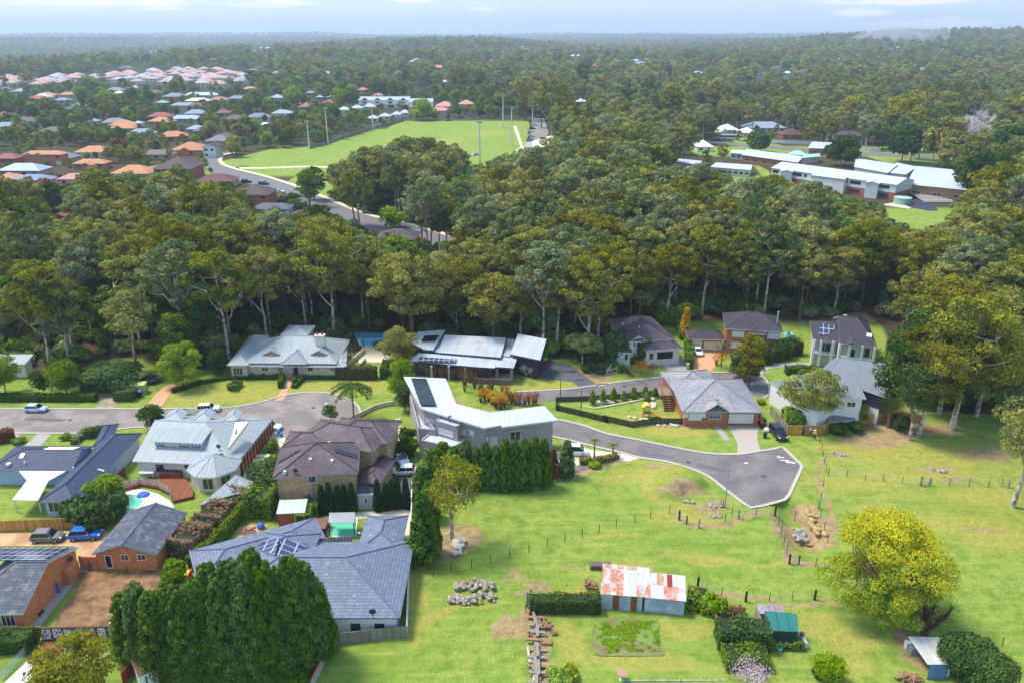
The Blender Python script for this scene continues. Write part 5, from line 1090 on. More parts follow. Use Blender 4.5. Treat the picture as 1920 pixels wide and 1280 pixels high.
class Leaves:
 def __init__(s,seed):s.V=[];s.T=[];s.rng=np.random.RandomState(seed)
 def dome(s,c,r,n,size,low=-.35,tint=None,flat=.75,jit=.5):
  """leaf-sized faces over a domed clump"""
  g=s.rng;d=g.normal(0,1,(int(n*1.8),3));d/=np.linalg.norm(d,axis=1,keepdims=True);d=d[d[:,2]>low][:n]
  k=g.uniform(.72,1.05,(len(d),1))**.8;q=np.array(c)+d*k*np.array((r,r,r*flat));q+=g.normal(0,r*.06,q.shape)
  s.V.append(quadleaf(q,d,size,g,jit));t=(g.uniform(0,1)if tint is None else tint);s.T.append(np.clip(t*.75+g.uniform(-.2,.35,len(d)),0,1))
 def pts(s,P,N,size,tint=.4,jit=.6,asp=.62,tv=.3):
  s.V.append(quadleaf(np.asarray(P,float),np.asarray(N,float),size,s.rng,jit,asp));s.T.append(np.clip(tint+s.rng.uniform(-tv,tv,len(P)),0,1))
 def mesh(s,name,m,wood=None,woodm=None):
  V=np.concatenate(s.V).reshape(-1,3);Q=np.arange(len(V)).reshape(-1,4);T=np.concatenate(s.T);mi=np.zeros(len(Q),int);mats=[m]
  if wood is not None:
   wv=np.array(wood.v);wf=np.array([f if len(f)==4 else f for f in wood.f if len(f)==4])+len(V)
   V=np.concatenate([V,wv]);Q=np.concatenate([Q,wf]);T=np.concatenate([T,np.zeros(len(wf))]);mi=np.concatenate([mi,np.ones(len(wf),int)]);mats.append(woodm)
  return npmesh(name,V,Q,mats,T,mi)
def limb(mb,a,b,r0,r1,rr,bend=.12,k=5,seg=4):
 a,b=Vector(a),Vector(b);L=(b-a).length;o=[]
 side=Vector((rr.uniform(-1,1),rr.uniform(-1,1),rr.uniform(-.2,.6)))*L*bend
 for i in range(seg+1):t=i/seg;o.append(a.lerp(b,t)+side*math.sin(math.pi*t)+Vector((0,0,-L*.06*math.sin(math.pi*t))))
 mb.tube(o,[r0+(r1-r0)*i/seg for i in range(seg+1)],k,0,cap=False)
def euc(seed,H=20,cw=6.5,ncl=46,nl=130,ls=.42,base=.45,r0=.38,clr=(1.2,2.3),lean=.06,top=1.0,low=-.3,flat=.72,openness=.25,tint=None,kbr=5,jit=.55,tz=False):
 rr=random.Random(seed);mb=MB();lv=Leaves(seed);ln=Vector((rr.uniform(-1,1),rr.uniform(-1,1),0))*H*lean
 trunk=[];nseg=6
 for i in range(nseg+1):
  t=i/nseg;trunk.append(Vector((ln.x*t*t+rr.uniform(-.15,.15)*i/2,ln.y*t*t+rr.uniform(-.15,.15)*i/2,H*.82*t)))
 mb.tube(trunk,[r0*(1.15 if i==0 else 1)*(1-.72*i/nseg)for i in range(nseg+1)],7,0,cap=False)
 def tr(z):t=max(0,min(.999,z/(H*.82)))*nseg;i=int(t);return trunk[i].lerp(trunk[i+1],t-i)
 cz=H*(base+1)/2;rz=H*(1-base)/2;nm=max(3,kbr);mains=[]
 for i in range(nm):
  a=2*math.pi*(i+rr.uniform(-.3,.3))/nm;z0=H*rr.uniform(max(.25,base-.15),.66);p0=tr(z0);q=Vector((ln.x*.7+math.cos(a)*cw*.5,ln.y*.7+math.sin(a)*cw*.5,z0+H*rr.uniform(.12,.25)))
  limb(mb,p0,q,r0*.5,r0*.26,rr);mains.append(q)
 mains.append(tr(H*.78))
 for i in range(ncl):
  a=rr.uniform(0,2*math.pi);u=rr.uniform(-.85,1);rad=math.sqrt(max(0,1-u*u))*rr.uniform(.55,1.0)if rr.random()>openness else rr.uniform(.1,.7)*math.sqrt(max(0,1-u*u*.6))
  c=Vector((ln.x*.8+math.cos(a)*rad*cw,ln.y*.8+math.sin(a)*rad*cw,cz+u*rz*rr.uniform(.8,1.0)*top));r=rr.uniform(*clr)
  c.z=min(c.z,H-r*.3)
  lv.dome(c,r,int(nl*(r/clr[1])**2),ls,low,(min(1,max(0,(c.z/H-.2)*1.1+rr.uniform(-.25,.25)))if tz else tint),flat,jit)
  m=min(mains,key=lambda q:(q-c).length+(3 if q.z>c.z else 0))
  if rr.random()<.8:limb(mb,m,c-Vector((0,0,r*.2)),r0*.22,.04,rr,.1,4,3)
 return mb,lv
def treemesh(kind,mb,lv,lm,bm):
 return mb.mesh(kind+'_trunk',bm,True),lv.mesh(kind+'_crown',lm)
def tree(name,meshes,loc,label,cat='tree',group=None,rz=0,s=1.0):
 o=empty(name,loc,label,cat,group,rz,world=False);s=(s,s,s)if isinstance(s,(int,float))else s;o.scale=s
 link('trunk',meshes[0],o);link('crown',meshes[1],o);return o
EUC=[]
for sd,H_,cw,ncl,base,lr,lm,bm,kw in((1,21,6.2,54,.45,(1.1,2.1),L_EUC,BARK_P,{}),(2,23,7.2,62,.42,(1.2,2.3),L_EUC,BARK_P,{}),(3,19,5.8,52,.4,(1.0,2.0),L_EUC,BARK_B,{}),(4,22,5.2,44,.5,(1.0,1.9),L_EUCG,BARK_P,dict(openness=.1)),(5,20,7.6,66,.38,(1.2,2.4),L_EUC,BARK_B,{}),(6,17,5.6,50,.32,(1.1,2.1),L_DARK,BARK_B,dict(low=-.7)),(7,24,6.8,58,.46,(1.1,2.1),L_EUCG,BARK_P,{}),(8,16,5.0,44,.25,(1.2,2.1),L_MID,BARK_B,dict(low=-.7)),(9,21,6.0,50,.45,(1.1,2.0),L_EUC,BARK_P,dict(lean=.12))):
 a,b=euc(sd,H_,cw,int(ncl*1.75),150,.27,base,clr=(lr[0]*.66,lr[1]*.72),jit=.5,**kw);EUC.append((treemesh('gum',a,b,lm,bm),H_,cw))
LOWP=[]
for sd,H_,cw,lm,bm,base in((21,20,6.5,L_EUC,BARK_P,.4),(22,22,7.5,L_EUC,BARK_P,.4),(23,18,6.5,L_DARK,BARK_B,.25),(24,21,6.0,L_EUCG,BARK_P,.4),(25,19,7.5,L_EUC,BARK_B,.35),(26,15,6,L_MID,BARK_B,.2)):
 a,b=euc(sd,H_,cw,26,46,.8,base,clr=(1.8,3.0),kbr=3);a2=MB();a2.v,a2.f,a2.m=a.v,a.f,a.m
 LOWP.append((b.mesh('far_tree',lm,a,bm),H_,cw))
def bare(seed,H=10,r0=.2,spread=.5,depth=5,up=.5,nb=3):
 rr=random.Random(seed);mb=MB()
 def grow(p,d,L,r,k):
  q=p+d*L;limb(mb,p,q,r,r*.62,rr,.06,5 if k>2 else 3,3 if k>2 else 2)
  if k==0:return
  for _ in range(nb if k>1 else 4):
   e=(d+Vector((rr.uniform(-1,1),rr.uniform(-1,1),rr.uniform(-.4,.8)*up))*spread).normalized();grow(q if rr.random()>.3 else p.lerp(q,rr.uniform(.5,.9)),e,L*rr.uniform(.6,.82),r*.58,k-1)
 grow(Vector((0,0,0)),Vector((0,0,1)),H*.3,r0,depth);return mb
BARE=[bare(s_,14,.28,.75,4,.5,4).mesh('bare_crown',mat('twig_pale',(150,134,128),.9,.15,2))for s_ in(3,4)]
#  where the wood grows
foot_bb=[(min(p.x for p in f),max(p.x for p in f),min(p.y for p in f),max(p.y for p in f),f)for f in FOOT]
EXCL=[[U(*p)for p in PL(R2,1080,205,1560,205,1560,60,1080,60)],ROADHI,ROADLOW,ROADUP,ROADFAR,GRASS_PARK,GRASS_NEAR]+list(GRASS_SCHOOL[:2])+[[U(*p)for p in PL(C3,870,380,1000,380,1100,560,960,600,860,600)],[U(*p)for p in PL(C4,330,328,900,372,1300,392,1900,415,1900,440,1300,415,900,396,330,350)],[U(*p)for p in PL(C4,380,380,830,360,1330,430,1680,580,1480,680,1330,670,640,500,440,500)]]
excl_bb=[(min(p.x for p in f),max(p.x for p in f),min(p.y for p in f),max(p.y for p in f),f)for f in EXCL]
def blocked(x,y,m=0):
 for a,b,c_,d,f in excl_bb:
  if a<x<b and c_<y<d and inpoly(x,y,f):return True
 for a,b,c_,d,f in foot_bb:
  if a-m<x<b+m and c_-m<y<d+m and(m or inpoly(x,y,f)):return True
 return False
KEEP+=[[(1785,200),(1850,200),(1850,262),(1785,262)],PL(C4,640,430,660,500,760,530,860,560,1010,600,1120,632,1230,655,1390,640,1660,640,1660,560,1540,470,1080,412,820,395,540,370,440,376,440,420,560,450,640,470),PL(C4,345,450,555,450,555,505,420,500,345,480),PL(C4,280,300,400,250,720,250,720,290,590,330,590,360,280,380),PL(C2,1170,150,1530,160,1700,200,1700,240,1530,240,1500,310,1180,250),PL(C2,95,560,230,545,300,555,440,548,650,528,800,520,950,480,1280,385,1500,335,1880,325,1882,440,1450,460,1440,480,1200,530,1100,620,1000,660,900,700,760,660,750,760,700,880,560,850,300,740,130,680),PL(C3,0,400,340,385,740,385,850,380,990,385,1090,520,960,560,900,600,700,660,560,720,490,720,380,600,200,530,0,520),PL(C2,600,780,780,800,980,880,1250,990,1480,1040,1850,1130,1850,1210,1600,1160,1330,1100,1200,1060,980,980,760,900,560,860),PL(C2,1500,1060,1840,1130,1840,1180,1600,1160,1480,1110),PL(C4,1210,650,1340,660,1560,700,1560,780,1400,780,1250,740),PL(C4,400,300,500,300,500,330,400,330),PL(C4,600,330,900,350,900,360,600,350),PL(C4,1400,405,1540,420,1540,450,1400,440),PL(C4,560,465,640,480,600,540,480,545,440,505),PL(R4,560,130,720,200,720,130,640,60,560,60)if 0 else PL(R2,1130,110,1480,110,1480,330,1130,330),PL(R5,780,100,900,100,940,240,860,290),PL(R4,1570,265,1700,300,1700,380,1580,330),PL(C1,1430,620,1650,620,1800,790,1700,800,1480,680)]
keep_bb=[(min(p[0]for p in f),max(p[0]for p in f),min(p[1]for p in f),max(p[1]for p in f),f)for f in KEEP]
KPT=[]
for a_,b_,c_,d_,g_ in keep_bb:
 st_=max(3.0,min(12,(b_-a_)/6));
 for i_ in range(int((b_-a_)/st_)+2):
  for j_ in range(int((d_-c_)/st_)+2):
   q_=(a_+i_*st_,c_+j_*st_)
   if inpoly(q_[0],q_[1],g_):KPT.append(q_)
KPT=np.array(KPT);KPD=np.array([U(x_,min(1200,max(70,y_))).y for x_,y_ in KPT]);print('keep points',len(KPT))
def hides(x,y,z,H,cw,tol=0):
 """would this tree's crown or trunk stand in front of something the photograph shows?"""
 t=PX(x,y,z+H);b=PX(x,y,z+H*.42);zc=y*CP+HCAM*SP;rx=cw*F/zc*.95;cyy=(t[1]+b[1])/2;ry=max(2,(b[1]-t[1])/2)
 return bool((((KPT[:,0]-t[0])/rx)**2+((KPT[:,1]-cyy)/ry)**2<.9).any())
def infront(x,y):
 "fraction of the photo frame in x"
 q=PX(x,y,0);return q
EUC_ALT=['tall gum tree in the dense wood behind the houses','gums of the wood across the middle of the view']
rr=random.Random(77);near,far_pts=[],[]
y=128.0
while y<3600:
 sp=6.6 if y<330 else(8.2 if y<700 else(12 if y<1300 else(17 if y<2200 else 24)))
 xw=y*.70+25;x=-xw
 while x<xw:
  px_,py_=x+rr.uniform(-.45,.45)*sp,y+rr.uniform(-.45,.45)*sp;x+=sp
  if blocked(px_,py_,1.5):continue
  q=PX(px_,py_,0)
  dens=1.0;k=rr.randrange(len(EUC));s_=rr.uniform(.72,1.08)
  town=(q[0]<620 and 150<q[1]<400 and not(q[0]>330 and q[1]>385))or(620<q[0]<1000 and 150<q[1]<240)
  if town:dens=.68;k=rr.choice((2,5,7,5,7,4,0));s_=rr.uniform(.36,.72)
  if 1230<q[0]and 215<q[1]<400:dens=.75;s_=rr.uniform(.5,.95)
  if 1230<q[0]and 300<q[1]<430:s_=rr.uniform(.6,.85)
  if q[1]<215:s_=rr.uniform(.6,1.05)
  if fbm(np.array(px_),np.array(py_),60,55,2)<.34:dens*=.55;s_*=.8
  if rr.random()>dens:continue
  H_,cw=EUC[k][1]*s_,EUC[k][2]*s_;z=float(hills(px_,py_))if y>600 else 0
  if hides(px_,py_,z,H_,cw):
   s_*=.5;H_*=.5;cw*=.5
   if hides(px_,py_,z,H_,cw):
    s_*=.6
    if rr.random()<.5 or hides(px_,py_,z,H_*.5,cw*.5):continue
  (near if y<330 else far_pts).append((px_,py_,z,k,s_,town))
 y+=sp
near.sort(key=lambda t:t[1])
cand=[t for t in near if-60<PX(t[0],t[1],0)[0]<1980 and t[4]>.45]
indiv=set(map(id,cand[:285]));print('near',len(near),'cand',len(cand),'far',len(far_pts))
KL={0:'eucalypt',1:'eucalypt',2:'brown_gum',3:'grey_gum',4:'brown_gum',5:'dark_tree',6:'grey_gum',7:'broadleaf_tree',8:'eucalypt'}
LB={'eucalypt':'tall pale-trunked gum with olive crown, one of many in the dense wood behind the houses','brown_gum':'brown-trunked spreading gum with olive crown in the dense wood behind the houses','grey_gum':'tall grey-green gum with pale trunk in the dense wood behind the houses','dark_tree':'dark rounded evergreen low in the dense wood behind the houses','broadleaf_tree':'mid-green rounded broadleaf tree in the dense wood behind the houses'}
for t in near:
 if id(t)in indiv:
  n_=KL[t[3]];tree(n_,EUC[t[3]][0],(t[0],t[1],0),LB[n_],'tree',n_.replace('_',' ')+'s of the dense wood',rr.uniform(0,6.28),(t[4]*rr.uniform(.9,1.1),t[4]*rr.uniform(.9,1.1),t[4]))
for i,(px,py,s_,k)in enumerate(((985,226,1.55,4),(1035,262,1.6,1),(1002,212,1.4,0),(945,205,1.5,6),(900,196,1.4,3),(1120,215,1.35,1),(1165,252,1.4,6),(1212,225,1.5,3),(1252,250,1.4,0),(1296,236,1.45,1),(1345,226,1.5,4),(1088,190,1.6,3),(1385,214,1.4,6),(860,190,1.4,1),(760,178,1.3,6),(1015,240,1.3,2))):
 p=U(px,py);tree('giant_gum',EUC[k][0],p,'giant gum towering over the wood beyond the playing field and clubhouse','tree','giant gums beyond the playing field',i*1.3,s_)
def scatter(name,protos,pts,kind='stuff',zlift=0):
 """one object: each point carries one of the meshes (geometry nodes)"""
 col=bpy.data.collections.new(name+'_kinds')
 for i,m_ in enumerate(protos):o=bpy.data.objects.new('%s_kind_%02d'%(name,i),m_);col.objects.link(o)
 me=bpy.data.meshes.new(name);n=len(pts);me.vertices.add(n);A=np.array([(p[0],p[1],p[2])for p in pts],np.float32);me.vertices.foreach_set('co',A.ravel())
 r=np.random.RandomState(4)
 for nm,ty,arr in(('rot','FLOAT_VECTOR',np.stack([np.zeros(n),np.zeros(n),r.uniform(0,6.28,n)],1)),('scl','FLOAT_VECTOR',np.stack([np.array([p[4]for p in pts])*r.uniform(.88,1.15,n),np.array([p[4]for p in pts])*r.uniform(.88,1.15,n),np.array([p[4]for p in pts])*r.uniform(.92,1.1,n)],1))):
  a=me.attributes.new(nm,ty,'POINT');a.data.foreach_set('vector',arr.astype(np.float32).ravel())
 a=me.attributes.new('idx','INT','POINT');a.data.foreach_set('value',np.array([p[3]for p in pts],np.int32))
 o=link(name,me);g=bpy.data.node_groups.new(name,'GeometryNodeTree');g.interface.new_socket('Geometry',in_out='INPUT',socket_type='NodeSocketGeometry');g.interface.new_socket('Geometry',in_out='OUTPUT',socket_type='NodeSocketGeometry')
 N=g.nodes;gi,go,ip,ci=N.new('NodeGroupInput'),N.new('NodeGroupOutput'),N.new('GeometryNodeInstanceOnPoints'),N.new('GeometryNodeCollectionInfo')
 ci.inputs['Collection'].default_value=col;ci.inputs['Separate Children'].default_value=True;ci.inputs['Reset Children'].default_value=True;ip.inputs['Pick Instance'].default_value=True
 def at(nm,ty):q=N.new('GeometryNodeInputNamedAttribute');q.data_type=ty;q.inputs['Name'].default_value=nm;return q.outputs['Attribute']
 Lk=g.links.new;m2p=N.new('GeometryNodeMeshToPoints');Lk(gi.outputs[0],m2p.inputs[0]);Lk(m2p.outputs[0],ip.inputs['Points']);Lk(ci.outputs[0],ip.inputs['Instance']);Lk(at('idx','INT'),ip.inputs['Instance Index'])
 Lk(at('rot','FLOAT_VECTOR'),ip.inputs['Rotation']);Lk(at('scl','FLOAT_VECTOR'),ip.inputs['Scale']);Lk(ip.outputs[0],go.inputs[0])
 md=o.modifiers.new('scatter','NODES');md.node_group=g;o['kind']=kind;return o
MIDP=[]
for i,(sd,H_,cw,ncl,base,lr,lm,bm,kw)in enumerate(((31,21,6.4,40,.4,(1.4,2.5),L_EUC,BARK_P,{}),(32,23,7.2,46,.4,(1.4,2.6),L_EUC,BARK_P,{}),(33,19,6,40,.35,(1.3,2.4),L_EUC,BARK_B,{}),(34,22,5.6,36,.42,(1.3,2.3),L_EUCG,BARK_P,{}),(35,20,7.6,48,.35,(1.5,2.7),L_EUC,BARK_B,{}),(36,17,6,40,.25,(1.4,2.5),L_DARK,BARK_B,dict(low=-.7)),(37,24,6.8,44,.42,(1.4,2.5),L_EUCG,BARK_P,{}),(38,16,5.4,36,.2,(1.4,2.4),L_MID,BARK_B,dict(low=-.7)),(39,21,6.2,40,.42,(1.3,2.3),L_EUC,BARK_P,dict(lean=.12)))):
 a,b=euc(sd,H_,cw,int(ncl*1.5),74,.44,base,clr=(lr[0]*.68,lr[1]*.74),kbr=4,jit=.5,**kw);MIDP.append(b.mesh('wood_tree',lm,a,bm))
MIDP.append(bare(8,15,.3,.7,4,.5,4).mesh('bare_tree',BARK_W));MIDP.append(BARE[1])
tc_=[]
for nm,lm in(('lime',L_LIME),('aut',L_RUST),('olv',L_OLV)):
 a,b=euc(61,11,5,30,110,.5,.15,clr=(1.4,2.3),low=-.8,kbr=3);MIDP.append(b.mesh('garden_tree',lm,a,BARK_B))
mid=[t for t in near if id(t)not in indiv]+[t for t in far_pts if t[1]<900];far_=[t for t in far_pts if t[1]>=900]
mid2=[]
for t in mid:
 k=t[3];s_=t[4];u=rr.random()
 if t[5]and u<.16:k,s_=rr.choice((11,11,12,13)),s_*1.4
 elif u>.975:k=9
 mid2.append((t[0],t[1],t[2],k,s_))
scatter('wood',MIDP,mid2);tag(bpy.data.objects['wood'],'the mass of gum wood beyond the nearest trees')
scatter('distant_wood',[m_[0]for m_ in LOWP],[(t[0],t[1],t[2]-.5,rr.choice((0,1,2,3,4,0,1,5)),t[4]*(1.0 if t[1]<1500 else 1.2))for t in far_])
fp=[]
for i in range(15000):
 D=3500+6500*rr.random()**1.3;a=rr.uniform(-.62,.62);x,y_=D*math.sin(a),D*math.cos(a);fp.append((x,y_,float(hills(x,y_))-2,rr.choice((0,1,2,3,4)),rr.uniform(.9,1.35)))
scatter('horizon_wood',[m_[0]for m_ in LOWP[:5]],fp)
b1,b2=Leaves(91),Leaves(92)
for L_ in(b1,b2):
 for i in range(7):a=i*.9;L_.dome((math.cos(a)*.9,math.sin(a)*.9,.9+.3*math.sin(i*2)),1.0,70,.26,-.2)
UND=[b1.mesh('shrub',L_DARK),b2.mesh('shrub',L_MID),b1.mesh('shrub',L_EUCG)]
up_=[]
for i in range(5200):
 y_=rr.uniform(128,330);x=rr.uniform(-y_*.7-20,y_*.7+20)
 if blocked(x,y_,1):continue
 s_=rr.uniform(.5,1.7)
 if 140<y_<175 and 55<x<130 and rr.random()<.75:continue
 if hides(x,y_,0,1.8*s_,1.5):continue
 up_.append((x,y_,0,rr.choice((0,0,0,1,2)),s_))
scatter('undergrowth',UND,up_)
print('mid',len(mid2),'far',len(far_),'und',len(up_))
#  hedges, shrubs, garden trees
def hedge(label,path,w_,h_,lm=None,ls=.16,name='hedge',cat='hedge',den=40,group=None,top=None,rough=.12,tv=.3):
 """clipped hedge: leafy faces over a solid inner block; path in photo pixels along the foot"""
 lm=lm or L_HDG;P=[U(*p)for p in path];lv=Leaves(int(P[0].x*13)%9999);g=lv.rng;core=MB();c0=P[0]
 for A,B in zip(P,P[1:]):
  d=(B-A);L=d.length;d.normalize();n=Vector((-d.y,d.x,0));core.frame(A-n*(w_/2-.12)-c0,d,n,L,w_-.24,0,h_-.14)
  q=[];N=[]
  for(area,f)in((L*w_,'t'),(L*h_,'a'),(L*h_,'b'),(w_*h_,'c'),(w_*h_,'d')):
   k=int(area*den)+1;s_,t_=g.uniform(-.1,L+.1,k),g.uniform(0,1,k)
   wob=1+rough*np.sin(s_*1.7+c0.x)+g.normal(0,rough*.4,k)
   if f=='t':pos=(s_,(t_-.5)*w_,h_*wob);nn=(0,0,1)
   elif f in 'ab':sg=-1 if f=='a' else 1;pos=(s_,sg*w_/2*(1+(wob-1)*.6),t_*h_);nn=(n.x*sg,n.y*sg,.25)
   else:sg=-1 if f=='c' else 1;pos=(np.full(k,(L if sg>0 else 0))+g.normal(0,.05,k),(g.uniform(0,1,k)-.5)*w_,t_*h_);nn=(d.x*sg,d.y*sg,.2)
   off=A-c0;q.append(np.stack([off.x+d.x*pos[0]+n.x*pos[1],off.y+d.y*pos[0]+n.y*pos[1],pos[2]],1));N.append(np.tile(nn,(k,1)))
  lv.pts(np.concatenate(q),np.concatenate(N),ls,.4,.45,tv=tv)
 if top:lv.pts(np.concatenate(q)[:1],np.concatenate(N)[:1],ls)
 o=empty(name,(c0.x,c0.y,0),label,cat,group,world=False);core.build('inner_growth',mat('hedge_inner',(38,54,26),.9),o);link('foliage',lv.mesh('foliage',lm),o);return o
BLOB={}
def shrubmesh(lm,seed,ls=.15,n=9,nl=110,flat=.8):
 k=(lm.name,seed,ls,n)
 if k not in BLOB:
  rr_=random.Random(seed);lv=Leaves(seed);lv.dome((0,0,.5),.62,int(nl*1.2),ls*1.2,-.9,.3,.9)
  for i in range(n):a=6.28*i/n+rr_.uniform(-.3,.3);r_=rr_.uniform(.15,.62);lv.dome((math.cos(a)*r_,math.sin(a)*r_,rr_.uniform(.4,.8)),rr_.uniform(.28,.42),nl,ls,-.6,None,flat)
  BLOB[k]=lv.mesh('shrub',lm)
 return BLOB[k]
def shrub(label,p,r,h,lm=None,seed=1,group=None,name='shrub',ls=.13,n=9,nl=110):
 q=U(*p);o=link(name,shrubmesh(lm or L_HDG,seed,ls,n,nl));o.location=(q.x,q.y,-.05);o.scale=(r,r,h);o.rotation_euler.z=seed*1.3+q.x;tag(o,label,'shrub',group);return o
H=hedge
H('long low dark green clipped hedge along the street at the left',PL(R1,-80,642,770,642),1.5,1.25)
H('dark clipped hedge beside the gravel track, behind the long street hedge',PL(R1,668,570,925,568),1.6,1.4)
H('short thick clipped hedge block beside the green kiosk',PL(R1,930,632,1085,632),2.0,1.8)
H('low clipped hedge at the near edge of the square back lawn',PL(R1,625,452,775,450),1.2,1.2)
H('low curving box hedge from the lime tree to the homestead',PL(R1,1380,578,1500,546,1600,512,1707,490)+PL(R2,130,470,520,468),.9,.7,ls=.12)
H('low box hedge in front of the homestead right of its portico',PL(R2,735,468,985,470),.8,.6,ls=.12)
H('tall reddish-green hedge block at the right end of the homestead',PL(R2,990,462,1305,466),1.8,2.4,mat('leaf_redgreen',(70,66,32),.8,.2,.8,tint=(112,96,50),trans=.15),rough=.06)
H('upright dark hedge on the left of the portico path',PL(R2,540,545,550,470),.9,1.3);H('upright dark hedge on the right of the portico path',PL(R2,652,520,654,465),.7,1.2);H('low slanting box hedge right of the portico path',PL(R2,645,545,735,455),.9,.8)
H('dark upright hedge by the garden gate right of the homestead',PL(R2,1362,475,1388,395),1.2,2.2)
for i,(x,y)in enumerate(((270,440),(365,442),(460,440),(815,442),(900,440))):shrub('round clipped ball shrub against the homestead front wall',R2(x,y),1.05,2.1,L_HDG,5,'clipped ball shrubs along the homestead')
for i,(x,y)in enumerate(((320,448),(412,450),(505,450),(760,446),(858,450),(945,446))):shrub('low bright green bush between the clipped balls of the homestead',R2(x,y),.95,1.1,L_MID,2,'low bushes along the homestead')
shrub('small round garden bed of green shrubs alone on the front lawn',R2(165,545),2.0,1.1,L_HDG,3);shrub('wispy bare shrub rising from the round lawn bed',R2(165,535),.7,2.2,L_BRN,4,ls=.06,nl=30)
H('tall bright green hedge running away beside the yellow autumn column',PL(R4,775,330,742,215),1.8,2.2,L_MID);H('bright green tall narrow hedge between the two white and brick driveways',PL(R4,822,555,805,370),1.5,2.0,L_MID)
H('green hedge on the slope beside the metal rail steps',PL(R4,180,540,285,592),1.4,1.5,L_MID);H('dark clipped hedge left of the metal rail steps',PL(R4,-10,545,135,604),1.2,1.2)
H('dark clipped hedge on the verge before the grey metal roofed house',PL(R5,240,462,425,460),1.6,1.6);H('dense green shrubbery behind the curved verge wall',PL(R5,60,395,180,370,300,325),3.4,2.6,L_DARK,ls=.22,rough=.35)
H('wide overgrown hedge with browned top running beside the garage',PL(Q1,400,590,560,445,735,275),3.6,2.3,mat('leaf_browned',(82,92,44),.85,.3,.35,tint=(150,112,84),trans=.15,col2=(138,96,70),mix2=(.42,.55),s2=.3),ls=.2,rough=.22,tv=.45)
H('fresh green clipped face along the right of the browned hedge',PL(Q1,475,655,640,500,770,340),1.0,2.1,L_MID,rough=.08)
H('big rounded laurel hedge between the browned hedge and the tan brick house',PL(Q1,800,330,945,335),3.2,3.2,L_MID,ls=.2,rough=.2)
H('vivid lime clipped hedge beside the brown spa cover',PL(Q1,1098,420,1118,355),2.0,2.2,L_HLIME,ls=.11,rough=.05);H('vivid lime clipped hedge next to the striped timber shed',PL(Q1,1120,350,1180,345),1.6,2.1,L_HLIME,ls=.11,rough=.05)
shrub('round light green bush beside the ploughed yard',R6(975,705),2.0,2.4,L_MID,6,ls=.12,nl=160)
for i,(x,y,r,l)in enumerate(((470,385,3.0,'left dense dark shrub screening the curved pool'),(560,395,3.2,'middle dense dark shrub screening the curved pool'),(650,345,2.8,'right dense dark shrub screening the curved pool'))):shrub(l,R6(x,y),r,3.8,L_HDG,7+i,ls=.13,n=14,nl=150)
shrub('lime green shrub below the garden palms',R6(480,290),2.2,3.2,L_LIME,8,ls=.13,n=12,nl=150)
H('red-topped photinia hedge at the left edge by the street',PL(R1,-60,985,118,955),1.6,1.9,mat('leaf_photinia',(60,64,30),.8,.2,.6,tint=(176,66,46),trans=.15))
H('bright green hedge edging the lawn above the blue tiled house',PL(R1,590,995,690,910,880,880),1.0,1.0,L_MID);H('short dark clipped hedge behind the blue tiled ridge',PL(R1,700,940,835,915),1.2,1.5)
for x,y,l in((150,985,'small leafy shrub beside the photinia hedge'),(540,950,'spreading low shrub on the verge lawn')):shrub(l,R1(x,y),1.3,.9,L_MID,int(x))
H('long dark leafy hedge left of the rusty shed',PL(Q4,150,622,715,624),1.7,1.8,L_DARK,ls=.15,rough=.16)
H('shaggy overgrown hedge beside the shade house',PL(Q5,135,790,425,800),2.6,2.6,L_HDG,ls=.17,rough=.2);H('lower spilling green hedge in front of the shaggy one',PL(Q5,175,905,420,905),2.8,1.5,L_MID,ls=.17,rough=.25)
H('low leafy hedge at the foot of the shade house',PL(Q5,445,815,625,812),1.2,.9,L_MID)
H('low clipped hedge in the pale driveway bed',PL(Q6,300,168,372,162),1.0,.9,mat('leaf_bronze',(96,104,40),.8,.2,tint=(160,140,60),trans=.15));H('longer low clipped hedge with bronze tips beside the driveway',PL(Q6,385,160,470,150,540,132),1.0,.8,mat('leaf_bronze',(96,104,40)))
shrub('pale yellow-green grassy tuft at the corner of the drive',Q6(398,190),1.2,.9,L_LIME,3)
shrub('dark bushy shrub filling the gap beside the stepped path',(500,905),3.4,3.0,L_DARK,11,ls=.13,n=14,nl=160);shrub('second dark shrub lower down beside the stepped path',(493,930),3.0,2.6,L_DARK,12,ls=.13,n=14,nl=160)
shrub('bright green shrub in front of the cream garden circle',Q2(135,270),1.5,1.6,L_MID,4)
for i,(x,y,l)in enumerate(((425,735,'small grey-green bush under the lower brick window'),(480,715,'taller grey-green bush beside the first pencil cypress'))):shrub(l,Q2(x,y),.9,2.3,L_EUCG,13+i)
shrub('dark green hedge-like bush along the dark driveway wall',Q2(1200,320),2.2,2.8,L_DARK,15,n=12,nl=140);shrub('tangled green bush above the grey drive gate',Q2(1205,200),1.8,2.2,L_HDG,16);shrub('pale bush beside the dark driveway',Q2(1065,330),.9,2.2,L_MID,17)
shrub('large spreading dark shrub beside the square back lawn',R1(930,545),6.2,4.6,L_DARK,21,ls=.04,n=20,nl=600);shrub('round dark bush beside the low lawn hedge',R1(748,482),1.6,1.6,L_DARK,5)
shrub('dark bush left of the low lawn hedge',R1(655,492),1.4,1.6,L_HDG,6)
for i,(x,y)in enumerate(((1395,505),(1420,470))):shrub(('dark shrub at the foot of the pale-limbed tree','green shrub uphill of the pale-limbed tree')[i],R3(x+140,y-90),1.5,1.3,L_HDG,7+i)
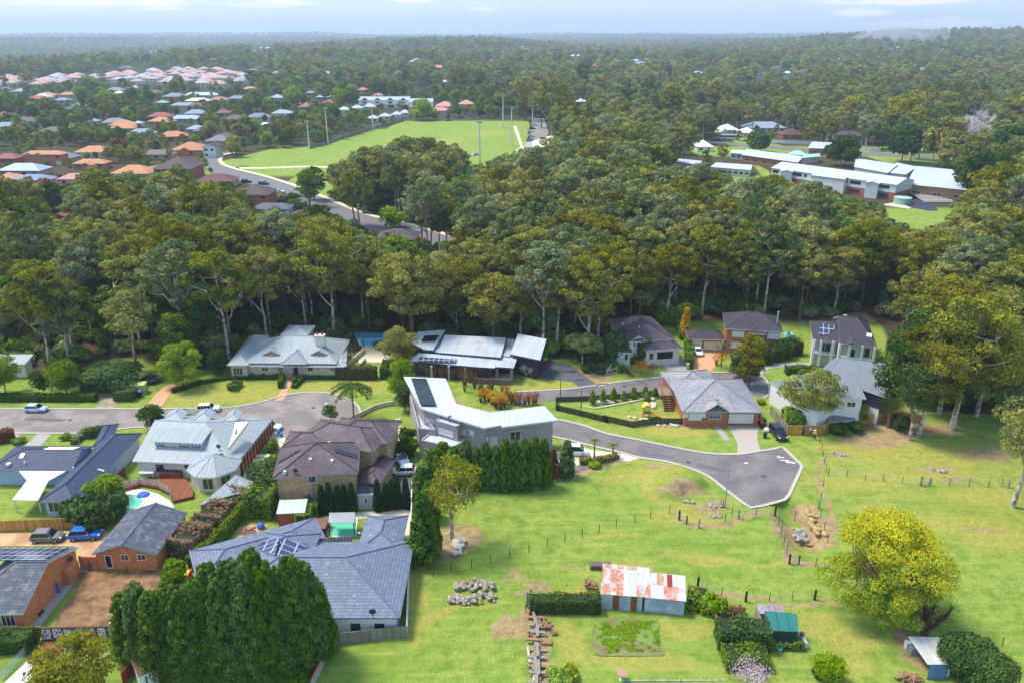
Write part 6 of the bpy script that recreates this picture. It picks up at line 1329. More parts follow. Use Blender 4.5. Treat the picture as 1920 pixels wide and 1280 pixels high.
for i,(x,y,r,hh,m_,l)in enumerate(((220,500,3.2,6.0,L_DARK,'tall dark evergreen bush left of the white two-storey house'),(455,505,2.0,4.6,L_DARK,'dark round-headed bush in front of the white two-storey house'),(100,480,3.4,4.5,L_MID,'spreading green bush behind the slope hedge'),(380,515,1.2,1.4,L_HDG,'low bush at the white house door path'))):shrub(l,R4(x,y),r,hh,m_,31+i,ls=.1,n=14,nl=170)
for i,(x,y,r,hh,l)in enumerate(((1385,400,1.4,2.6,'green bush before the brick villa, left one'),(1450,410,1.6,2.4,'green bush before the brick villa, middle one'),(1520,405,1.6,2.2,'green bush before the brick villa, right one'))):shrub(l,R4(x,y),r,hh,L_MID,36+i)
shrub('golden-green low bush beside the white wall of the modern house',R4(1400,838),1.0,.8,L_LIME,3);shrub('broad-leaved banana clump behind the timber fence corner',R5(280,760),2.6,2.4,L_LIME,41,ls=.2);shrub('dark bush at the foot of the boundary fence',R5(560,825),2.2,1.7,L_DARK,42);shrub('smaller dark bush along the boundary fence',R5(665,815),1.6,1.8,L_DARK,43);shrub('grey-green round bush under the big gums',R5(940,800),2.4,2.6,L_HDG,44);shrub('small yellow-green bush on the dirt by the fence',R5(615,840),.8,.9,L_LIME,4)
shrub('dark round-leaved bush in the bottom right corner',Q5(1620,985),4.0,3.6,L_HDG,51,ls=.035,n=22,nl=1100);shrub('leafy lime shrub at the bottom edge right of centre',Q5(790,1015),2.2,3.0,L_LIME,52,ls=.05,n=14,nl=260)
shrub('small bushy dark plant beside the leafy lime shrub',Q5(725,990),1.0,2.0,L_HDG,53);shrub('pink-white magnolia in blossom at the bottom edge',Q5(335,1010),2.6,2.0,L_PINK,54,ls=.03,n=14,nl=130);shrub('yellow-green bush at the bottom edge left of the birdbath',Q4(390,1225),1.7,1.6,L_LIME,55);shrub('golden low bush beside the bottom edge',Q4(470,1170),1.3,1.4,L_YEL,56)
for i,(x,y,r)in enumerate(((1050,1180,.9),(1120,1190,1.1),(1075,1250,1.4))):shrub(('silvery bush inside the red capped fence','grey-green bush by the end of the conifer row','green round bush at the bottom edge by the red capped fence')[i],Q1(x,y+20),r,1.2,L_EUCG if i<2 else L_MID,57+i)
shrub('lime vine smothering the fence corner',Q4(1650,640),1.8,2.2,L_LIME,61,ls=.12);H('sprawling lime vine over the fence beside the rusty shed',PL(Q4,1440,590,1560,620,1660,650),1.8,1.4,L_LIME,ls=.15,rough=.3);H('dry brown thatched vine along the fowl run',PL(Q4,1700,695,1900,700),1.2,1.3,L_BRN,ls=.14,rough=.2);H('pale vine tangle behind the rusty shed',PL(Q4,1440,520,1590,540),1.6,1.2,L_OLV,ls=.14,rough=.3)
def conifer(seed,H_,r,lm,ls=.15,n=None,bot=.06,pw=.8,lump=.5,nl=42):
 rr_=random.Random(seed);lv=Leaves(seed);n=n or int(H_*r*22)
 for i in range(n):
  t=(i+.5)/n;z=H_*(bot+(.97-bot)*t);R_=r*min(1,((1-t)*1.18+.06))**pw*(.82+.18*min(1,t*6));a=i*2.399+rr_.uniform(-.4,.4);k=R_*rr_.uniform(.72,1.0)
  lr=lump*rr_.uniform(.6,1.1)*(.6+.6*(1-t));lv.dome((math.cos(a)*k,math.sin(a)*k,z),lr,nl,ls,-.5,None,1.15,.5)
 tw=MB().tube([(0,0,0),(0,0,H_*.95)],[r*.16+.05,.02],6)
 core=MB();zs=[H_*(bot+(.93-bot)*i/7)for i in range(8)]
 core.tube([(0,0,z)for z in zs],[r*.5*min(1,((1-i/7)*1.15+.03))**pw for i in range(8)],8)
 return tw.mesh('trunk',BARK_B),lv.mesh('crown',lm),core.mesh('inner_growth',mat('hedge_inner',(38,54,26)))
def put(ms,p,label,name,group=None,s=1.0,rz=0,cat='tree',z=0):
 q=U(*p);o=empty(name,(q.x,q.y,z),label,cat,group,rz,world=False);o.scale=(s,s,s)if isinstance(s,(int,float))else s
 link('trunk',ms[0],o);link('crown',ms[1],o)
 if len(ms)>2:link('inner_growth',ms[2],o)
 return o
def top_height(p,ytop):
 q=U(*p);lo,hi_=.5,40
 for _ in range(30):
  m_=(lo+hi_)/2
  if PX(q.x,q.y,m_)[1]>ytop:lo=m_
  else:hi_=m_
 return lo
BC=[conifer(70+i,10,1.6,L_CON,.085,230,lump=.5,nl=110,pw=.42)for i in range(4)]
CONS=[(155,785,1150),(235,725,1185),(320,770,1235),(415,722,1215),(485,735,1250),(555,700,1235),(645,612,1222),(705,660,1250),(765,590,1235),(835,600,1250),(885,534,1220),(945,600,1245),(1000,640,1215),(1085,570,1205),(1150,612,1165),(1195,700,1130)]
CL=['first','second','third','fourth','fifth','sixth','seventh','eighth','ninth','tenth','eleventh','twelfth','thirteenth','fourteenth','fifteenth','last']
for i,(x,yt,yb)in enumerate(CONS):
 p=Q1(x,yb);hh=top_height(p,Q1(x,yt)[1]);put(BC[i%4],p,'big lumpy dark conifer, %s from the left in the row before the slate-blue house'%CL[i],'conifer','big conifers before the slate-blue house',(hh/10*.15+.95,hh/10*.15+.95,hh/10),i*1.7)
ms=conifer(80,10,1.9,L_CON,.15,240,bot=.02,pw=.6,lump=.5)
for(p,yt,l,s_)in((Q2(1350,1165),Q2(1325,590)[1],'tall broad green conifer standing alone against the white boundary fence',1.0),(Q2(1425,1090),Q2(1425,690)[1],'darker slim conifer just right of the tall lone conifer',.55),(Q2(1330,640),Q2(1325,395)[1],'upright conifer beside the end of the dark driveway',.75),(Q2(1390,820),Q2(1370,520)[1],'shadowy conifer behind the tall lone conifer',.8)):hh=top_height(p,yt);put(ms,p,l,'conifer',None,(s_,s_,hh/10),hh)
ms=conifer(81,6,1.15,L_CON,.14,150,bot=.02,pw=.55,lump=.42)
LY=[(875,822,912),(893,838,914),(911,828,916),(929,834,916),(947,824,917),(965,826,917),(983,822,917),(1001,818,914),(1019,822,910),(1062,824,892)]
for i,(x,yt,yb)in enumerate(LY):hh=top_height((x,yb),yt);put(ms,(x,yb),('dense green conifer, %s from the left in the tall screen below the grey modern house'%CL[i])if i<9 else 'single dense conifer standing apart at the right end of the tall screen','conifer','conifer screen below the grey modern house' if i<9 else None,(1,1,hh/6),i*2.1)
for i,(x,yt,yb)in enumerate(((812,842,905),(832,828,912),(850,838,918),(797,868,915))):hh=top_height((x,yb),yt);put(ms,(x,yb),('loose green conifer, %s of the clump left of the tall screen'%('leftmost','tallest','rightmost','lowest')[i]),'conifer',None,(1.5,1.5,hh/6),i*1.1)
put(conifer(83,5,.8,L_RUST,.12,60,lump=.4),(1037,896),'browned twiggy shrub between the conifer screen and the lone conifer','brown_conifer',None)
ms=conifer(82,4.5,.55,L_CYP,.09,120,bot=.02,pw=.5,lump=.24,nl=40)
for i,(x,yt,yb)in enumerate(((535,545,768),(595,525,762),(665,550,758),(715,545,752),(775,530,757),(980,505,745),(1045,525,732),(1090,505,727),(1137,480,722),(1205,490,722))):
 p=Q2(x,yb+12);hh=top_height(p,Q2(x,yt)[1]);put(ms,p,'dark pencil cypress, %s from the left behind the small tiled pool'%CL[i],'pencil_cypress','pencil cypresses behind the small pool',(1.05,1.05,hh/4.5),i)
def gt(label,p,ytop,cwpx,lm,bm=BARK_P,name='gum_tree',seed=1,base=.4,ncl=40,nl=200,ls=.2,clr=(.8,1.5),low=-.3,dx=0,group=None,r0=None,**kw):
 q=U(*p);hh=top_height(p,ytop);zc=q.y*CP+HCAM*SP;cw=cwpx/2*zc/F*.78;kk=hh/12
 a,b=euc(seed,hh,cw,ncl,nl,ls,base,r0=r0 or .022*hh,clr=clr,**kw);o=empty(name,(q.x,q.y,0),label,'tree',group,world=False)
 link('trunk',a.mesh('trunk',bm,True),o);c_=link('crown',b.mesh('crown',lm),o)
 return o
gt('open olive-gold gum with bare pale trunk, alone beside the stone pile on the paddock',(848,1012),856,138,L_OLV,name='lone_gum',seed=101,base=.42,ncl=44,nl=150,ls=.15,clr=(.6,1.15),low=.0,openness=.1,lean=.16)
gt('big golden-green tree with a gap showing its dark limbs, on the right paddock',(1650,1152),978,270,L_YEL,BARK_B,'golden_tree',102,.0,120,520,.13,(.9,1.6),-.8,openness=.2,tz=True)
gt('tall gum with pale trunk and spreading crown at the right edge',(1899,950),752,215,L_EUC,BARK_P,'edge_gum',103,.38,62,260,.19,(.9,1.7),-.3,openness=.15,lean=.14)
gt('very tall broad gum, the biggest behind the right paddock',(1785,804),566,215,L_EUC,BARK_P,'giant_gum',104,.3,110,300,.24,(1.3,2.4),-.4)
gt('leafy gum with leaning pale trunk at the edge of the right paddock',(1722,819),640,120,L_EUC,BARK_P,'leaning_gum',105,.35,50,220,.2,(.9,1.7),-.3,lean=.15)
gt('slim gum standing left of the leaning gum by the fence end',(1704,824),678,95,L_DARK,BARK_P,'slim_gum',106,.35,38,220,.2,(.9,1.6),-.3)
gt('dark slim gum behind the end of the timber fence',(1665,800),640,75,L_DARK,BARK_B,'dark_gum',107,.3,36,220,.2,(.9,1.6),-.4)
for i,(x,yb,yt,wd,m_)in enumerate(((1830,780,600,130,L_EUC),(1880,790,640,120,L_EUCG),(1760,775,590,110,L_EUC),(1915,760,560,130,L_DARK),(1700,740,585,90,L_DARK),(1850,740,540,110,L_EUC))):
 gt(('green gum directly right of the giant gum','grey-green gum near the right edge behind the paddock','gum crowding the left side of the giant gum','dark gum cut by the right edge behind the paddock','dark bushy tree beside the columned house lawn','tall gum behind the giant gum')[i],(x,yb),yt,wd,m_,BARK_P,'edge_tree',110+i,.25,46,220,.26,(1.2,2.2),-.5)
gt('broad many-stemmed gum in front of the white modern house',(1520,797),697,140,L_EUC,BARK_B,'house_gum',121,.3,60,210,.17,(.75,1.4),-.3,openness=.12,kbr=6);gt('small gum sapling beside the timber fence',(1614,798),758,26,L_MID,BARK_P,'sapling',122,.2,14,120,.14,(.4,.7))
gt('tall leafy gum beside the cul-de-sac behind the grey-roofed bungalow',(1404,722),628,62,L_EUC,BARK_B,'street_gum',123,.12,54,200,.18,(.7,1.3),-.5);gt('shorter dark tree left of the tall street gum',(1385,708),660,45,L_DARK,BARK_B,'street_tree',124,.15,34,200,.18,(.7,1.2),-.5)
gt('flat-topped tree with forked white limbs above the dark driveway',(1091,690),626,76,L_EUCG,BARK_P,'white_limbed_tree',125,.5,46,200,.17,(.7,1.3),-.2,top=.8)
gt('bronze-gold leafy tree between the homestead pool and the pavilion house',(750,694),614,82,L_OLV,BARK_B,'bronze_tree',126,.1,60,220,.17,(.7,1.4),-.6);gt('lime-green garden tree in front of the bronze-gold one',(757,752),674,62,L_LIME,BARK_B,'lime_tree',127,.12,50,220,.15,(.6,1.2),-.6)
gt('small dark tree at the corner of the grey modern house',(760,770),718,40,L_DARK,BARK_B,'corner_tree',128,.1,30,200,.15,(.6,1.1),-.6)
gt('rounded lime-green tree on the street lawn, biggest of the front gardens',(344,724),648,96,L_LIME,BARK_B,'round_lime_tree',129,.12,80,260,.15,(.7,1.3),-.5);gt('tall forked pale gum beside the square back lawn',(258,693),545,112,L_EUC,BARK_P,'forked_gum',130,.45,56,220,.22,(1.0,1.9),-.3)
gt('mid-sized bushy gum by the long street hedge',(125,740),681,64,L_MID,BARK_B,'bushy_gum',131,.15,46,200,.17,(.7,1.3),-.5);gt('thin tree left of the bushy gum behind the street hedge',(82,741),695,34,L_DARK,BARK_B,'thin_tree',132,.3,24,170,.16,(.6,1.0));gt('leafy tree in front of the low cream cottage',(12,738),672,86,L_MID,BARK_P,'cottage_tree',133,.25,52,200,.17,(.7,1.4),-.4)
gt('dark glossy tree across the street behind the pale metal roof',(287,803),762,54,L_DARK,BARK_B,'glossy_tree',134,.1,36,220,.14,(.6,1.1),-.6);gt('sparse small tree on the rocks beside the turning circle',(622,798),763,40,L_DARK,BARK_G,'sparse_tree',135,.45,22,90,.13,(.45,.8));gt('dark tree left of the homestead',(410,700),655,40,L_DARK,BARK_B,'homestead_tree',136,.1,34,200,.17,(.7,1.2),-.6)
gt('wide olive-green tree over the patio at the bottom left',(160,1330),1205,172,L_OLV,BARK_B,'patio_tree',137,.3,80,260,.14,(.6,1.2),-.2,openness=.1)
gt('tiny green sapling before the lawn hedge near the blue tiled house',(345,778),768,18,L_LIME,BARK_B,'small_tree',138,.2,10,120,.12,(.4,.7))
gt('slender lone tree leaning over the park road',(590,375),318,50,L_DARK,BARK_B,'road_tree',139,.3,30,130,.5,(1.5,3.0));gt('bright lime tree on the bank beside the distant road',(738,428),392,40,L_LIME,BARK_B,'lime_road_tree',140,.1,26,130,.45,(1.4,2.6),-.6);gt('tall lone gum at the start of the park beside the road',(443,295),250,24,L_OLV,BARK_B,'park_gum',141,.15,24,130,.6,(1.6,2.6),-.6)
gt('bright green tree at the foot of the white townhouses',(790,226),190,52,L_LIME,BARK_B,'townhouse_tree',142,.1,26,120,.9,(2.5,4.5),-.6)
for i,(x,yb,yt,wd,m_,l)in enumerate(((1690,262,180,95,L_OLV,'huge domed golden-topped tree behind the school, left of the bare one'),(1600,232,182,55,L_OLV,'domed golden-topped tree behind the white cottage'),(1765,235,176,80,L_OLV,'domed dark tree between the huge golden one and the bare one'),(1905,262,176,110,L_OLV,'huge domed tree at the right edge above the school'),(1770,312,222,95,L_EUC,'forked pale gum standing before the bare tree by the school'),(1890,330,240,90,L_DARK,'dark domed tree at the right edge by the school'),(1840,375,290,120,L_DARK,'dark spreading tree over the right end of the hall roof'),(1575,312,262,62,L_DARK,'dark tree in the courtyard before the school roofs'),(1420,285,252,26,L_DARK,'round dark tree beside the school street'),(1690,305,238,62,L_DARK,'dark pine behind the school lawn'))):
 gt(l,(x,yb),yt,wd,m_,BARK_P,'school_tree',150+i,.2,56,150,.85,(2.4,4.4),-.4)
def baretree(label,p,ytop,seed=3,m_=None,depth=4,spread=.75,r=.02,name='bare_tree',nb=4):
 hh=top_height(p,ytop);q=U(*p);o=empty(name,(q.x,q.y,0),label,'tree',None,world=False);mb=bare(seed,hh*.95,hh*r,spread,depth,.5,nb);link('branches',mb.mesh('branches',m_ or BARK_W),o);return o
baretree('big leafless pale grey tree behind the school hall',(1808,285),192,3,mat('twig_lilac',(206,196,198),.9,.1,2),depth=5,r=.034,spread=.62);baretree('second leafless pale tree crowding the first behind the school',(1838,290),215,5,mat('twig_lilac',(206,196,198)),depth=5,r=.034)
baretree('pale leafless tree before the arched-window orange house',C1(960,960),C1(960,775)[1],6,depth=5,r=.03);baretree('leafless thin tree before the double white garage',R4(620,598),R4(620,480)[1],7);baretree('leafless brown tree over the terracotta drive',R4(1078,540),R4(1078,245)[1],8,BARK_B)
baretree('leafless young tree on the lawn right of the pavilion house',R3(1050,490),R3(1050,310)[1],9,BARK_W);baretree('second leafless young tree beside the white blade wall',R3(1092,468),R3(1110,340)[1],10,BARK_W);baretree('grey leafless garden tree among the orange-roofed houses',C1(840,690),C1(840,580)[1],11,depth=5)
for i,x in enumerate((1500,1545,1590)):baretree(('bare white-limbed gum rising over the wood, left one of three','bare white-limbed gum rising over the wood, middle one of three','bare white-limbed gum rising over the wood, right one of three')[i],C3(x+250,200),C3(x,60)[1],12+i,depth=4,name='dead_gum')if i else None
ms_=conifer(84,7,.95,L_YAUT,.14,110,bot=.12,pw=.45,lump=.42);p=R4(785,325);put(ms_,p,'tall golden-yellow autumn column beside the green hedge','autumn_tree',None,(1,1,top_height(p,R4(785,68)[1])/7))
for i,(p,yt,r_,m_,l)in enumerate(((R4(430,610),R4(430,480)[1],1.3,L_AUT,'small orange autumn tree on the white house lawn'),(R4(1075,548),R4(1080,400)[1],2.0,L_AUT,'orange autumn tree beside the terracotta drive'),(R4(55,300),R4(55,110)[1],2.6,L_YAUT,'yellow autumn tree at the edge of the wood'),(R4(522,608),R4(522,500)[1],.9,L_RUST,'thin russet sapling on the white house lawn'))):
 hh=top_height(p,yt);lv=Leaves(200+i);tw=bare(200+i,hh*.9,.07,.7,3,.5,3)
 for k in range(16):a=k*2.4;rad=r_*math.sqrt((k+.5)/16);lv.dome((math.cos(a)*rad,math.sin(a)*rad,hh*(.45+.45*(1-rad/r_*.6)*((k%3)/3+.4))),r_*.34,60 if m_!=L_RUST else 16,.1,-.9)
 put((tw.mesh('trunk',BARK_B),lv.mesh('crown',m_)),p,l,'autumn_tree')
def twiggy(seed,h_,m_,nlv,r_=.7):
 rr_=random.Random(seed);mb=MB();lv=Leaves(seed)
 for i in range(26):a=rr_.uniform(0,6.28);t=Vector((math.cos(a)*r_*rr_.uniform(.1,1),math.sin(a)*r_*rr_.uniform(.1,1),h_*rr_.uniform(.6,1)));mb.tube([(t.x*.2,t.y*.2,0),(t.x*.7,t.y*.7,t.z*.6),t],[.03,.02,.008],3,0,cap=False);lv.dome(t*.85,.22,nlv,.07,-1)
 return mb.mesh('stems',mat('twig_russet',(126,92,78),.9)),lv.mesh('foliage',m_)
TWG=[twiggy(1,2.6,L_RUST,7),twiggy(2,2.2,L_AUT,12),twiggy(3,3.0,L_BRN,3),twiggy(4,2.0,L_YAUT,24,.9)]
def twput(k,p,label,group,s=1.0):
 q=U(*p);o=empty('garden_shrub',(q.x,q.y,0),label,'shrub',group,q.x*3,world=False);o.scale=(s,s,s);link('stems',TWG[k][0],o);link('foliage',TWG[k][1],o)
for i,(x,y)in enumerate(((270,470),(320,475),(375,480),(410,470),(470,478),(520,480),(610,485),(640,478),(680,485),(700,490),(745,480))):twput((0,2,0,2)[i%4],R3(x,y),'bare russet shrub in the row below the dark pavilion house walls','russet shrubs below the pavilion house',1.1)
for i,(x,y)in enumerate(((560,570),(560,520),(690,560),(690,600),(640,545),(760,590),(780,560),(600,500))):twput((2,2,0)[i%3],R3(x,y),'leafless brown shrub in the mulch bed between the two modern houses','leafless shrubs in the mulch bed',1.15)
for i,(x,y)in enumerate(((690,640),(720,625),(780,660),(810,690),(850,700),(880,685),(840,650),(900,660),(760,640))):twput((3,1,3)[i%3],R3(x,y+10),'amber autumn shrub in the bed behind the cranked white roof','amber shrubs behind the cranked roof',1.25)
for i,(x,y)in enumerate(((930,670),(970,680),(1000,670),(1040,680),(1075,672),(1110,675),(1130,668),(900,600),(860,580),(950,660))):twput((0,1)[i%2],R3(x,y),'thin rust-coloured shrub in the row above the cranked white roof','rust-coloured shrub row',1.05)
ms_=conifer(85,2.4,.55,L_MID,.1,40,bot=.15,pw=.6,lump=.3,nl=34)
for i,(x,y,yt)in enumerate(((45,842,735),(130,832,725),(215,820,715),(295,808,738),(375,800,705),(465,790,698),(545,785,710))):p=R4(x,y);put(ms_,p,'young clipped street tree, %s from the left in the row above the mesh fence'%CL[i],'young_tree','young trees above the mesh fence',(1,1,top_height(p,R4(x,yt)[1])/2.4),i)
put(ms_,R4(480,815),'small grey olive tree inside the fenced lawn','olive_tree',None,(1,1,.7))
def palm(label,p,ytop,seed,fl=2.6,nf=16,lm=None,name='palm_tree',droop=1.0,th=None):
 q=U(*p);hh=th or top_height(p,ytop)-fl*.15;rr_=random.Random(seed);o=empty(name,(q.x,q.y,0),label,'tree',world=False);MB().tube([(0,0,0),(.05,0,hh*.5),(0,0,hh)],[.17,.14,.12],7).build('trunk',BARK_G,o)
 lv=Leaves(seed);stem=MB()
 for i in range(nf):
  a=i*2.399;up0=rr_.uniform(.25,1.25);pts=[];
  for k in range(7):t=k/6;pts.append(Vector((math.cos(a)*fl*t*math.cos(up0*(1-t)),math.sin(a)*fl*t*math.cos(up0*(1-t)),hh+math.sin(up0)*fl*.55*t-droop*fl*.75*t*t)))
  stem.tube(pts,.02,3,0,cap=False);P_,N_=[],[]
  for k in range(6):
   for m_ in range(9):
    c=pts[k].lerp(pts[k+1],m_/9);w_=.28*(1-abs((k+m_/9)/6-.45));sg=-1 if m_%2 else 1;P_.append((c.x-math.sin(a)*w_*sg,c.y+math.cos(a)*w_*sg,c.z-.12));N_.append((-math.sin(a)*sg*.4,math.cos(a)*sg*.4,1))
  lv.pts(P_,N_,.1*fl,.4,.3,.3)
 link('crown',lv.mesh('crown',lm or L_PALM),o);stem.build('frond_stems',L_PALM,o)
palm('feathery queen palm at the edge of the turning circle',R2(1126,810),R2(1126,505)[1],1,3.5,30,droop=.85)
palm('golden cane palm beside the curved pool, tallest',R6(622,262),R6(600,118)[1],2,2.2,14,L_LIME);palm('golden cane palm leaning at the pool hedge, left one',R6(580,262),R6(560,150)[1],3,1.8,12,L_LIME);palm('low bright palm by the brown pool fence',R6(650,255),R6(650,165)[1],4,1.7,12,L_LIME)
palm('slim cordyline nearer the grey house in the drive bed',Q6(388,158),Q6(388,12)[1],5,.8,14,L_LIME,'cordyline',.5);palm('slim cordyline on the right in the drive bed',Q6(508,128),Q6(508,42)[1],6,.8,14,L_LIME,'cordyline',.5);palm('small tree fern beside the ground floor block',R3(530,1060),R3(530,925)[1],7,1.0,14,L_MID,'tree_fern',.6)
for i,(x,y,yt)in enumerate(((915,278,188),(935,285,200),(822,270,205))):palm(('tall palm behind the school street, left of the pair','tall palm behind the school street, right of the pair','lone palm left of the pair behind the school street')[i],C4(x,y),C4(x,yt)[1],20+i,5,12,L_OLV)
p=Q5(1340,742);q=U(*p);o=empty('dead_tree',(q.x,q.y,0),'thick brown lopped tree with cut limbs and twiggy regrowth beside the tin shed','tree',world=False);tb,tw=MB(),MB();rr_=random.Random(4)
for a,zz,L_,u_ in((0,1.0,2.4,2.8),(.9,.9,1.8,2.4),(2.4,1.1,1.9,2.2),(3.3,1.3,1.6,2.9),(4.4,1.2,1.3,2.4),(5.2,1.0,1.6,2.4),(1.7,1.4,1.2,3.2)):
 e=Vector((math.cos(a)*L_,math.sin(a)*L_*.8,zz+u_));tb.tube([(0,0,zz*.6),(e.x*.4,e.y*.4,zz+.3),(e.x*.8,e.y*.8,zz+u_*.5),e*1.0],[.26,.22,.18,.12],7)
 for k in range(60):s_=e*rr_.uniform(.4,1)+Vector((0,0,.1));d=Vector((rr_.uniform(-1,1),rr_.uniform(-1,1),rr_.uniform(-.1,1)))*1.2;tw.tube([s_,s_+d],[.02,.008],3,0,cap=False)
tb.tube([(0,0,-.1),(0,0,1.2),(.1,0,3.4)],[.5,.38,.3],9);tb.build('trunk',BARK_B,o);tw.build('twigs',L_BRN,o)
#  cars
TYRE=mat('tyre',(26,26,28),.8,.1);RIM=mat('wheel_rim',(150,152,156),.3,.05,metal=.6);CGL=mat('car_glass',(20,26,32),.05,0,spec=.9);LAMP=mat('head_lamp',(216,220,224),.15,0,spec=.8);TAIL=mat('tail_lamp',(168,22,24),.2,0,spec=.6);PLATE=mat('number_plate',(206,196,120),.5,0)
def paint(n,c):return mat('car_paint_'+n,c,.22,.02,spec=.7)
def carmeshes(kind,pm):
 """hatch / suv / van / sedan bodies by lofted sections: (x, floor, bonnet or belt height, half width low, half width belt)"""
 L,Wd,Ht={'hatch':(4.1,1.74,1.5),'suv':(4.6,1.86,1.68),'van':(4.9,1.84,1.95),'sedan':(4.6,1.78,1.44)}[kind]
 hw=Wd/2;be={'hatch':.93,'suv':1.02,'van':1.08,'sedan':.9}[kind];bo={'hatch':.88,'suv':.98,'van':.98,'sedan':.84}[kind]
 tr=be if kind!='sedan' else .92
 S=[(-L/2,.42,.7 if kind!='van' else .9,.78),(-L/2+.06,.3,tr*.97,.9),(-L/2+.5,.22,tr,.98),(-L*.2,.2,be,1),(L*.1,.2,be,1),(L*.22,.2,be-.02,1),(L/2-.55,.22,bo,.98),(L/2-.1,.28,bo-.17,.88),(L/2,.4,.62,.74)]
 b=MB();ring=[]
 for x,z0,z1,wf in S:
  w_=hw*wf;zm_=z0+(z1-z0)*.55;r=[(x,-w_*.88,z0),(x,-w_,z0+.12),(x,-w_,zm_),(x,-w_*.93,z1-.03),(x,-w_*.8,z1),(x,w_*.8,z1),(x,w_*.93,z1-.03),(x,w_,zm_),(x,w_,z0+.12),(x,w_*.88,z0)]
  ring.append(len(b.v));b.v+=r
 n=10
 for i in range(len(S)-1):
  for j in range(n):j2=(j+1)%n;b.f.append((ring[i]+j,ring[i+1]+j,ring[i+1]+j2,ring[i]+j2));b.m.append(0)
 b.f.append(tuple(ring[0]+j for j in range(n)));b.f.append(tuple(ring[-1]+j for j in range(n))[::-1]);b.m+=[0,0]
 fx,rx,tfx,trx={'hatch':(L*.25,-L/2+.22,L*.06,-L/2+.62),'suv':(L*.22,-L/2+.2,L*.08,-L/2+.5),'van':(L*.33,-L/2+.1,L*.19,-L/2+.25),'sedan':(L*.22,-L/2+.75,L*.04,-L/2+1.35)}[kind]
 g=MB();lo=[(rx,-hw*.9,be-.03),(fx,-hw*.9,be-.03),(fx,hw*.9,be-.03),(rx,hw*.9,be-.03)];hi_=[(trx,-hw*.74,Ht-.05),(tfx,-hw*.74,Ht-.05),(tfx,hw*.74,Ht-.05),(trx,hw*.74,Ht-.05)]
 for i in range(4):j=(i+1)%4;g.face([lo[i],lo[j],hi_[j],hi_[i]])
 g.face(hi_)
 rf=MB();o_=[(trx-.05,-hw*.77,Ht-.06),(tfx+.05,-hw*.77,Ht-.06),(tfx+.05,hw*.77,Ht-.06),(trx-.05,hw*.77,Ht-.06)];t_=[(trx+.1,-hw*.66,Ht),(tfx-.08,-hw*.66,Ht),(tfx-.08,hw*.66,Ht),(trx+.1,hw*.66,Ht)]
 for i in range(4):j=(i+1)%4;rf.face([o_[i],o_[j],t_[j],t_[i]])
 rf.face(t_)
 for a_,c_ in zip(lo,o_):
  rf.tube([Vector(a_)*1.0+Vector((0,.015*(1 if a_[1]>0 else-1),0)),Vector(c_)],.045,4)
 for sx in(.5,)+((.78,)if kind in('suv','van')else()):
  xx=tfx+(trx-tfx)*sx
  for sg in(-1,1):rf.tube([(xx+.05,sg*hw*.91,be-.02),(xx,sg*hw*.76,Ht-.05)],.04,4)
 wh=MB().tube([(0,-.11,0),(0,.11,0)],.32,16);rm_=MB().tube([(0,-.115,0),(0,.115,0)],.2,10)
 lp=MB().ball((0,0,0),(.16,.17,.1),0,1,0,8,5);mr=MB().ball((0,0,0),(.1,.11,.08),0,1,0,6,4)
 return dict(L=L,hw=hw,be=be,bo=bo,body=b.mesh('body',pm,True),win=g.mesh('windows',CGL),roof=rf.mesh('roof',pm),tyre=wh.mesh('tyre',TYRE),rim=rm_.mesh('rim',RIM),lamp=lp.mesh('headlight',LAMP,True),tail=lp.mesh('tail_light',TAIL,True),mir=mr.mesh('mirror',pm))
CM={}
def car(kind,col,p,ang,label,s=.93,far=False,name=None,group=None,z=.04):
 key=(kind,col.name)
 if key not in CM:CM[key]=carmeshes(kind,col)
 m=CM[key];q=U(*p);o=empty(name or{'hatch':'hatchback','suv':'parked_suv','van':'parked_van','sedan':'parked_car'}[kind],(q.x,q.y,z),label,'van' if kind=='van' else 'car',group,R(ang),world=False);o.scale=(s,s,s)
 link('body',m['body'],o);link('windows',m['win'],o);link('roof',m['roof'],o)
 if far:
  for sx in(-1,1):
   for sy in(-1,1):w_=link('wheel',m['tyre'],o);w_.location=(sx*m['L']*.31,sy*(m['hw']-.1),.32)
  return o
 for sx in(-1,1):
  for sy in(-1,1):
   w_=link('wheel',m['tyre'],o);w_.location=(sx*m['L']*.31,sy*(m['hw']-.1),.32);r_=link('rim',m['rim'],w_)
   l_=link('headlight' if sx>0 else 'tail_light',m['lamp']if sx>0 else m['tail'],o);l_.location=((m['L']/2-.14)*sx+(.02 if sx<0 else 0),sy*m['hw']*.66,(m['bo']-.2)if sx>0 else m['be']-.16)
 for sy in(-1,1):r_=link('mirror',m['mir'],o);r_.location=(m['L']*.17,sy*(m['hw']+.06),m['be']+.03)
 return o
PW,PS,PB,PG,PK_,PR=paint('white',(214,216,218)),paint('silver',(176,190,208)),paint('blue',(28,104,190)),paint('grey',(112,104,104)),paint('black',(30,34,42)),paint('red',(150,24,26));PN=paint('navy',(26,44,74))
car('hatch',PS,R1(295,728),0,'small silver hatchback parked on the left street',.9);car('suv',PW,R1(1672,728),8,'white car parked on the street behind the three grey gables',.86)
car('sedan',PW,R2(455,868),-12,'white car nosing past the pale roof beside the garden circle',.9);car('hatch',PW,Q2(1158,362),-58,'white hatchback with glass roof, further of the two on the dark driveway',.98);car('hatch',PW,Q2(1175,462),184,'white hatchback with red tail lights, nearer on the dark driveway',1.0)
car('hatch',PG,R6(272,482),3,'dark grey hatchback on the sandy gravel drive',1.0);car('hatch',PB,R6(482,468),5,'bright blue hatchback on the sandy gravel drive',1.0)
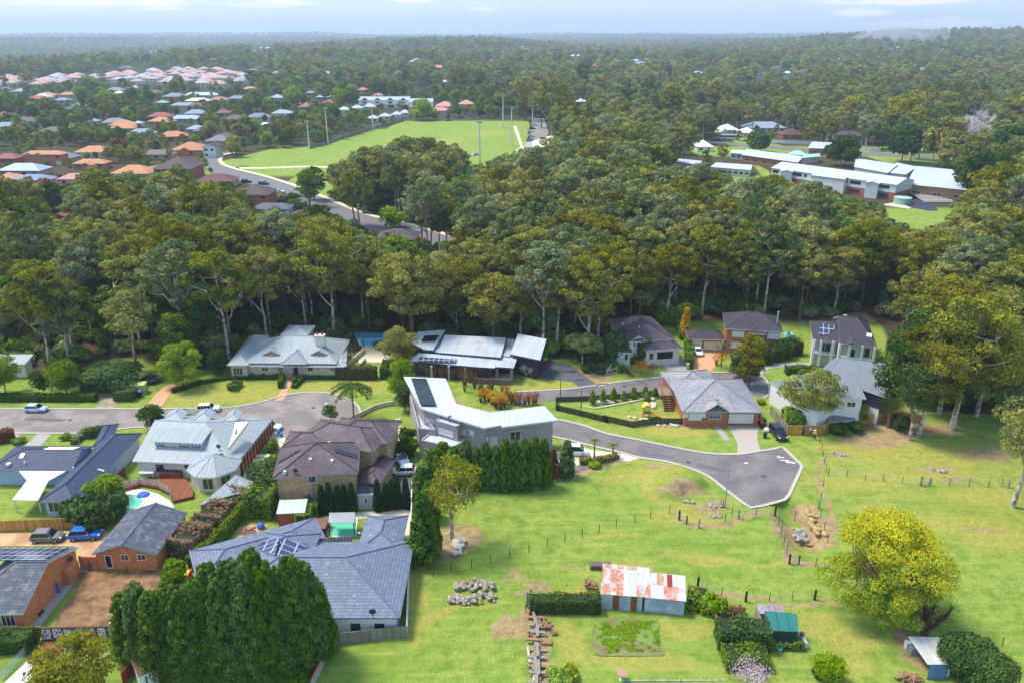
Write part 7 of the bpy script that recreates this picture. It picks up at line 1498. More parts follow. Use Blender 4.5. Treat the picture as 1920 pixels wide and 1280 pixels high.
car('sedan',PW,R4(888,438),-88,'white car facing out on the terracotta drive',.88);car('hatch',PW,R4(597,478),-85,'white car half inside the open double garage',.8);car('suv',PK_,R4(1528,1095),-85,'dark suv parked nose-out on the grass beside the timber fence',.98)
car('van',PW,R3(1440,1072),-4,'white van at the top of the pale driveway, half behind a conifer',.88)
for k,c_,p,a,l in(('suv',PK_,C2(385,765),5,'black car beside the park road, leftmost of the driveway cars'),('suv',PN,C2(508,778),-8,'dark blue car on the park road near a russet bush'),('sedan',PW,C2(612,836),5,'white car in front of the two-storey brick house by the park road'),('sedan',PS,C2(560,846),5,'silver car behind the white one by the park road'),('sedan',PN,C2(1247,985),-18,'dark blue car driving on the distant road'),('suv',PS,C2(1840,1135),-22,'silver car parked at the near end of the distant road'),('sedan',PK_,C2(700,968),10,'black car beside the slate-roofed house at the wood'),('sedan',PW,C3(500,645),35,'white car alone on the edge of the playing field'),('sedan',PW,C3(930,410),0,'white car furthest along the clubhouse car park'),('suv',PW,C3(915,437),0,'white suv second in the clubhouse car park'),('sedan',PK_,C3(897,463),0,'black car in the clubhouse car park'),('sedan',PW,C3(885,483),0,'white car after the black one in the clubhouse car park'),('suv',PS,C3(887,519),0,'silver suv nearest in the clubhouse car park'),('sedan',PW,C1(250,922),60,'white car on the drive of the blue-roofed house'),('sedan',PB,C3(462,373),10,'blue car in the street beyond the playing field'),('suv',PR,C3(556,360),10,'red car in the street beyond the playing field'),('sedan',PN,C3(388,383),10,'navy car in the street beyond the playing field'),('sedan',PK_,C3(303,404),10,'black car below the pink block beyond the playing field'),('sedan',PR,C4(535,335),10,'red car behind the bus on the school street')):
 car(k,c_,p,a,l,1.0,True,z=.07)
q=U(*C4(447,326));o=empty('city_bus',(q.x,q.y,.1),'white and dark blue bus on the school street','bus',None,R(-2),world=False)
MB().box((-6,-1.25,.35),(6,1.25,1.5)).box((-6,-1.25,2.5),(6,1.25,3.0)).build('body',PW,o);MB().box((-5.95,-1.22,1.5),(5.95,1.22,2.5)).build('windows',mat('bus_glass',(30,48,96),.1,.1,spec=.7),o)
for x in(-3.6,3.8):
 for sy in(-1,1):MB().tube([(x,sy*1.28,.5),(x,sy*1.0,.5)],.5,14).build('wheel',TYRE,o)
#  people
SKIN=mat('skin',(178,126,98),.6,.03);
def person(p,label,top,legs,hair,pose=0,hat=None,rz=0,s=1.0):
 q=U(*p);o=empty('person',(q.x,q.y,0),label,'person',None,rz,world=False);o.scale=(s,s,s)
 J=dict(pel=(0,0,.95),ch=(0,.01,1.28),nk=(0,.01,1.46),hd=(0,-.01,1.6),ht=(0,0,1.72))
 V=[J['pel'],(0,.01,1.12),J['ch'],J['nk'],J['hd'],J['ht']];E=[(0,1),(1,2),(2,3),(3,4),(4,5)];Rr=[.13,.13,.15,.055,.095,.07]
 st=.12+.1*pose
 for sx in(-1,1):
  b=len(V);V+=[(sx*.1,0,.9),(sx*(.1+st*.3),-.03*sx*pose,.5),(sx*(.11+st*.3),.03*sx*pose,.09),(sx*(.12+st*.3),-.14,.04)];E+=[(0,b),(b,b+1),(b+1,b+2),(b+2,b+3)];Rr+=[.095,.065,.042,.035]
  b=len(V);hx=sx*(.3+.04*pose);V+=[(sx*.19,.01,1.38),(hx*.9,.02,1.1),(hx,-.12-.1*pose,.9+.08*pose),(hx,-.2-.1*pose,.84+.1*pose)];E+=[(2,b),(b,b+1),(b+1,b+2),(b+2,b+3)];Rr+=[.06,.045,.032,.035]
 def mk(name,V,E,Rr,m):
  import bmesh
  me=bpy.data.meshes.new(name);bm=bmesh.new();ly=bm.verts.layers.skin.verify();vs=[bm.verts.new(v)for v in V]
  for a,b in E:bm.edges.new((vs[a],vs[b]))
  for i,v in enumerate(vs):v[ly].radius=(Rr[i],Rr[i]);v[ly].use_root=(i==0)
  bm.to_mesh(me);bm.free();me.materials.append(m);ob=link(name,me,o);ob.modifiers.new('s','SKIN');md=ob.modifiers.new('ss','SUBSURF');md.levels=1;md.render_levels=2;return ob
 mk('body',V,E,Rr,SKIN)
 mk('shirt',[V[1],V[2],(0,.01,1.42),V[10],V[11],V[18],V[19]],[(0,1),(1,2),(1,3),(3,4),(1,5),(5,6)],[.15,.17,.09,.075,.06,.075,.06],top)
 mk('trousers',[V[0],V[6],V[7],V[8],V[14],V[15],V[16]],[(0,1),(1,2),(2,3),(0,4),(4,5),(5,6)],[.145,.11,.08,.06,.11,.08,.06],legs)
 MB().ball((0,.015,1.66),(.1,.11,.1),0,1,.03,10,6).build('hair',hair,o,True)
 if hat:MB().tube([(0,0,1.71),(0,0,1.73)],.2,14).ball((0,0,1.75),(.11,.12,.08),0,1,0).build('hat',hat,o)
 return o
NV=mat('cloth_navy',(34,40,62),.9,.1);DK=mat('cloth_dark',(32,32,36),.9,.1);LTB=mat('cloth_light',(186,196,214),.9,.08);HIV=mat('cloth_hi_vis',(206,216,40),.8,.05);HR=mat('hair_dark',(36,28,24),.8,.1);HWH=mat('hat_white',(220,220,214),.7)
person(R5(345,838),'person in dark clothes standing at the timber fence, left one of three',NV,DK,HR,0,None,.4);person(R5(392,845),'person in navy and white holding papers, between the other two by the fence',LTB,NV,HR,.6,None,-.3)
person(R5(414,866),'person in a yellow hi-vis vest and white hat, nearest of the three by the fence',HIV,NV,HR,.5,HWH,-.8)
#  bins, kiosk, lamps, poles
def bin_(p,body,lid,label,s=1.0,rz=0):
 q=U(*p);o=empty('wheelie_bin',(q.x,q.y,.02),label,'bin',None,rz,world=False);o.scale=(s,s,s);b=MB();lo=[(-.24,-.26),(.24,-.26),(.24,.26),(-.24,.26)]
 for i in range(4):j=(i+1)%4;b.face([(*lo[i],.08),(*lo[j],.08),(lo[j][0]*1.25,lo[j][1]*1.3,.98),(lo[i][0]*1.25,lo[i][1]*1.3,.98)])
 b.face([(*p_,.08)for p_ in lo][::-1]);b.build('body',body,o);MB().prism([(-.33,-.38),(.33,-.38),(.33,.38),(-.33,.38)],.985,[1.04,1.04,1.1,1.1]).build('lid',lid,o)
 for sx in(-.26,.26):MB().tube([(sx-.03,.3,.1),(sx+.03,.3,.1)],.1,10).build('wheel',TYRE,o)
PBK,PGN,PYL,PRD,PBL=mat('bin_black',(34,36,36),.6),mat('bin_green',(46,140,60),.5),mat('bin_yellow',(220,190,30),.5),mat('bin_red',(190,34,34),.5),mat('bin_blue',(60,110,190),.5)
bin_(R4(1390,1012),PBK,PRD,'black wheelie bin with red lid beside the white garage door',1.1);bin_(R4(1412,1000),PBK,PGN,'black wheelie bin with green lid beside the red-lidded one',1.1);bin_(R4(1400,1030),PBK,PRD,'nearest black wheelie bin with red lid at the double fence',1.0)
bin_(R3(1203,352),PRD,PYL,'yellow-lidded red bin at the head of the dark driveway',1.1);bin_(R3(1212,322),PGN,PGN,'bright green bin at the head of the dark driveway',1.1);bin_(R1(1122,612),PBK,PBL,'dark bin with pale blue lid beside the green kiosk',1.1)
bin_(Q1(450,712),PRD,PYL,'yellow-lidded bin at the corner of the slate-blue house',1.2);bin_(Q1(462,700),PRD,PRD,'red bin behind the yellow-lidded bin by the slate-blue house',1.1)
q=U(*R1(1088,585));tag(MB().frame(Vector((q.x-1.9,q.y-.8,0)),Vector((1,.12,0)).normalized(),Vector((-.12,1,0)).normalized(),3.8,1.7,0,1.7).frame(Vector((q.x-1.98,q.y-.88,0)),Vector((1,.12,0)).normalized(),Vector((-.12,1,0)).normalized(),3.96,1.86,1.72,1.86).build('substation_kiosk',mat('kiosk_green',(168,182,112),.6,.06)),'pale green metal kiosk beside the short clipped hedge block','kiosk')
GALV=mat('galvanised',(150,166,178),.45,.05,metal=.3);DGRN=mat('pole_green',(24,84,62),.5,.05);PWHT=mat('pole_white',(206,208,208),.5,.04)
def lamp(p,top,arm,label,m=GALV,r=.09,head=None):
 q=U(*p);hh=top_height(p,top[1]);o=empty('street_lamp',(q.x,q.y,0),label,'street lamp',world=False);MB().tube([(0,0,0),(0,0,.6),(0,0,.62),(0,0,hh)],[r*1.6,r*1.6,r,r*.7],8).build('pole',m,o)
 if arm:
  d=Vector((arm[0],arm[1],0));MB().tube([(0,0,hh-.3),d*.35+Vector((0,0,hh+.35)),d+Vector((0,0,hh+.55))],.05,6).build('arm',m,o);MB().ball(tuple(d+Vector((.15*d.x/d.length,.15*d.y/d.length,hh+.52))),(.34,.2,.1),0,1,0).build('lamp_head',PWHT,o)
lamp(Q6(1231,446),Q6(1252,192),(2.2,.3),'galvanised street lamp with curved arm on the paddock edge of the cul-de-sac');lamp((626,792),R2(985,700),(-1.0,.5),'slim street lamp over the turning circle, half behind the sparse tree')
lamp(R3(1325,652),R3(1325,472),None,'slim dark green pole at the far corner of the mesh fence',DGRN,.08);lamp(R3(1489,766),R3(1489,545),None,'slim dark green pole at the near side of the mesh fence',DGRN,.08);lamp(R4(1198,812-0)if 0 else C1(1210,820),C1(1205,762),None,'small green pole before the dark-roofed brick house',DGRN,.15)
for i,(p,yt)in enumerate(((C2(828,525),335),(C2(960,492),240),(C2(1278,388),235),(C3(527,725),415),(C3(690,452),225),(C3(750,578),310),(C3(897,420),300))):
 f=C2 if i<3 else C3;q=U(*p);hh=top_height(p,f(0,yt)[1]);o=empty('floodlight_mast',(q.x,q.y,0),('tall white floodlight mast at the left tip of the playing field','second tall floodlight mast along the left field fence','floodlight mast beside the far goal','floodlight mast nearest the wood on the playing field','tallest floodlight mast at the far side of the field','floodlight mast beside the field path','short mast at the clubhouse car park')[i],'floodlight',world=False)
 MB().tube([(0,0,0),(0,0,hh)],[.42,.22],8).build('mast',PWHT,o);MB().box((-1.3,-.3,hh-.2),(1.3,.3,hh+.5)).build('lamp_bank',GALV,o)
def goal(p0,p1,label,h=2.44):
 a,b=U(*p0),U(*p1);o=MB().tube([a,a+Vector((0,0,h)),b+Vector((0,0,h)),b],.12,5).tube([a+Vector((0,0,h)),a+Vector((0,2,0))],.06,4).tube([b+Vector((0,0,h)),b+Vector((0,2,0))],.06,4).build('goal_posts',PWHT);tag(o,label,'goal')
goal(C2(1640,442),C2(1727,440),'white football goal in the middle of the playing field',3.2);goal(C2(1290,390),C2(1330,380),'white football goal at the far left side of the field',3.0)
h=House('clubhouse','low clubhouse with pale scalloped curved roof beside the field car park',C3(960,570),mat('roof_sand',(206,200,186),.6,.05),wallm((180,170,150)),TRIMG)
P=[U(*C3(x,y),z)for x,y,z in((905,590,3.4),(1100,600,3.4),(1115,540,5.0),(1060,505,5.4),(1020,508,5.4),(890,548,4.6))];h.slab([P]);h.wall.prism(inset([tuple(p)for p in P],.8),0,[p.z-.2 for p in P]);P=[U(*C3(x,y),z)for x,y,z in((838,590,3.2),(918,590,3.2),(900,550,4.4),(850,552,4.4))];h.slab([P],mats=(1,1));h.wall.prism(inset([tuple(p)for p in P],1.2),0,2.8)
FOOT.append(P);h.finish()
#  fences
def fence(name,label,path,h_,m,th=.06,post=None,pe=2.4,postm=None,cap=None,cat='fence',z0=0,panel='panel',hz=None):
 P=[U(*p)for p in path];c0=P[0];o=empty(name,(c0.x,c0.y,0),label,cat,world=False);b=MB();n_=0
 for i,(A,B)in enumerate(zip(P,P[1:])):
  d=(B-A);L=d.length;d.normalize();n=Vector((-d.y,d.x,0));h0=h_[i]if isinstance(h_,list)else h_
  b.frame(A-c0,d,n,L,th,z0,z0+h0)
  if cap:MB().frame(A-c0-n*(.04+.001*i),d,n,L,th+.08,z0+h0+.002,z0+h0+.06+.003*i).build('capping',cap,o)
  if post:
   for k in range(int(L/pe)+1):
    q=A+d*min(L,k*pe)-c0
    if n_<90:MB().box((q.x-post/2,q.y-post/2-.06,0),(q.x+post/2,q.y+post/2-.06,z0+h0+.05)).build('post',postm or m,o);n_+=1
 b.build(panel,m,o);return o
F_NEW=mat('paling_fresh',(196,148,78),.8,.15,.6,pat='board',pp=.15);F_OLD=mat('paling_weathered',(140,132,120),.9,.15,.8,pat='board',pp=.14);F_WHT=mat('sheet_fence_white',(208,204,198),.6,.06,pat='board',pp=.3);F_BRN=mat('fence_brown',(104,70,50),.8,.12,pat='board',pp=.3)
fence('timber_fence','long new timber paling fence along the top of the right paddock',PL(R5,248,834,440,838,520,810,720,772,930,742,1085,775),1.75,F_NEW,post=.12)
fence('timber_fence','weathered grey paling fence running down to the corner of the paddock',PL(R5,145,712,200,780,248,836),1.75,F_OLD,post=.12);fence('timber_gate','short weathered timber gate beside the white garage door',PL(R4,1345,1000,1385,985),1.7,F_BRN)
fence('timber_fence','yellow paling fence behind the two cars on the gravel',PL(R6,-60,438,435,418),1.7,F_NEW,post=.1);fence('timber_fence','weathered grey paling fence in front of the white house wall',PL(Q3,252,1005,520,972,792,945),1.5,F_OLD,post=.12)
fence('boundary_fence','long white sheet fence between the slate-blue house and the paddock',PL(Q3,792,945,800,700,812,400,826,40,828,-120),1.5,F_WHT,cap=PWHT);fence('low_fence','low fence with red capping at the bottom edge beside the conifers',PL(Q3,250,985,180,1150,95,1330),1.3,mat('fence_panel_pale',(170,160,150),.8,.2,pat='board',pp=.9),cap=mat('capping_red',(190,60,40),.6));fence('low_fence','rusty red side fence beside the small white garden shed',PL(R6,690,1290,770,1190),1.5,mat('fence_red',(150,62,40),.8,.1,pat='board',pp=.2))
fence('boundary_fence','brown fence beside the curved pool',PL(R6,545,300,640,195,705,125),1.7,F_BRN,post=.1);fence('boundary_wall','white wall behind the pencil cypresses, left part',PL(Q2,560,760,820,735),1.5,mat('wall_grey_white',(176,176,178),.85,.05));fence('boundary_wall','white wall behind the pencil cypresses, right part',PL(Q2,960,742,1240,712),1.5,mat('wall_grey_white',(176,176,178)))
h=House('pool_gatehouse','small rendered white wall with dark slot window between the cypresses',Q2(880,740),TRIMG,mat('wall_grey_white',(176,176,178)),TRIMW,cat='wall');A_,B_=U(*Q2(822,745)),U(*Q2(945,740));d=(B_-A_);L=d.length;d.normalize();n=Vector((-d.y,d.x,0));h.wall.frame(A_,d,n,L,.4,0,2.3);h.opening(A_,d,-n,L*.42,L*.6,.9,1.9,mull=0,pm=DOORD);h.finish()
fence('garden_wall','curved cream retaining wall at the right of the turning circle',PL(R2,1100,802,1180,770,1290,712,1380,688,1455,680),.8,STONE,.25);fence('garden_wall','low stone wall curving up the verge before the brick villa',PL(R4,1375,528,1450,495,1560,468,1700,435),.5,mat('rubble_wall',(150,132,104),.95,.25,3,bump=.04),.35)
fence('wall_cream','cream low wall beside the homestead pool terrace',PL(R2,1180,372,1222,325),.7,STONE,.2);fence('drive_gate','grey sheet gate across the top of the dark driveway',PL(Q2,1085,285,1180,282),1.6,mat('gate_grey',(126,126,132),.6,.06,pat='board',pp=.12))
fence('park_fence','grey fence along the far left side of the playing field',PL(C2,830,525,960,492,1130,432,1280,386,1500,330),1.8,mat('park_fence_grey',(126,122,116),.9,.1),.15);fence('school_fence','white picket fence along the school street',PL(C4,590,335,720,345,860,352),1.8,PWHT,.12);fence('school_fence','white fence before the dark-roofed white cottage',PL(C4,1080,375,1200,385),1.8,PWHT,.12)
MESH=mat('shade_mesh',(38,46,44),.9,.1,alpha=.72);fence('mesh_fence','black shade-cloth fence round the sloping lawn of the grey-roofed bungalow',PL(R3,1290,655,1290,722,1500,770,1707,822)+PL(R4,130,975,360,1028,545,1000),1.15,MESH,.02,post=.07,pe=2.2,postm=TRIMD);fence('mesh_fence','black mesh fence across the front lawn before the brick pillars',PL(R4,545,1000,768,1004),1.15,MESH,.02,post=.07,pe=2.2,postm=TRIMD);fence('mesh_fence','black mesh fence along the upper street above the sloping lawn',PL(R3,1290,655,1480,648,1707,636)+PL(R4,350,790,600,765),1.0,MESH,.02,post=.06,pe=2.4,postm=TRIMD)
fence('garden_path_edge','pale sandstone edging across the sloping lawn',PL(R4,-40,862,60,885,205,860,440,815,620,790),.25,STONE,.3,post=None)
def posts_(name,label,group,pts,hh,r,m,f):
 for x,y in pts:
  q=U(*f(x,y));o=MB().tube([(0,0,-.2),(.02,0,hh)],[r,r*.9],6).build(name,m);o.location=(q.x,q.y,0);tag(o,label,'fence post',group)
PST,PDK,PGY=mat('post_metal',(46,50,44),.7,.1),mat('post_dark_timber',(60,50,42),.9,.15),mat('post_grey_timber',(136,132,124),.9,.15)
posts_('star_post','thin dark post in the line crossing the middle of the paddock','thin posts across the paddock',[(88,705),(202,668),(313,640),(423,608),(532,575),(650,545),(753,518)],1.25,.05,PST,Q6);posts_('star_post','thin dark post in the line on the left of the paddock','thin posts on the left of the paddock',[(980,512),(1110,472),(1258,443),(1395,407),(1535,372),(1675,328)],1.25,.05,PST,Q3)
posts_('star_post','thin post in the fence below the cul-de-sac','thin posts below the cul-de-sac',[(875,488),(1232,540),(1277,500),(1430,508),(1680,528),(1207,440),(1220,445)],1.3,.05,PST,Q6);posts_('star_post','thin post in the fence beside the rocky trench','thin posts beside the trench',[(1577,552),(1592,617),(1610,683),(1628,742),(1814,828),(1868,592),(1845,518),(1890,672)],1.3,.05,PST,Q6)
posts_('strainer_post','thick grey timber post in the fence below the cul-de-sac','thick grey posts below the cul-de-sac',[(1063,580),(1318,518)],1.35,.14,PGY,Q6);posts_('strainer_post','thick dark timber corner post below the tip of the cul-de-sac',None,[(1553,495)],1.5,.16,PDK,Q6);posts_('strainer_post','thick grey post at the top of the trench fence',None,[(1833,457)],1.5,.15,PGY,Q6)
posts_('star_post','thin post in the line climbing to the timber fence','thin posts climbing to the timber fence',[(450,885),(460,935),(468,970),(478,1012),(488,1062),(503,1085),(470,1150),(455,1235),(442,1282)],1.25,.05,PST,R5);posts_('star_post','thin post in the wire fence across the right paddock','thin posts across the right paddock',[(615,1095),(727,1120),(838,1122),(955,1138),(1247,1147),(1367,1152),(1487,1157),(1570,1150)],1.25,.05,PST,R5);posts_('strainer_post','grey gate post in the fence of the right paddock','grey gate posts of the right paddock',[(1068,1150),(1127,1150),(1610,1160)],1.35,.15,PGY,R5)
posts_('star_post','thin post in the lower fence right of the rusty shed','thin posts right of the rusty shed',[(163,515),(441,545),(573,537),(1790,807)],1.25,.05,PST,Q5);posts_('strainer_post','thick dark post in the lower fence right of the rusty shed','thick dark posts right of the rusty shed',[(303,547),(703,537),(1605,788),(25,462)],1.4,.16,PDK,Q5)
def gate(label,p0,p1,hh=1.1):
 a,b=U(*p0),U(*p1);o=empty('field_gate',(a.x,a.y,0),label,'gate',world=False);d=b-a;m_=MB()
 for z in(.2,.6,hh):m_.tube([(0,0,z),(d.x,d.y,z)],.03,5)
 m_.tube([(0,0,.2),(d.x,d.y,hh)],.02,5).tube([(0,0,.1),(0,0,hh)],.03,5).tube([(d.x,d.y,.1),(d.x,d.y,hh)],.03,5);m_.build('gate_frame',GALV,o);MB().tube([(-.12,0,0),(-.12,0,hh+.4)],.13,7).build('gate_post',PDK,o);MB().tube([(d.x+.1,d.y,0),(d.x+.1,d.y,hh+.25)],.1,7).build('gate_post',PDK,o)
gate('small metal gate at the foot of the trench',Q6(1650,814),Q6(1700,816));gate('small metal gate beside the pale rocks below the street lamp',Q6(942,528),Q6(980,556));gate('metal gate between grey posts on the right paddock',R5(1075,1148),R5(1120,1148))
def wire(label,path,f):
 P=[U(*f(path[i],path[i+1]))for i in range(0,len(path),2)];m_=MB()
 for z in(.35,.75,1.12):m_.tube([p+Vector((0,0,z))for p in P],.009,3,0,cap=False)
 tag(m_.build('wire_fence',GALV),label,'wire fence')
wire('fence wires below the cul-de-sac',[1063,580,1232,540,1318,518,1430,508,1553,495,1577,552,1610,683,1643,815],Q6);wire('fence wires across the right paddock',[503,1085,615,1095,838,1122,1068,1150],R5);wire('fence wires right of the gate on the right paddock',[1127,1150,1367,1152,1610,1160],R5);wire('fence wires of the lower fence right of the rusty shed',[25,462,163,515,303,547,441,545,703,537,830,535],Q5)
A_,B_=U(*R6(238,1045)),U(*R6(672,1036));d=B_-A_;L=d.length;d.normalize();n=Vector((d.y,-d.x,0));o=empty('screen_wall',(A_.x,A_.y,0),'dark framed wall with seven black and white pebble panels at the bottom left','wall');MB().frame(A_,d,-n,L,.2,0,1.75).build('backing',TRIMB,o)
PEB=mat('pebble_panel',(216,216,214),.8,.1,3,col2=(28,28,32),mix2=(.5,.53),s2=5.5)
for k in range(7):MB().frame(A_+d*(L*(k+.1)/7)+n*.04,d,-n,L/7*.8,.06,.25,1.6).build('pebble_panel',PEB,o)
sheet('deck',PL(R6,238,1048,440,1048,375,1065,280,1165,150,1165,180,1110),.12,DECK);sheet('patio',PL(R6,150,1158,270,1166,235,1290,10,1290),.1,mat('terrace_white',(206,206,208),.7,.04));sheet('path',PL(R6,380,1065,470,1060,440,1100,330,1100),.1,CONC)
fence('garden_fence','low timber fence under the left brick bungalow',PL(R6,-40,1018,238,1014),1.2,F_NEW);hedge('dark hedge under the left brick bungalow',PL(R6,-40,1085,190,1080),2.2,1.8,L_HDG);fence('glass_fence','glass fence panel beside the white terrace',PL(R6,10,1270,150,1120),1.1,mat('pool_glass',(170,200,196),.05,0,alpha=.3),.02)
#  pools, decks
def pool(label,pts,m,cop=.35,z=.08,smooth_=0):
 P=plan(pts,4,True)if smooth_ else[U(*p)for p in pts];o=empty('swimming_pool',(P[0].x,P[0].y,0),label,'pool');c=sum(P,Vector())/len(P)
 if area2([(p.x,p.y)for p in P])<0:P=P[::-1]
 b=MB();b.face([(p.x,p.y,z)for p in P]);b.build('water',m,o);k=MB();Q_=[p+(p-c).normalized()*cop for p in P]
 for i in range(len(P)):j=(i+1)%len(P);k.face([(P[i].x,P[i].y,z+.05),(Q_[i].x,Q_[i].y,z+.05),(Q_[j].x,Q_[j].y,z+.05),(P[j].x,P[j].y,z+.05)]);k.face([(P[i].x,P[i].y,z-.05),(P[i].x,P[i].y,z+.05),(P[j].x,P[j].y,z+.05),(P[j].x,P[j].y,z-.05)])
 k.build('coping',CREAM,o);return o
WB,WG=mat('water_blue',(70,180,226),.06,.05,.3,spec=.6,bump=.01),mat('water_green',(96,196,160),.06,.05,.3,spec=.6,bump=.01)
pool('long bright blue pool behind the homestead terrace',PL(R2,1185,205,1400,203,1480,203,1475,150,1160,152),WB);fence('glass_fence','glass pool fence behind the long blue pool',PL(R2,1130,148,1490,146),1.3,mat('pool_glass_blue',(96,150,176),.05,0,alpha=.55),.02)
pool('small green-watered pool behind the slate-blue house',PL(Q2,602,962,606,832,802,824,792,962),WG);P=[U(*Q2(x,y))for x,y in((597,884),(796,880),(790,966),(594,966))];o=empty('pool_pergola',(P[0].x,P[0].y,0),'slatted grey pergola roof over the near half of the small pool','pergola')
for k in range(12):a,b_=P[0].lerp(P[1],k/11.5),P[3].lerp(P[2],k/11.5);MB().prism([(a.x,a.y),(a.x+.26,a.y),(b_.x+.26,b_.y),(b_.x,b_.y)],2.2,2.26).build('slat',mat('slat_grey',(150,152,156),.6),o)
for p in P:MB().box((p.x-.06,p.y-.06,0),(p.x+.06,p.y+.06,2.19)).build('post',TRIMD,o)
sheet('patio',PL(Q1,15,275,55,215,110,200,200,198,290,225,350,260,375,290,372,310,250,330,60,330),.06,mat('pool_paving',(214,206,192),.85,.05));pool('curved turquoise pool behind the orange brick garage',PL(Q1,40,265,100,238,160,236,195,255,200,275,170,305,100,320,40,310),WG,smooth_=1)
sheet('pool_cover',PL(R4,1572,268,1640,266,1695,330,1690,372,1600,360),.12,mat('pool_cover',(110,176,176),.6,.06));
b=MB();P=[U(*Q1(x,y),.5)for x,y in((92,150),(440,132),(482,200),(482,236),(368,262),(352,222),(285,185),(185,168),(70,205))];b.prism([(p.x,p.y)for p in P],0,.5);tag(b.build('deck',DECK),'red-brown timber deck behind the white weatherboard house','deck');fence('glass_fence','curved glass fence between the timber deck and the pool',PL(Q1,70,214,185,178,285,196,350,232,366,268),1.5,mat('pool_glass',(170,200,196),.05,0,alpha=.3),.02,post=.06,pe=1.6,postm=GALV)
o=empty('outdoor_table',U(*Q1(232,140))+Vector((0,0,.5)),'white outdoor table on the timber deck','table',world=False);MB().box((-1.1,-.5,.7),(1.1,.5,.76)).build('table_top',TRIMW,o)
for x in(-1,1):
 for y in(-.4,.4):MB().box((x-.04,y-.04,0),(x+.04,y+.04,.7)).build('leg',TRIMW,o)
q=U(*Q1(370,135));o=empty('spa_tub',(q.x,q.y,.5),'red timber-clad spa box against the deck wall','spa',world=False);MB().box((-1.6,-.8,0),(1.6,.8,.8)).build('cabinet',mat('timber_red',(150,70,48),.7,.1,pat='board',pp=.2),o);MB().box((-1.5,-.7,.8),(1.5,.7,.88)).build('cover',TRIMD,o)
q=U(*Q1(205,232));tag(MB().tube([(q.x,q.y,.1),(q.x,q.y,.3)],[.9,.7],14).build('pool_float',mat('float_blue',(50,90,190),.5)),'round blue pool float on the pale surround','pool float')
sheet('garden_circle',PL(R2,440,900,500,885,560,905,578,950,560,1000,520,1030,440,1020),.08,mat('pebble_cream',(206,196,172),.9,.08,3));
for i,(x,y)in enumerate(((522,912),(545,932),(500,925),(365,1005))):q=U(*R2(x,y));tag(MB().tube([(q.x,q.y,.1),(q.x,q.y,.45),(q.x,q.y,.7)],[.22,.36,.26],10).build('plant_pot',PBL if i!=2 else TRIMW),('blue glazed pot on the cream garden circle, left one','blue glazed pot on the cream garden circle, right one','small white pot on the cream garden circle','purple-blue pot beside the timber screened verandah')[i],'pot')
for i in range(7):a=R2(330-i*16-(i>3)*6,1075+i*36);b_=(a[0]+30-i,a[1]);q0,q1=U(*a),U(*b_);d=q1-q0;tag(MB().prism([(q0.x,q0.y),(q1.x,q1.y),(q1.x-.1,q1.y-1.0),(q0.x-.1,q0.y-1.0)],0,.14+.02*i).build('paving_slab',CREAM),'large cream stepping slab in the stepped path beside the verandah','stepping slab','stepping slabs beside the verandah')
A_=U(*R4(622,900));o=empty('garden_stairs',(A_.x,A_.y,0),'dark brown timber stairs up to the small deck at the bungalow side','stairs',world=False)
for k in range(7):MB().box((0,k*.42,k*.26),(1.6,k*.42+.4,k*.26+.26)).build('tread',F_BRN,o)
MB().box((-.4,2.98,1.5),(1.9,6.4,1.75)).build('landing',mat('landing_grey',(132,112,100),.8),o);rl=MB()
for x in(-.05,1.65):rl.tube([(x,0,.95),(x,2.9,2.7),(x,6.3,2.7)],.035,5);[rl.tube([(x,y,max(0,y*.6)),(x,y,min(2.7,.95+y*.6))],.03,5)for y in(0,1,2,2.9,4,5.2,6.3)]
rl.build('railing',TRIMB,o)
q=U(*R4(475,945));o=empty('play_frame',(q.x,q.y,0),'orange and green toy play tower with slide ramp on the fenced lawn','play equipment',world=False);PO=mat('toy_orange',(220,130,40),.5)
for x in(-.55,.55):
 for y in(-.5,.5):MB().box((x-.06,y-.06,0),(x+.06,y+.06,2.0)).build('post',PO,o)
MB().box((-.6,-.6,.85),(.6,.6,.95)).build('platform',PO,o);MB().box((-.6,-.58,1.0),(.6,-.5,1.6)).build('panel',mat('toy_green',(40,130,80),.5),o);MB().tube([(-.62,-.6,2.05),(-.62,.6,2.05)],.1,6).tube([(0,-.65,2.0),(0,.65,2.0)],.62,12).build('canopy',mat('toy_yellow',(222,190,90),.5),o);MB().prism([(.6,-.4),(2.6,-.4),(2.6,.4),(.6,.4)],[.8,.05,.05,.8],[.95,.15,.15,.95]).build('slide',PO,o)
for i,(x,y)in enumerate(((165,600),(232,590))):pass
P0,P1=U(*R4(160,610)),U(*R4(236,592));rl=MB()
for P_ in(P0,P1):rl.tube([P_,P_+Vector((0,0,1.0)),P_+Vector((.9,1.6,1.5)),P_+Vector((.9,1.6,.3))],.05,6)
rl.tube([P0+Vector((0,0,1.0)),P1+Vector((0,0,1.0))],.05,6);tag(rl.build('handrail',PWHT),'pale metal handrail frame at the slope steps','handrail')
for k in range(9):q=U(*R4(290+k*9,548+k*9));tag(MB().box((q.x-.5,q.y-.2,0),(q.x+.5,q.y+.2,.12)).build('stepping_stone',TRIMB),'dark stepping stone on the lawn slope left of the white house','stepping stone','stepping stones on the lawn slope')
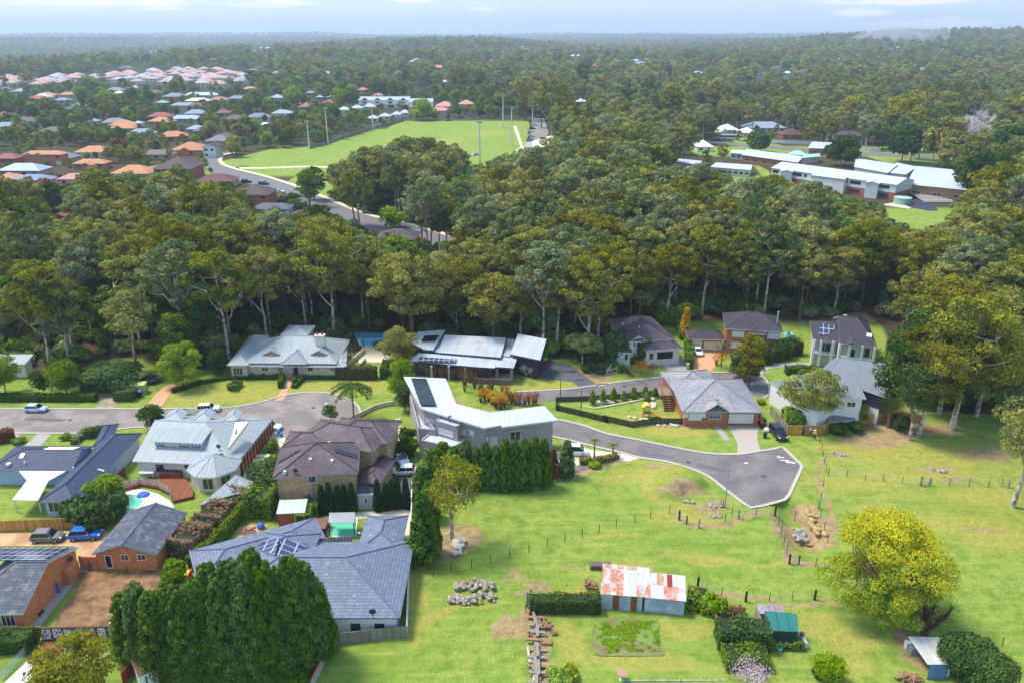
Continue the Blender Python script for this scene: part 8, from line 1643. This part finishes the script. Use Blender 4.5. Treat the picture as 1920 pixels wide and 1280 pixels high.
#  rocks
def rocks(label,group,regions,n,smin,smax,seed,m,hgt=.5):
 rr_=random.Random(seed);protos=[MB().ball((0,0,0),(1,.78,.62),0,s_,.2,7,5).mesh('rock',m)for s_ in range(5)];k=0
 for i in range(n):
  poly=regions[i%len(regions)];P=[U(*p)for p in poly]
  for _ in range(50):
   x,y=rr_.uniform(min(p.x for p in P),max(p.x for p in P)),rr_.uniform(min(p.y for p in P),max(p.y for p in P))
   if inpoly(x,y,P):break
  o=link('rock',rr_.choice(protos));s_=rr_.uniform(smin,smax);o.location=(x,y,rr_.uniform(.1,hgt)if hgt>0 else hgt);o.scale=(s_,s_,s_);o.rotation_euler=(rr_.uniform(-.4,.4),rr_.uniform(-.4,.4),rr_.uniform(0,6));tag(o,label,'rock',group)
RK=mat('rock_pale',(176,162,150),.95,.25,2.5,col2=(120,104,92),s2=3,bump=.05);RKW=mat('rock_cream',(206,196,180),.95,.2,2.5,bump=.05)
rocks('pale rock in the upper curved pile on the paddock','rocks of the upper curved pile',[PL(Q3,1130,612,1150,570,1215,560,1215,610),PL(Q3,1210,612,1225,540,1320,532,1430,580,1432,618,1330,622)],62,.22,.42,1,RK);rocks('pale rock in the lower row of the curved pile on the paddock','rocks of the lower row',[PL(Q3,1095,695,1100,650,1200,668,1210,712),PL(Q3,1205,712,1210,672,1310,640,1440,640,1440,695,1320,702)],66,.22,.42,2,RK)
rocks('cream block in the rectangular stone stack beside the lone gum','blocks of the stone stack',[PL(Q3,1130,255,1160,240,1215,250,1170,360,1118,362)],40,.26,.42,3,RKW,.55);rocks('pale rock at the left edge of the grass strip','rocks along the grass strip',[PL(R2,1462,800,1500,800,1500,920,1465,910),PL(R2,1430,935,1500,930,1500,970,1420,965)],26,.2,.4,4,RKW,.3)
rocks('rubble lump at the foot of the pebble panel wall','rubble by the pebble wall',[PL(R6,600,955,690,905,690,960)],30,.15,.35,5,RKW,.3);rocks('weathered rock on the slope under the street lamp','rocks under the street lamp',[PL(Q6,1105,430,1160,420,1215,440,1130,460),PL(Q6,960,412,1030,415,1030,425,970,422),PL(Q6,1150,490,1220,510,1180,525,1130,510)],34,.15,.42,6,RK,.05);rocks('grey rock at the top of the paddock dirt','rocks of the upper paddock',[PL(R5,525,940,600,955,600,972,540,955),PL(R5,1110,1040,1240,1050,1200,1070)],18,.2,.5,7,RK,.05)
rocks('flat grey boulder in the floor of the trench','boulders in the trench',[PL(Q5,570,100,640,110,670,175,600,165)],12,.25,.55,8,mat('rock_grey',(150,148,142),.95,.15,1.5,bump=.05),-.6);rocks('crumbled yellow rock on the trench bank','rocks of the trench bank',[PL(Q5,655,10,700,20,770,170,720,170,670,90)],40,.2,.5,9,mat('rock_ochre',(176,148,96),.95,.25,2,bump=.05),.2)
rocks('sandstone boulder on the slope above the mesh fence','boulders above the mesh fence',[PL(R4,-20,830,120,838,300,830,300,822,0,822),PL(R4,515,790,550,860,540,880,520,840)],22,.3,.6,10,RKW,.15);rocks('sandstone rock along the mesh fence foot','rocks at the mesh fence foot',[PL(R4,330,945,500,960,560,995,480,990),PL(R4,570,1008,770,1008,770,1018,570,1018)],22,.2,.45,11,RKW,.1)
q=U(*R4(1435,1060));[rocks('long pale sandstone block beside the dark suv','sandstone blocks beside the suv',[PL(R4,1415,1080,1440,1030,1470,1025,1440,1080)],5,.5,.8,12,RKW,.2)]
#  sheds and yards
RUST=mat('tin_roof_rusty',(184,182,178),.6,.08,.8,pat='rust');TIN=mat('tin_wall',(146,164,184),.55,.15,.6,pat='corr',col2=(180,186,190),mix2=(.48,.58),s2=.5);TINR=mat('tin_wall_rusty',(142,84,36),.8,.2,.8,pat='corr')
h=House('tin_shed','long tin shed with rust-streaked white roof and blue-grey walls on the paddock',Q4(1075,600),RUST,TIN,TIN,cat='shed',thick=.05)
zf,zb_=2.15,3.1;q=[U(*Q4(x,y),z)for x,y,z in((724,492,zf),(1075,518,zf),(1151,281,zb_),(745,241,zb_))];q2=[U(*Q4(x,y),z)for x,y,z in((1075,518,zf-.04),(1426,553,zf-.04),(1418,341,zb_-.14),(1140,316,zb_-.14))]
h.slab([q]);h.slab([q2]);a_,b_=q[0],q2[1];h.wall.prism(inset([tuple(v)for v in(q[0],q[1],q[2],q[3])],.12),0,[zf-.08,zf-.08,zb_-.1,zb_-.1]);h.wall.prism(inset([tuple(v)for v in q2],.14),0,[zf-.14,zf-.14,zb_-.26,zb_-.26])
o_,e_,n_=face2(*(inset([tuple(v)for v in q],.12)[:2]));Lw=(Vector(q[1])-Vector(q[0])).length
for f0,f1 in((.27,.42),(.69,.84)):b=MB();b.frame(o_+e_*(Lw*f0),e_,n_,Lw*(f1-f0),.03,.05,zf-.15);h.part('rusty_panel',b,TINR,'rust-brown wall sheet')
b=MB();p0=hit(Q4(1268,430),Vector(q2[0])+Vector((0,0,.06)),Vector((0,-.23,1)).normalized());h.panel(None,(Vector(q2[0]),(Vector(q2[1])-Vector(q2[0])).cross(Vector(q2[3])-Vector(q2[0])).normalized()),PL(Q4,1270,428,1312,432,1308,334,1268,330),mat('roof_sheet_red',(140,38,30),.6,.1,pat='corr'),'red_roof_sheet',.03,.05);h.finish()
for i in range(7):p=U(*Q4(722-i*4,520));tag(MB().tube([(p.x-.1,p.y-i*.25,0),(p.x+.5,p.y-i*.25+.6,2.3)],.07,5).build('leaning_plank',PGY),'grey plank leaning on the left end of the rusty shed','plank','planks leaning on the rusty shed')
A_=U(*Q4(640,295));tag(MB().box((A_.x,A_.y-.1,0),(A_.x+2.6,A_.y+.9,.6)).box((A_.x+.1,A_.y,.6),(A_.x+2.5,A_.y+.8,.62)).build('timber_crate',mat('crate_grey',(104,92,88),.9,.2,pat='board',pp=.15)),'low grey timber trough behind the left end of the rusty shed','trough')
LOGM=mat('firewood',(150,112,86),.9,.25,3)
def logs(label,group,poly,n,seed,hh=.4,L_=.5):
 rr_=random.Random(seed);P=[U(*p)for p in poly];pr=[MB().tube([(-L_/2,0,0),(L_/2,0,0)],.09,6).mesh('log',LOGM)]
 for i in range(n):
  for _ in range(50):
   x,y=rr_.uniform(min(p.x for p in P),max(p.x for p in P)),rr_.uniform(min(p.y for p in P),max(p.y for p in P))
   if inpoly(x,y,P):break
  o=link('log',pr[0]);o.location=(x,y,rr_.uniform(.08,hh));o.rotation_euler=(0,rr_.uniform(-.3,.3),rr_.uniform(0,3.14));tag(o,label,'log',group)
logs('split log in the heap at the left end of the rusty shed','logs by the rusty shed',PL(Q4,590,455,600,400,690,420,700,480),45,1,.7);logs('split log in the heap beside the timber stacks','logs by the timber stacks',PL(Q4,235,790,240,740,310,735,320,795),36,2,.6);logs('stray split log on the grass right of the timber stacks','stray logs',PL(Q4,330,830,345,805,365,830),9,3);logs('log in the small pile low on the bed lawn','small log pile',PL(Q4,290,910,320,890,320,910),7,4)
rr_=random.Random(9)
for i in range(34):
 t=i/33;x,y=205+t*5+rr_.uniform(-28,22),700+t*540;q=U(*Q4(x,y));o=MB().box((-.16,-1.0,0),(.16,1.0,.16)).build('timber_beam',PGY if i%3 else LOGM);o.location=(q.x,q.y,rr_.uniform(.02,.5));o.rotation_euler.z=rr_.gauss(0,.12)if i%4 else 1.5;tag(o,'weathered beam in the long timber stack along the fence line','timber','beams of the long timber stack')
for i,(x0,y0,x1,y1)in enumerate(((130,935,148,1060),(176,985,186,1050),(182,1070,182,1220))):a,b_=U(*Q4(x0,y0)),U(*Q4(x1,y1));tag(MB().tube([a+Vector((0,0,.12)),b_+Vector((0,0,.12))],.14,6).build('long_beam',mat('beam_silver',(190,184,174),.9,.15)),('long silvery beam lying left of the timber stack','short silvery beam beside the timber stack','lowest silvery beam beside the timber stack')[i],'timber')
for x,y,hh in((125,600,2.2),(112,640,1.2),(148,680,1.2),(142,860,1.1)):q=U(*Q4(x,y));tag(MB().tube([(q.x,q.y,0),(q.x,q.y,hh)],.14 if hh>2 else .06,7).build('old_post',PGY if hh>2 else PDK),'tall grey gate post at the corner of the dark hedge' if hh>2 else 'short dark post %s'%{640:'under the tall grey gate post',680:'at the head of the timber stack',860:'halfway down the timber stack'}[y],'post')
sheet('garden_bed',PL(Q4,665,760,700,715,800,700,1180,706,1200,800,1240,960,1200,1000,720,1000,660,960,650,860),.06,mat('garden_soil',(122,106,78),.97,.2,1,col2=(108,134,58),mix2=(.42,.56),s2=.55,bump=.1,detail=4),sm=2)
lv=Leaves(300);P=[U(*p)for p in PL(Q4,670,730,1185,715,1215,960,700,980)];c0=P[0];pts=[];g=lv.rng
while len(pts)<3800:
 x,y=g.uniform(min(p.x for p in P),max(p.x for p in P)),g.uniform(min(p.y for p in P),max(p.y for p in P))
 if inpoly(x,y,P)and fbm(np.array(x),np.array(y),1.1,77,3)>.47:pts.append((x-c0.x,y-c0.y,g.uniform(.07,.16)))
lv.pts(pts,np.tile((0,0,1),(len(pts),1)),.1,.4,.6);o=link('weed_growth',lv.mesh('weed_growth',L_HLIME));o.location=c0;o['kind']='stuff'
q=U(*Q4(898,1190));o=empty('birdbath',(q.x,q.y,0),'round stone birdbath at the bottom edge below the garden bed','birdbath',world=False);MB().tube([(0,0,0),(0,0,.15),(0,0,.7)],[.3,.14,.14],10).build('pedestal',CONC,o);MB().tube([(0,0,.7),(0,0,.85)],[.25,.5],16).build('bowl',mat('bowl_tan',(170,130,110),.8),o);fence('bed_edging','low stone edging along the bottom edge',PL(Q4,930,1210,1750,1205),.1,RK,.14)
h=House('shade_house','green shade-cloth garden house with sloping sides',Q5(520,770),mat('shade_cloth_green',(44,112,104),.9,.12,.8,pat='rib',pp=1.1,dark=.8),mat('shade_cloth_dark',(44,66,56),.9,.15,.6),TRIMG,cat='shed',thick=.04)
A=[U(*Q5(x,y),z)for x,y,z in((437,715,2.2),(612,722,2.2),(600,618,2.75),(412,602,2.75))];h.slab([A]);h.wall.prism(inset([tuple(v)for v in A],.06),0,[2.15,2.15,2.68,2.68]);h.finish();fence('board_screen','grey plank screen on the left of the shade house',PL(Q5,352,650,412,780),1.7,F_OLD)
o=MB();q=U(*Q5(375,650));tag(MB().box((q.x,q.y-.4,0),(q.x+2.8,q.y+1.2,1.1)).build('lean_to',mat('lean_to_timber',(150,140,140),.9,.25,2,pat='board',pp=.3)),'low clutter shelf with white boards behind the shade house','lean-to');fence('fowl_run_wall','low timber wall on the left of the fowl run',PL(Q4,1652,680,1672,800),1.0,LOGM,.12);sheet('fowl_run_floor',PL(Q5,140,655,350,655,400,745,140,745),.05,mat('bare_earth',(150,122,88),.97,.15))
q=U(*Q5(250,715));tag(MB().box((q.x-1.9,q.y-.4,.5),(q.x+1.9,q.y+.5,.62)).box((q.x-1.7,q.y-.3,0),(q.x-1.5,q.y+.3,.5)).box((q.x+1.5,q.y-.3,0),(q.x+1.7,q.y+.3,.5)).build('potting_bench',PWHT),'white bench inside the fowl run','bench')
q=U(*Q5(632,785));o=empty('bathtub',(q.x,q.y,0),'old white bathtub full of pots at the right of the shade house','bathtub',world=False);MB().tube([(0,-.9,.3),(0,.9,.3)],.42,10).build('tub',PWHT,o);tag(MB().tube([(q.x,q.y+.3,.7),(q.x,q.y+.3,1.0)],[.2,.28],8).build('plant_pot',mat('terracotta',(150,70,48))),'terracotta pot standing on the old bathtub','pot')
q=U(*Q5(490,812));tag(MB().tube([(q.x,q.y-.6,0),(q.x,q.y-.6,.4)],[.2,.3],8).build('bucket',mat('bucket_blue',(90,180,210),.5)),'light blue bucket below the shade house','bucket')
h=House('garden_shed','small open-sided tin shed with pale rusty flat roof at the bottom right',Q5(1400,930),mat('tin_roof_pale',(196,196,190),.6,.1,.8,pat='corr',col2=(186,134,84),mix2=(.6,.68),s2=.7),mat('tin_wall_blue',(96,132,176),.6,.15,.7,pat='corr'),TRIMG,cat='shed',thick=.05)
A=[U(*Q5(x,y),z)for x,y,z in((1362,914,1.9),(1488,912,1.9),(1528,868,2.0),(1455,755,2.3),(1246,750,2.3))];h.slab([A]);B_=[U(*Q5(x,y),1.9)for x,y in((1375,915),(1482,912),(1510,870),(1400,860))];h.wall.prism([(p.x,p.y)for p in B_],0,1.82);h.finish()
for i,(x,y,s_)in enumerate(((1265,820,.7),(1285,850,.6),(1250,800,.5))):q=U(*Q5(x,y));tag(MB().box((q.x-s_,q.y-.3,0),(q.x+.2,q.y+.3,.9)).build('metal_drum',(PWHT,GALV,LOGM)[i]),('white box leaning at the side of the small tin shed','silver box beside the small tin shed','brown box behind the small tin shed')[i],'box')
q=U(*Q5(1455,985));tag(MB().prism([(q.x-.5,q.y),(q.x+.5,q.y),(q.x+.5,q.y+.5),(q.x-.5,q.y+.5)],0,1.1).build('cream_box',W_CREAM),'cream cabinet in front of the small tin shed','cabinet');logs('pale branch offcut in the heap at the bottom right edge','offcuts at the bottom right',PL(Q5,1180,1022,1200,985,1290,990,1320,1022),30,6,.5,1.1)
a,b_=U(*Q5(1460,762)),U(*Q5(1605,765));c_=U(*Q5(1715,805));tag(MB().tube([a+Vector((0,0,.9)),b_+Vector((0,0,.9)),c_+Vector((0,0,.5))],.05,5).tube([a+Vector((0,0,.5)),b_+Vector((0,0,.5))],.05,5).build('rail_fence',PDK),'dark two-rail fence right of the small tin shed','fence')
h=House('tool_shed','small white garden shed with brown roof and green door at the bottom left',Q1(240,1260),mat('roof_brown',(96,66,54),.7,.1),W_WHITE,TRIMW,cat='shed');w_=h.wing(Q1(178,1248),Q1(285,1200),2.6,2.0,6,ax='m',rise=.35,oh=.1);h.win(w_,'f',Q1(205,1240),Q1(240,1290),'door',0,TRIMW,mat('door_green',(40,104,76),.7));h.finish()
h=House('garden_pavilion','small timber pavilion with pale green metal roof below the tan brick house',Q2(280,820),mat('metal_sage',(186,204,190),.5,.05,pat='rib',pp=.5,dark=.9),mat('timber_red',(150,70,48)),TRIMG,cat='pavilion');h.wing(Q2(162,778),Q2(392,768),2.6,2.2,6,ax='m',rise=.5,oh=.12);h.finish()
q=U(*Q2(492,915));o=empty('spa_cover',(q.x,q.y,0),'brown covered spa gazebo between the lime hedge and the small pool','spa',world=False);MB().box((-1.5,-1.2,1.1),(1.4,1.2,1.2)).build('cover',mat('cover_brown',(120,84,74),.7,.06),o);MB().box((-1.4,-1.1,0),(1.3,1.1,1.1)).build('cabinet',TRIMD,o)
h=House('carport','pale green-grey metal carport roof beside the browned hedge',Q1(660,250),M_LB,W_BEIGE,TRIMG,cat='carport');P=[U(*Q1(x,y),z)for x,y,z in((515,288,2.4),(690,232,2.4),(722,116,3.6))];P2=[U(*Q1(x,y),z)for x,y,z in((690,232,2.4),(812,205,2.4),(815,155,2.5),(722,116,3.6))];h.slab([P,P2]);h.wall.prism(inset([(P[0].x,P[0].y,0),(P2[0].x,P2[0].y,0),(P2[1].x,P2[1].y,0),(P2[2].x,P2[2].y,0)],.4),0,2.35);h.finish()
q=U(*Q1(862,415));tag(MB().ball((q.x,q.y,.4),(.55,.5,.45),0,1,.05,10,6).build('garden_tub',PBL),'round blue tub in the sand yard','tub');sheet('sand_yard',PL(Q1,690,500,740,410,800,395,900,392,890,420,850,430,840,490),.05,SAND);logs('timber offcut lying in the sand yard','offcuts in the sand yard',PL(Q1,740,450,780,410,840,415,830,455),16,7,.3,.9)
for i,(x,y,c_,l,s_)in enumerate(((300,775,mat('mattress_blue',(84,106,190),.8,.1),'blue mattress leaning on the brick gable wall',(1.6,.25,1.5)),(350,715,RKW,'white bagged bundle against the brick gable wall',(.8,.6,.8)),(380,715,PGN,'green bag beside the white bundle',(.6,.5,.6)),(250,830,LOGM,'brown box at the foot of the brick gable wall',(.7,.5,.4)),(215,895,TRIMD,'black scrap pile at the low end of the brick gable wall',(.9,.8,.4)),(120,975,PBL,'blue tub at the corner of the brick bungalow',(.6,.4,.4)),(516,640,mat('barbecue_grey',(96,88,86),.6),'rusty barbecue trolley beside the brick wing wall',(1.0,.6,1.1)),(720,640,TRIMD,'dark kettle barbecue under the garage window',(.8,.5,.6)),(580,640,PBL,'small blue bucket by the open garage door',(.4,.4,.35)),(1010,465,mat('cushion_red',(150,30,36),.9),'red cushions piled under the lean-to',(1.1,.8,.8)),(970,490,RKW,'white junk pile under the lean-to',(1.1,.9,.7)),(940,520,LOGM,'brown crate under the lean-to',(1.0,.8,.5)))):
 q=U(*R6(x,y));b=MB();b.prism([(-s_[0]/2,-s_[1]/2),(s_[0]/2,-s_[1]/2),(s_[0]/2,s_[1]/2),(-s_[0]/2,s_[1]/2)],0,[s_[2]*.8,s_[2],s_[2]*.9,s_[2]]);b.box((-s_[0]*.35,-s_[1]*.3,s_[2]*.8),(s_[0]*.2,s_[1]*.3,s_[2]*1.12));o=b.build('yard_item',c_);o.location=(q.x,q.y,.02);o.rotation_euler.z=.3*(i%4);tag(o,l,'yard clutter')
h=House('lean_to','brown timber lean-to along the right wall of the orange brick garage',R6(990,480),F_BRN,F_BRN,F_BRN,cat='lean-to');P=[U(*R6(x,y),z)for x,y,z in((905,520,2.1),(1045,395,2.1),(1016,345,2.5),(890,530,2.5))];
for p in P[:2]:h.part('post',MB().box((p.x-.06,p.y-.06,0),(p.x+.06,p.y+.06,2.1)),F_BRN)
h.roof.tube([P[0],P[1]],.07,4);h.wall.box((P[1].x-.1,P[1].y,0),(P[1].x+.1,P[1].y+1.5,1.6));h.finish()
def aerial(p,z,label,hh=2.2):
 q=U(*p,z);m_=MB().tube([(0,0,0),(0,0,hh)],.03,5).tube([(-.9,0,hh),(.9,0,hh)],.02,4)
 for i in range(7):x=-.85+i*.28;m_.tube([(x,-.5+i*.03,hh+.03),(x,.5-i*.03,hh+.03)],.014,4)
 o=m_.build('roof_aerial',GALV);o.location=q;tag(o,label,'aerial')
aerial(R1(645,1025),5,'television aerial on the blue tiled ridge');aerial(R1(1545,700),3.5,'television aerial behind the three grey gables',1.8);aerial(R4(425,110),8,'tall television aerial over the long dark roof',3.2)
for x,y,hh,l in((1218,325,11,'timber power pole with wires beside the school cottage'),(503,290,9,'timber power pole behind the cream hall')):
 q=U(*C4(x,y));o=empty('power_pole',(q.x,q.y,0),l,'power pole',world=False);MB().tube([(0,0,0),(0,0,hh*1.6)],.25,7).build('pole',BARK_G,o);MB().box((-1.8,-.1,hh*1.5),(1.8,.1,hh*1.5+.25)).build('crossarm',BARK_B,o)
q=U(*R1(1215,490));o=empty('trampoline',(q.x,q.y,0),'round black trampoline beside the lime tree','trampoline',world=False);MB().tube([(0,0,.7),(0,0,.74)],1.9,24).build('mat',TRIMD,o);[MB().tube([(1.8*math.cos(a),1.8*math.sin(a),0),(1.8*math.cos(a),1.8*math.sin(a),.7)],.04,5).build('leg',GALV,o)for a in(0,1.57,3.14,4.71)]
for i,(x,y,f)in enumerate(((1036,530,R4),(808,560,R4),(1425,1110,R4))):q=U(*f(x,y));tag(MB().box((q.x-.25,q.y-.25,0),(q.x+.25,q.y+.25,1.1 if i<2 else .9)).box((q.x-.3,q.y-.3,1.12 if i<2 else .92),(q.x+.3,q.y+.3,1.2 if i<2 else 1.0)).build('letter_box',(BRK_R,CONC,TRIMD)[i]),('brick letter box at the edge of the terracotta drive','pale letter box beside the tall green hedge','dark letter box on the grass beside the suv')[i],'letter box')
for i,(px,py,r_)in enumerate(((1672,92,26),(1690,84,40))):
 q=U(1680,108);z0=float(hills(q.x,q.y));b=MB().ball((0,0,0),(r_*3,r_*2,r_),0,3,.15,12,8);o=b.build('smoke',MATS.get('smoke_v')or mat('smoke_tmp',(200,200,200)));D=q.length;c_=Vector((0,0,HCAM))+ray(px,py).normalized()*D;o.location=(c_.x,c_.y,max(c_.z,z0+18));o['kind']='stuff'
 if 'smoke_v' not in MATS:
  m_=bpy.data.materials.new('smoke');m_.use_nodes=True;t=m_.node_tree;t.nodes.clear();mo=t.nodes.new('ShaderNodeOutputMaterial');pv=t.nodes.new('ShaderNodeVolumePrincipled');pv.inputs['Color'].default_value=(.9,.93,1,1);pv.inputs['Density'].default_value=.006;t.links.new(pv.outputs[0],mo.inputs['Volume']);MATS['smoke_v']=m_
 o.data.materials[0]=MATS['smoke_v']
P=[U(*p)for p in[(778,1290),(778,1010),(835,925),(1080,893),(1180,870),(1290,890),(1395,955),(1455,950),(1508,885),(1545,815),(1930,870),(1930,1290)]]
g=np.random.RandomState(8);X_=g.uniform(-20,90,90000);Y_=g.uniform(66,128,90000);k_=inpoly_np(X_,Y_,P)&(g.uniform(0,1,90000)<.25+fbm(X_,Y_,7,66,3));X_,Y_=X_[k_],Y_[k_]
Z_=local(X_,Y_)+.03;n_=len(X_);N_=np.tile((0.,-.3,1.),(n_,1));V_=quadleaf(np.stack([X_,Y_,Z_],1),N_,.075,g,.5,.5).reshape(-1,3)
t_=link('grass_tufts',npmesh('grass_tufts',V_,np.arange(n_*4).reshape(-1,4),leafmat('leaf_grass',(104,134,48),(186,186,106)),np.clip(fbm(X_,Y_,5,67,3)*1.4-.35+g.uniform(-.3,.3,n_),0,1)));t_['kind']='stuff'
#  the air
hz=MB();hz.box((-11000,-150,-130),(11000,11500,190));hm=bpy.data.materials.new('haze');hm.use_nodes=True;t=hm.node_tree;t.nodes.clear()
mo=t.nodes.new('ShaderNodeOutputMaterial');pv=t.nodes.new('ShaderNodeVolumePrincipled');pv.inputs['Color'].default_value=(.72,.85,1,1);pv.inputs['Density'].default_value=.000155;pv.inputs['Anisotropy'].default_value=.15
t.links.new(pv.outputs[0],mo.inputs['Volume']);ho=hz.build('haze',hm);ho['kind']='stuff'
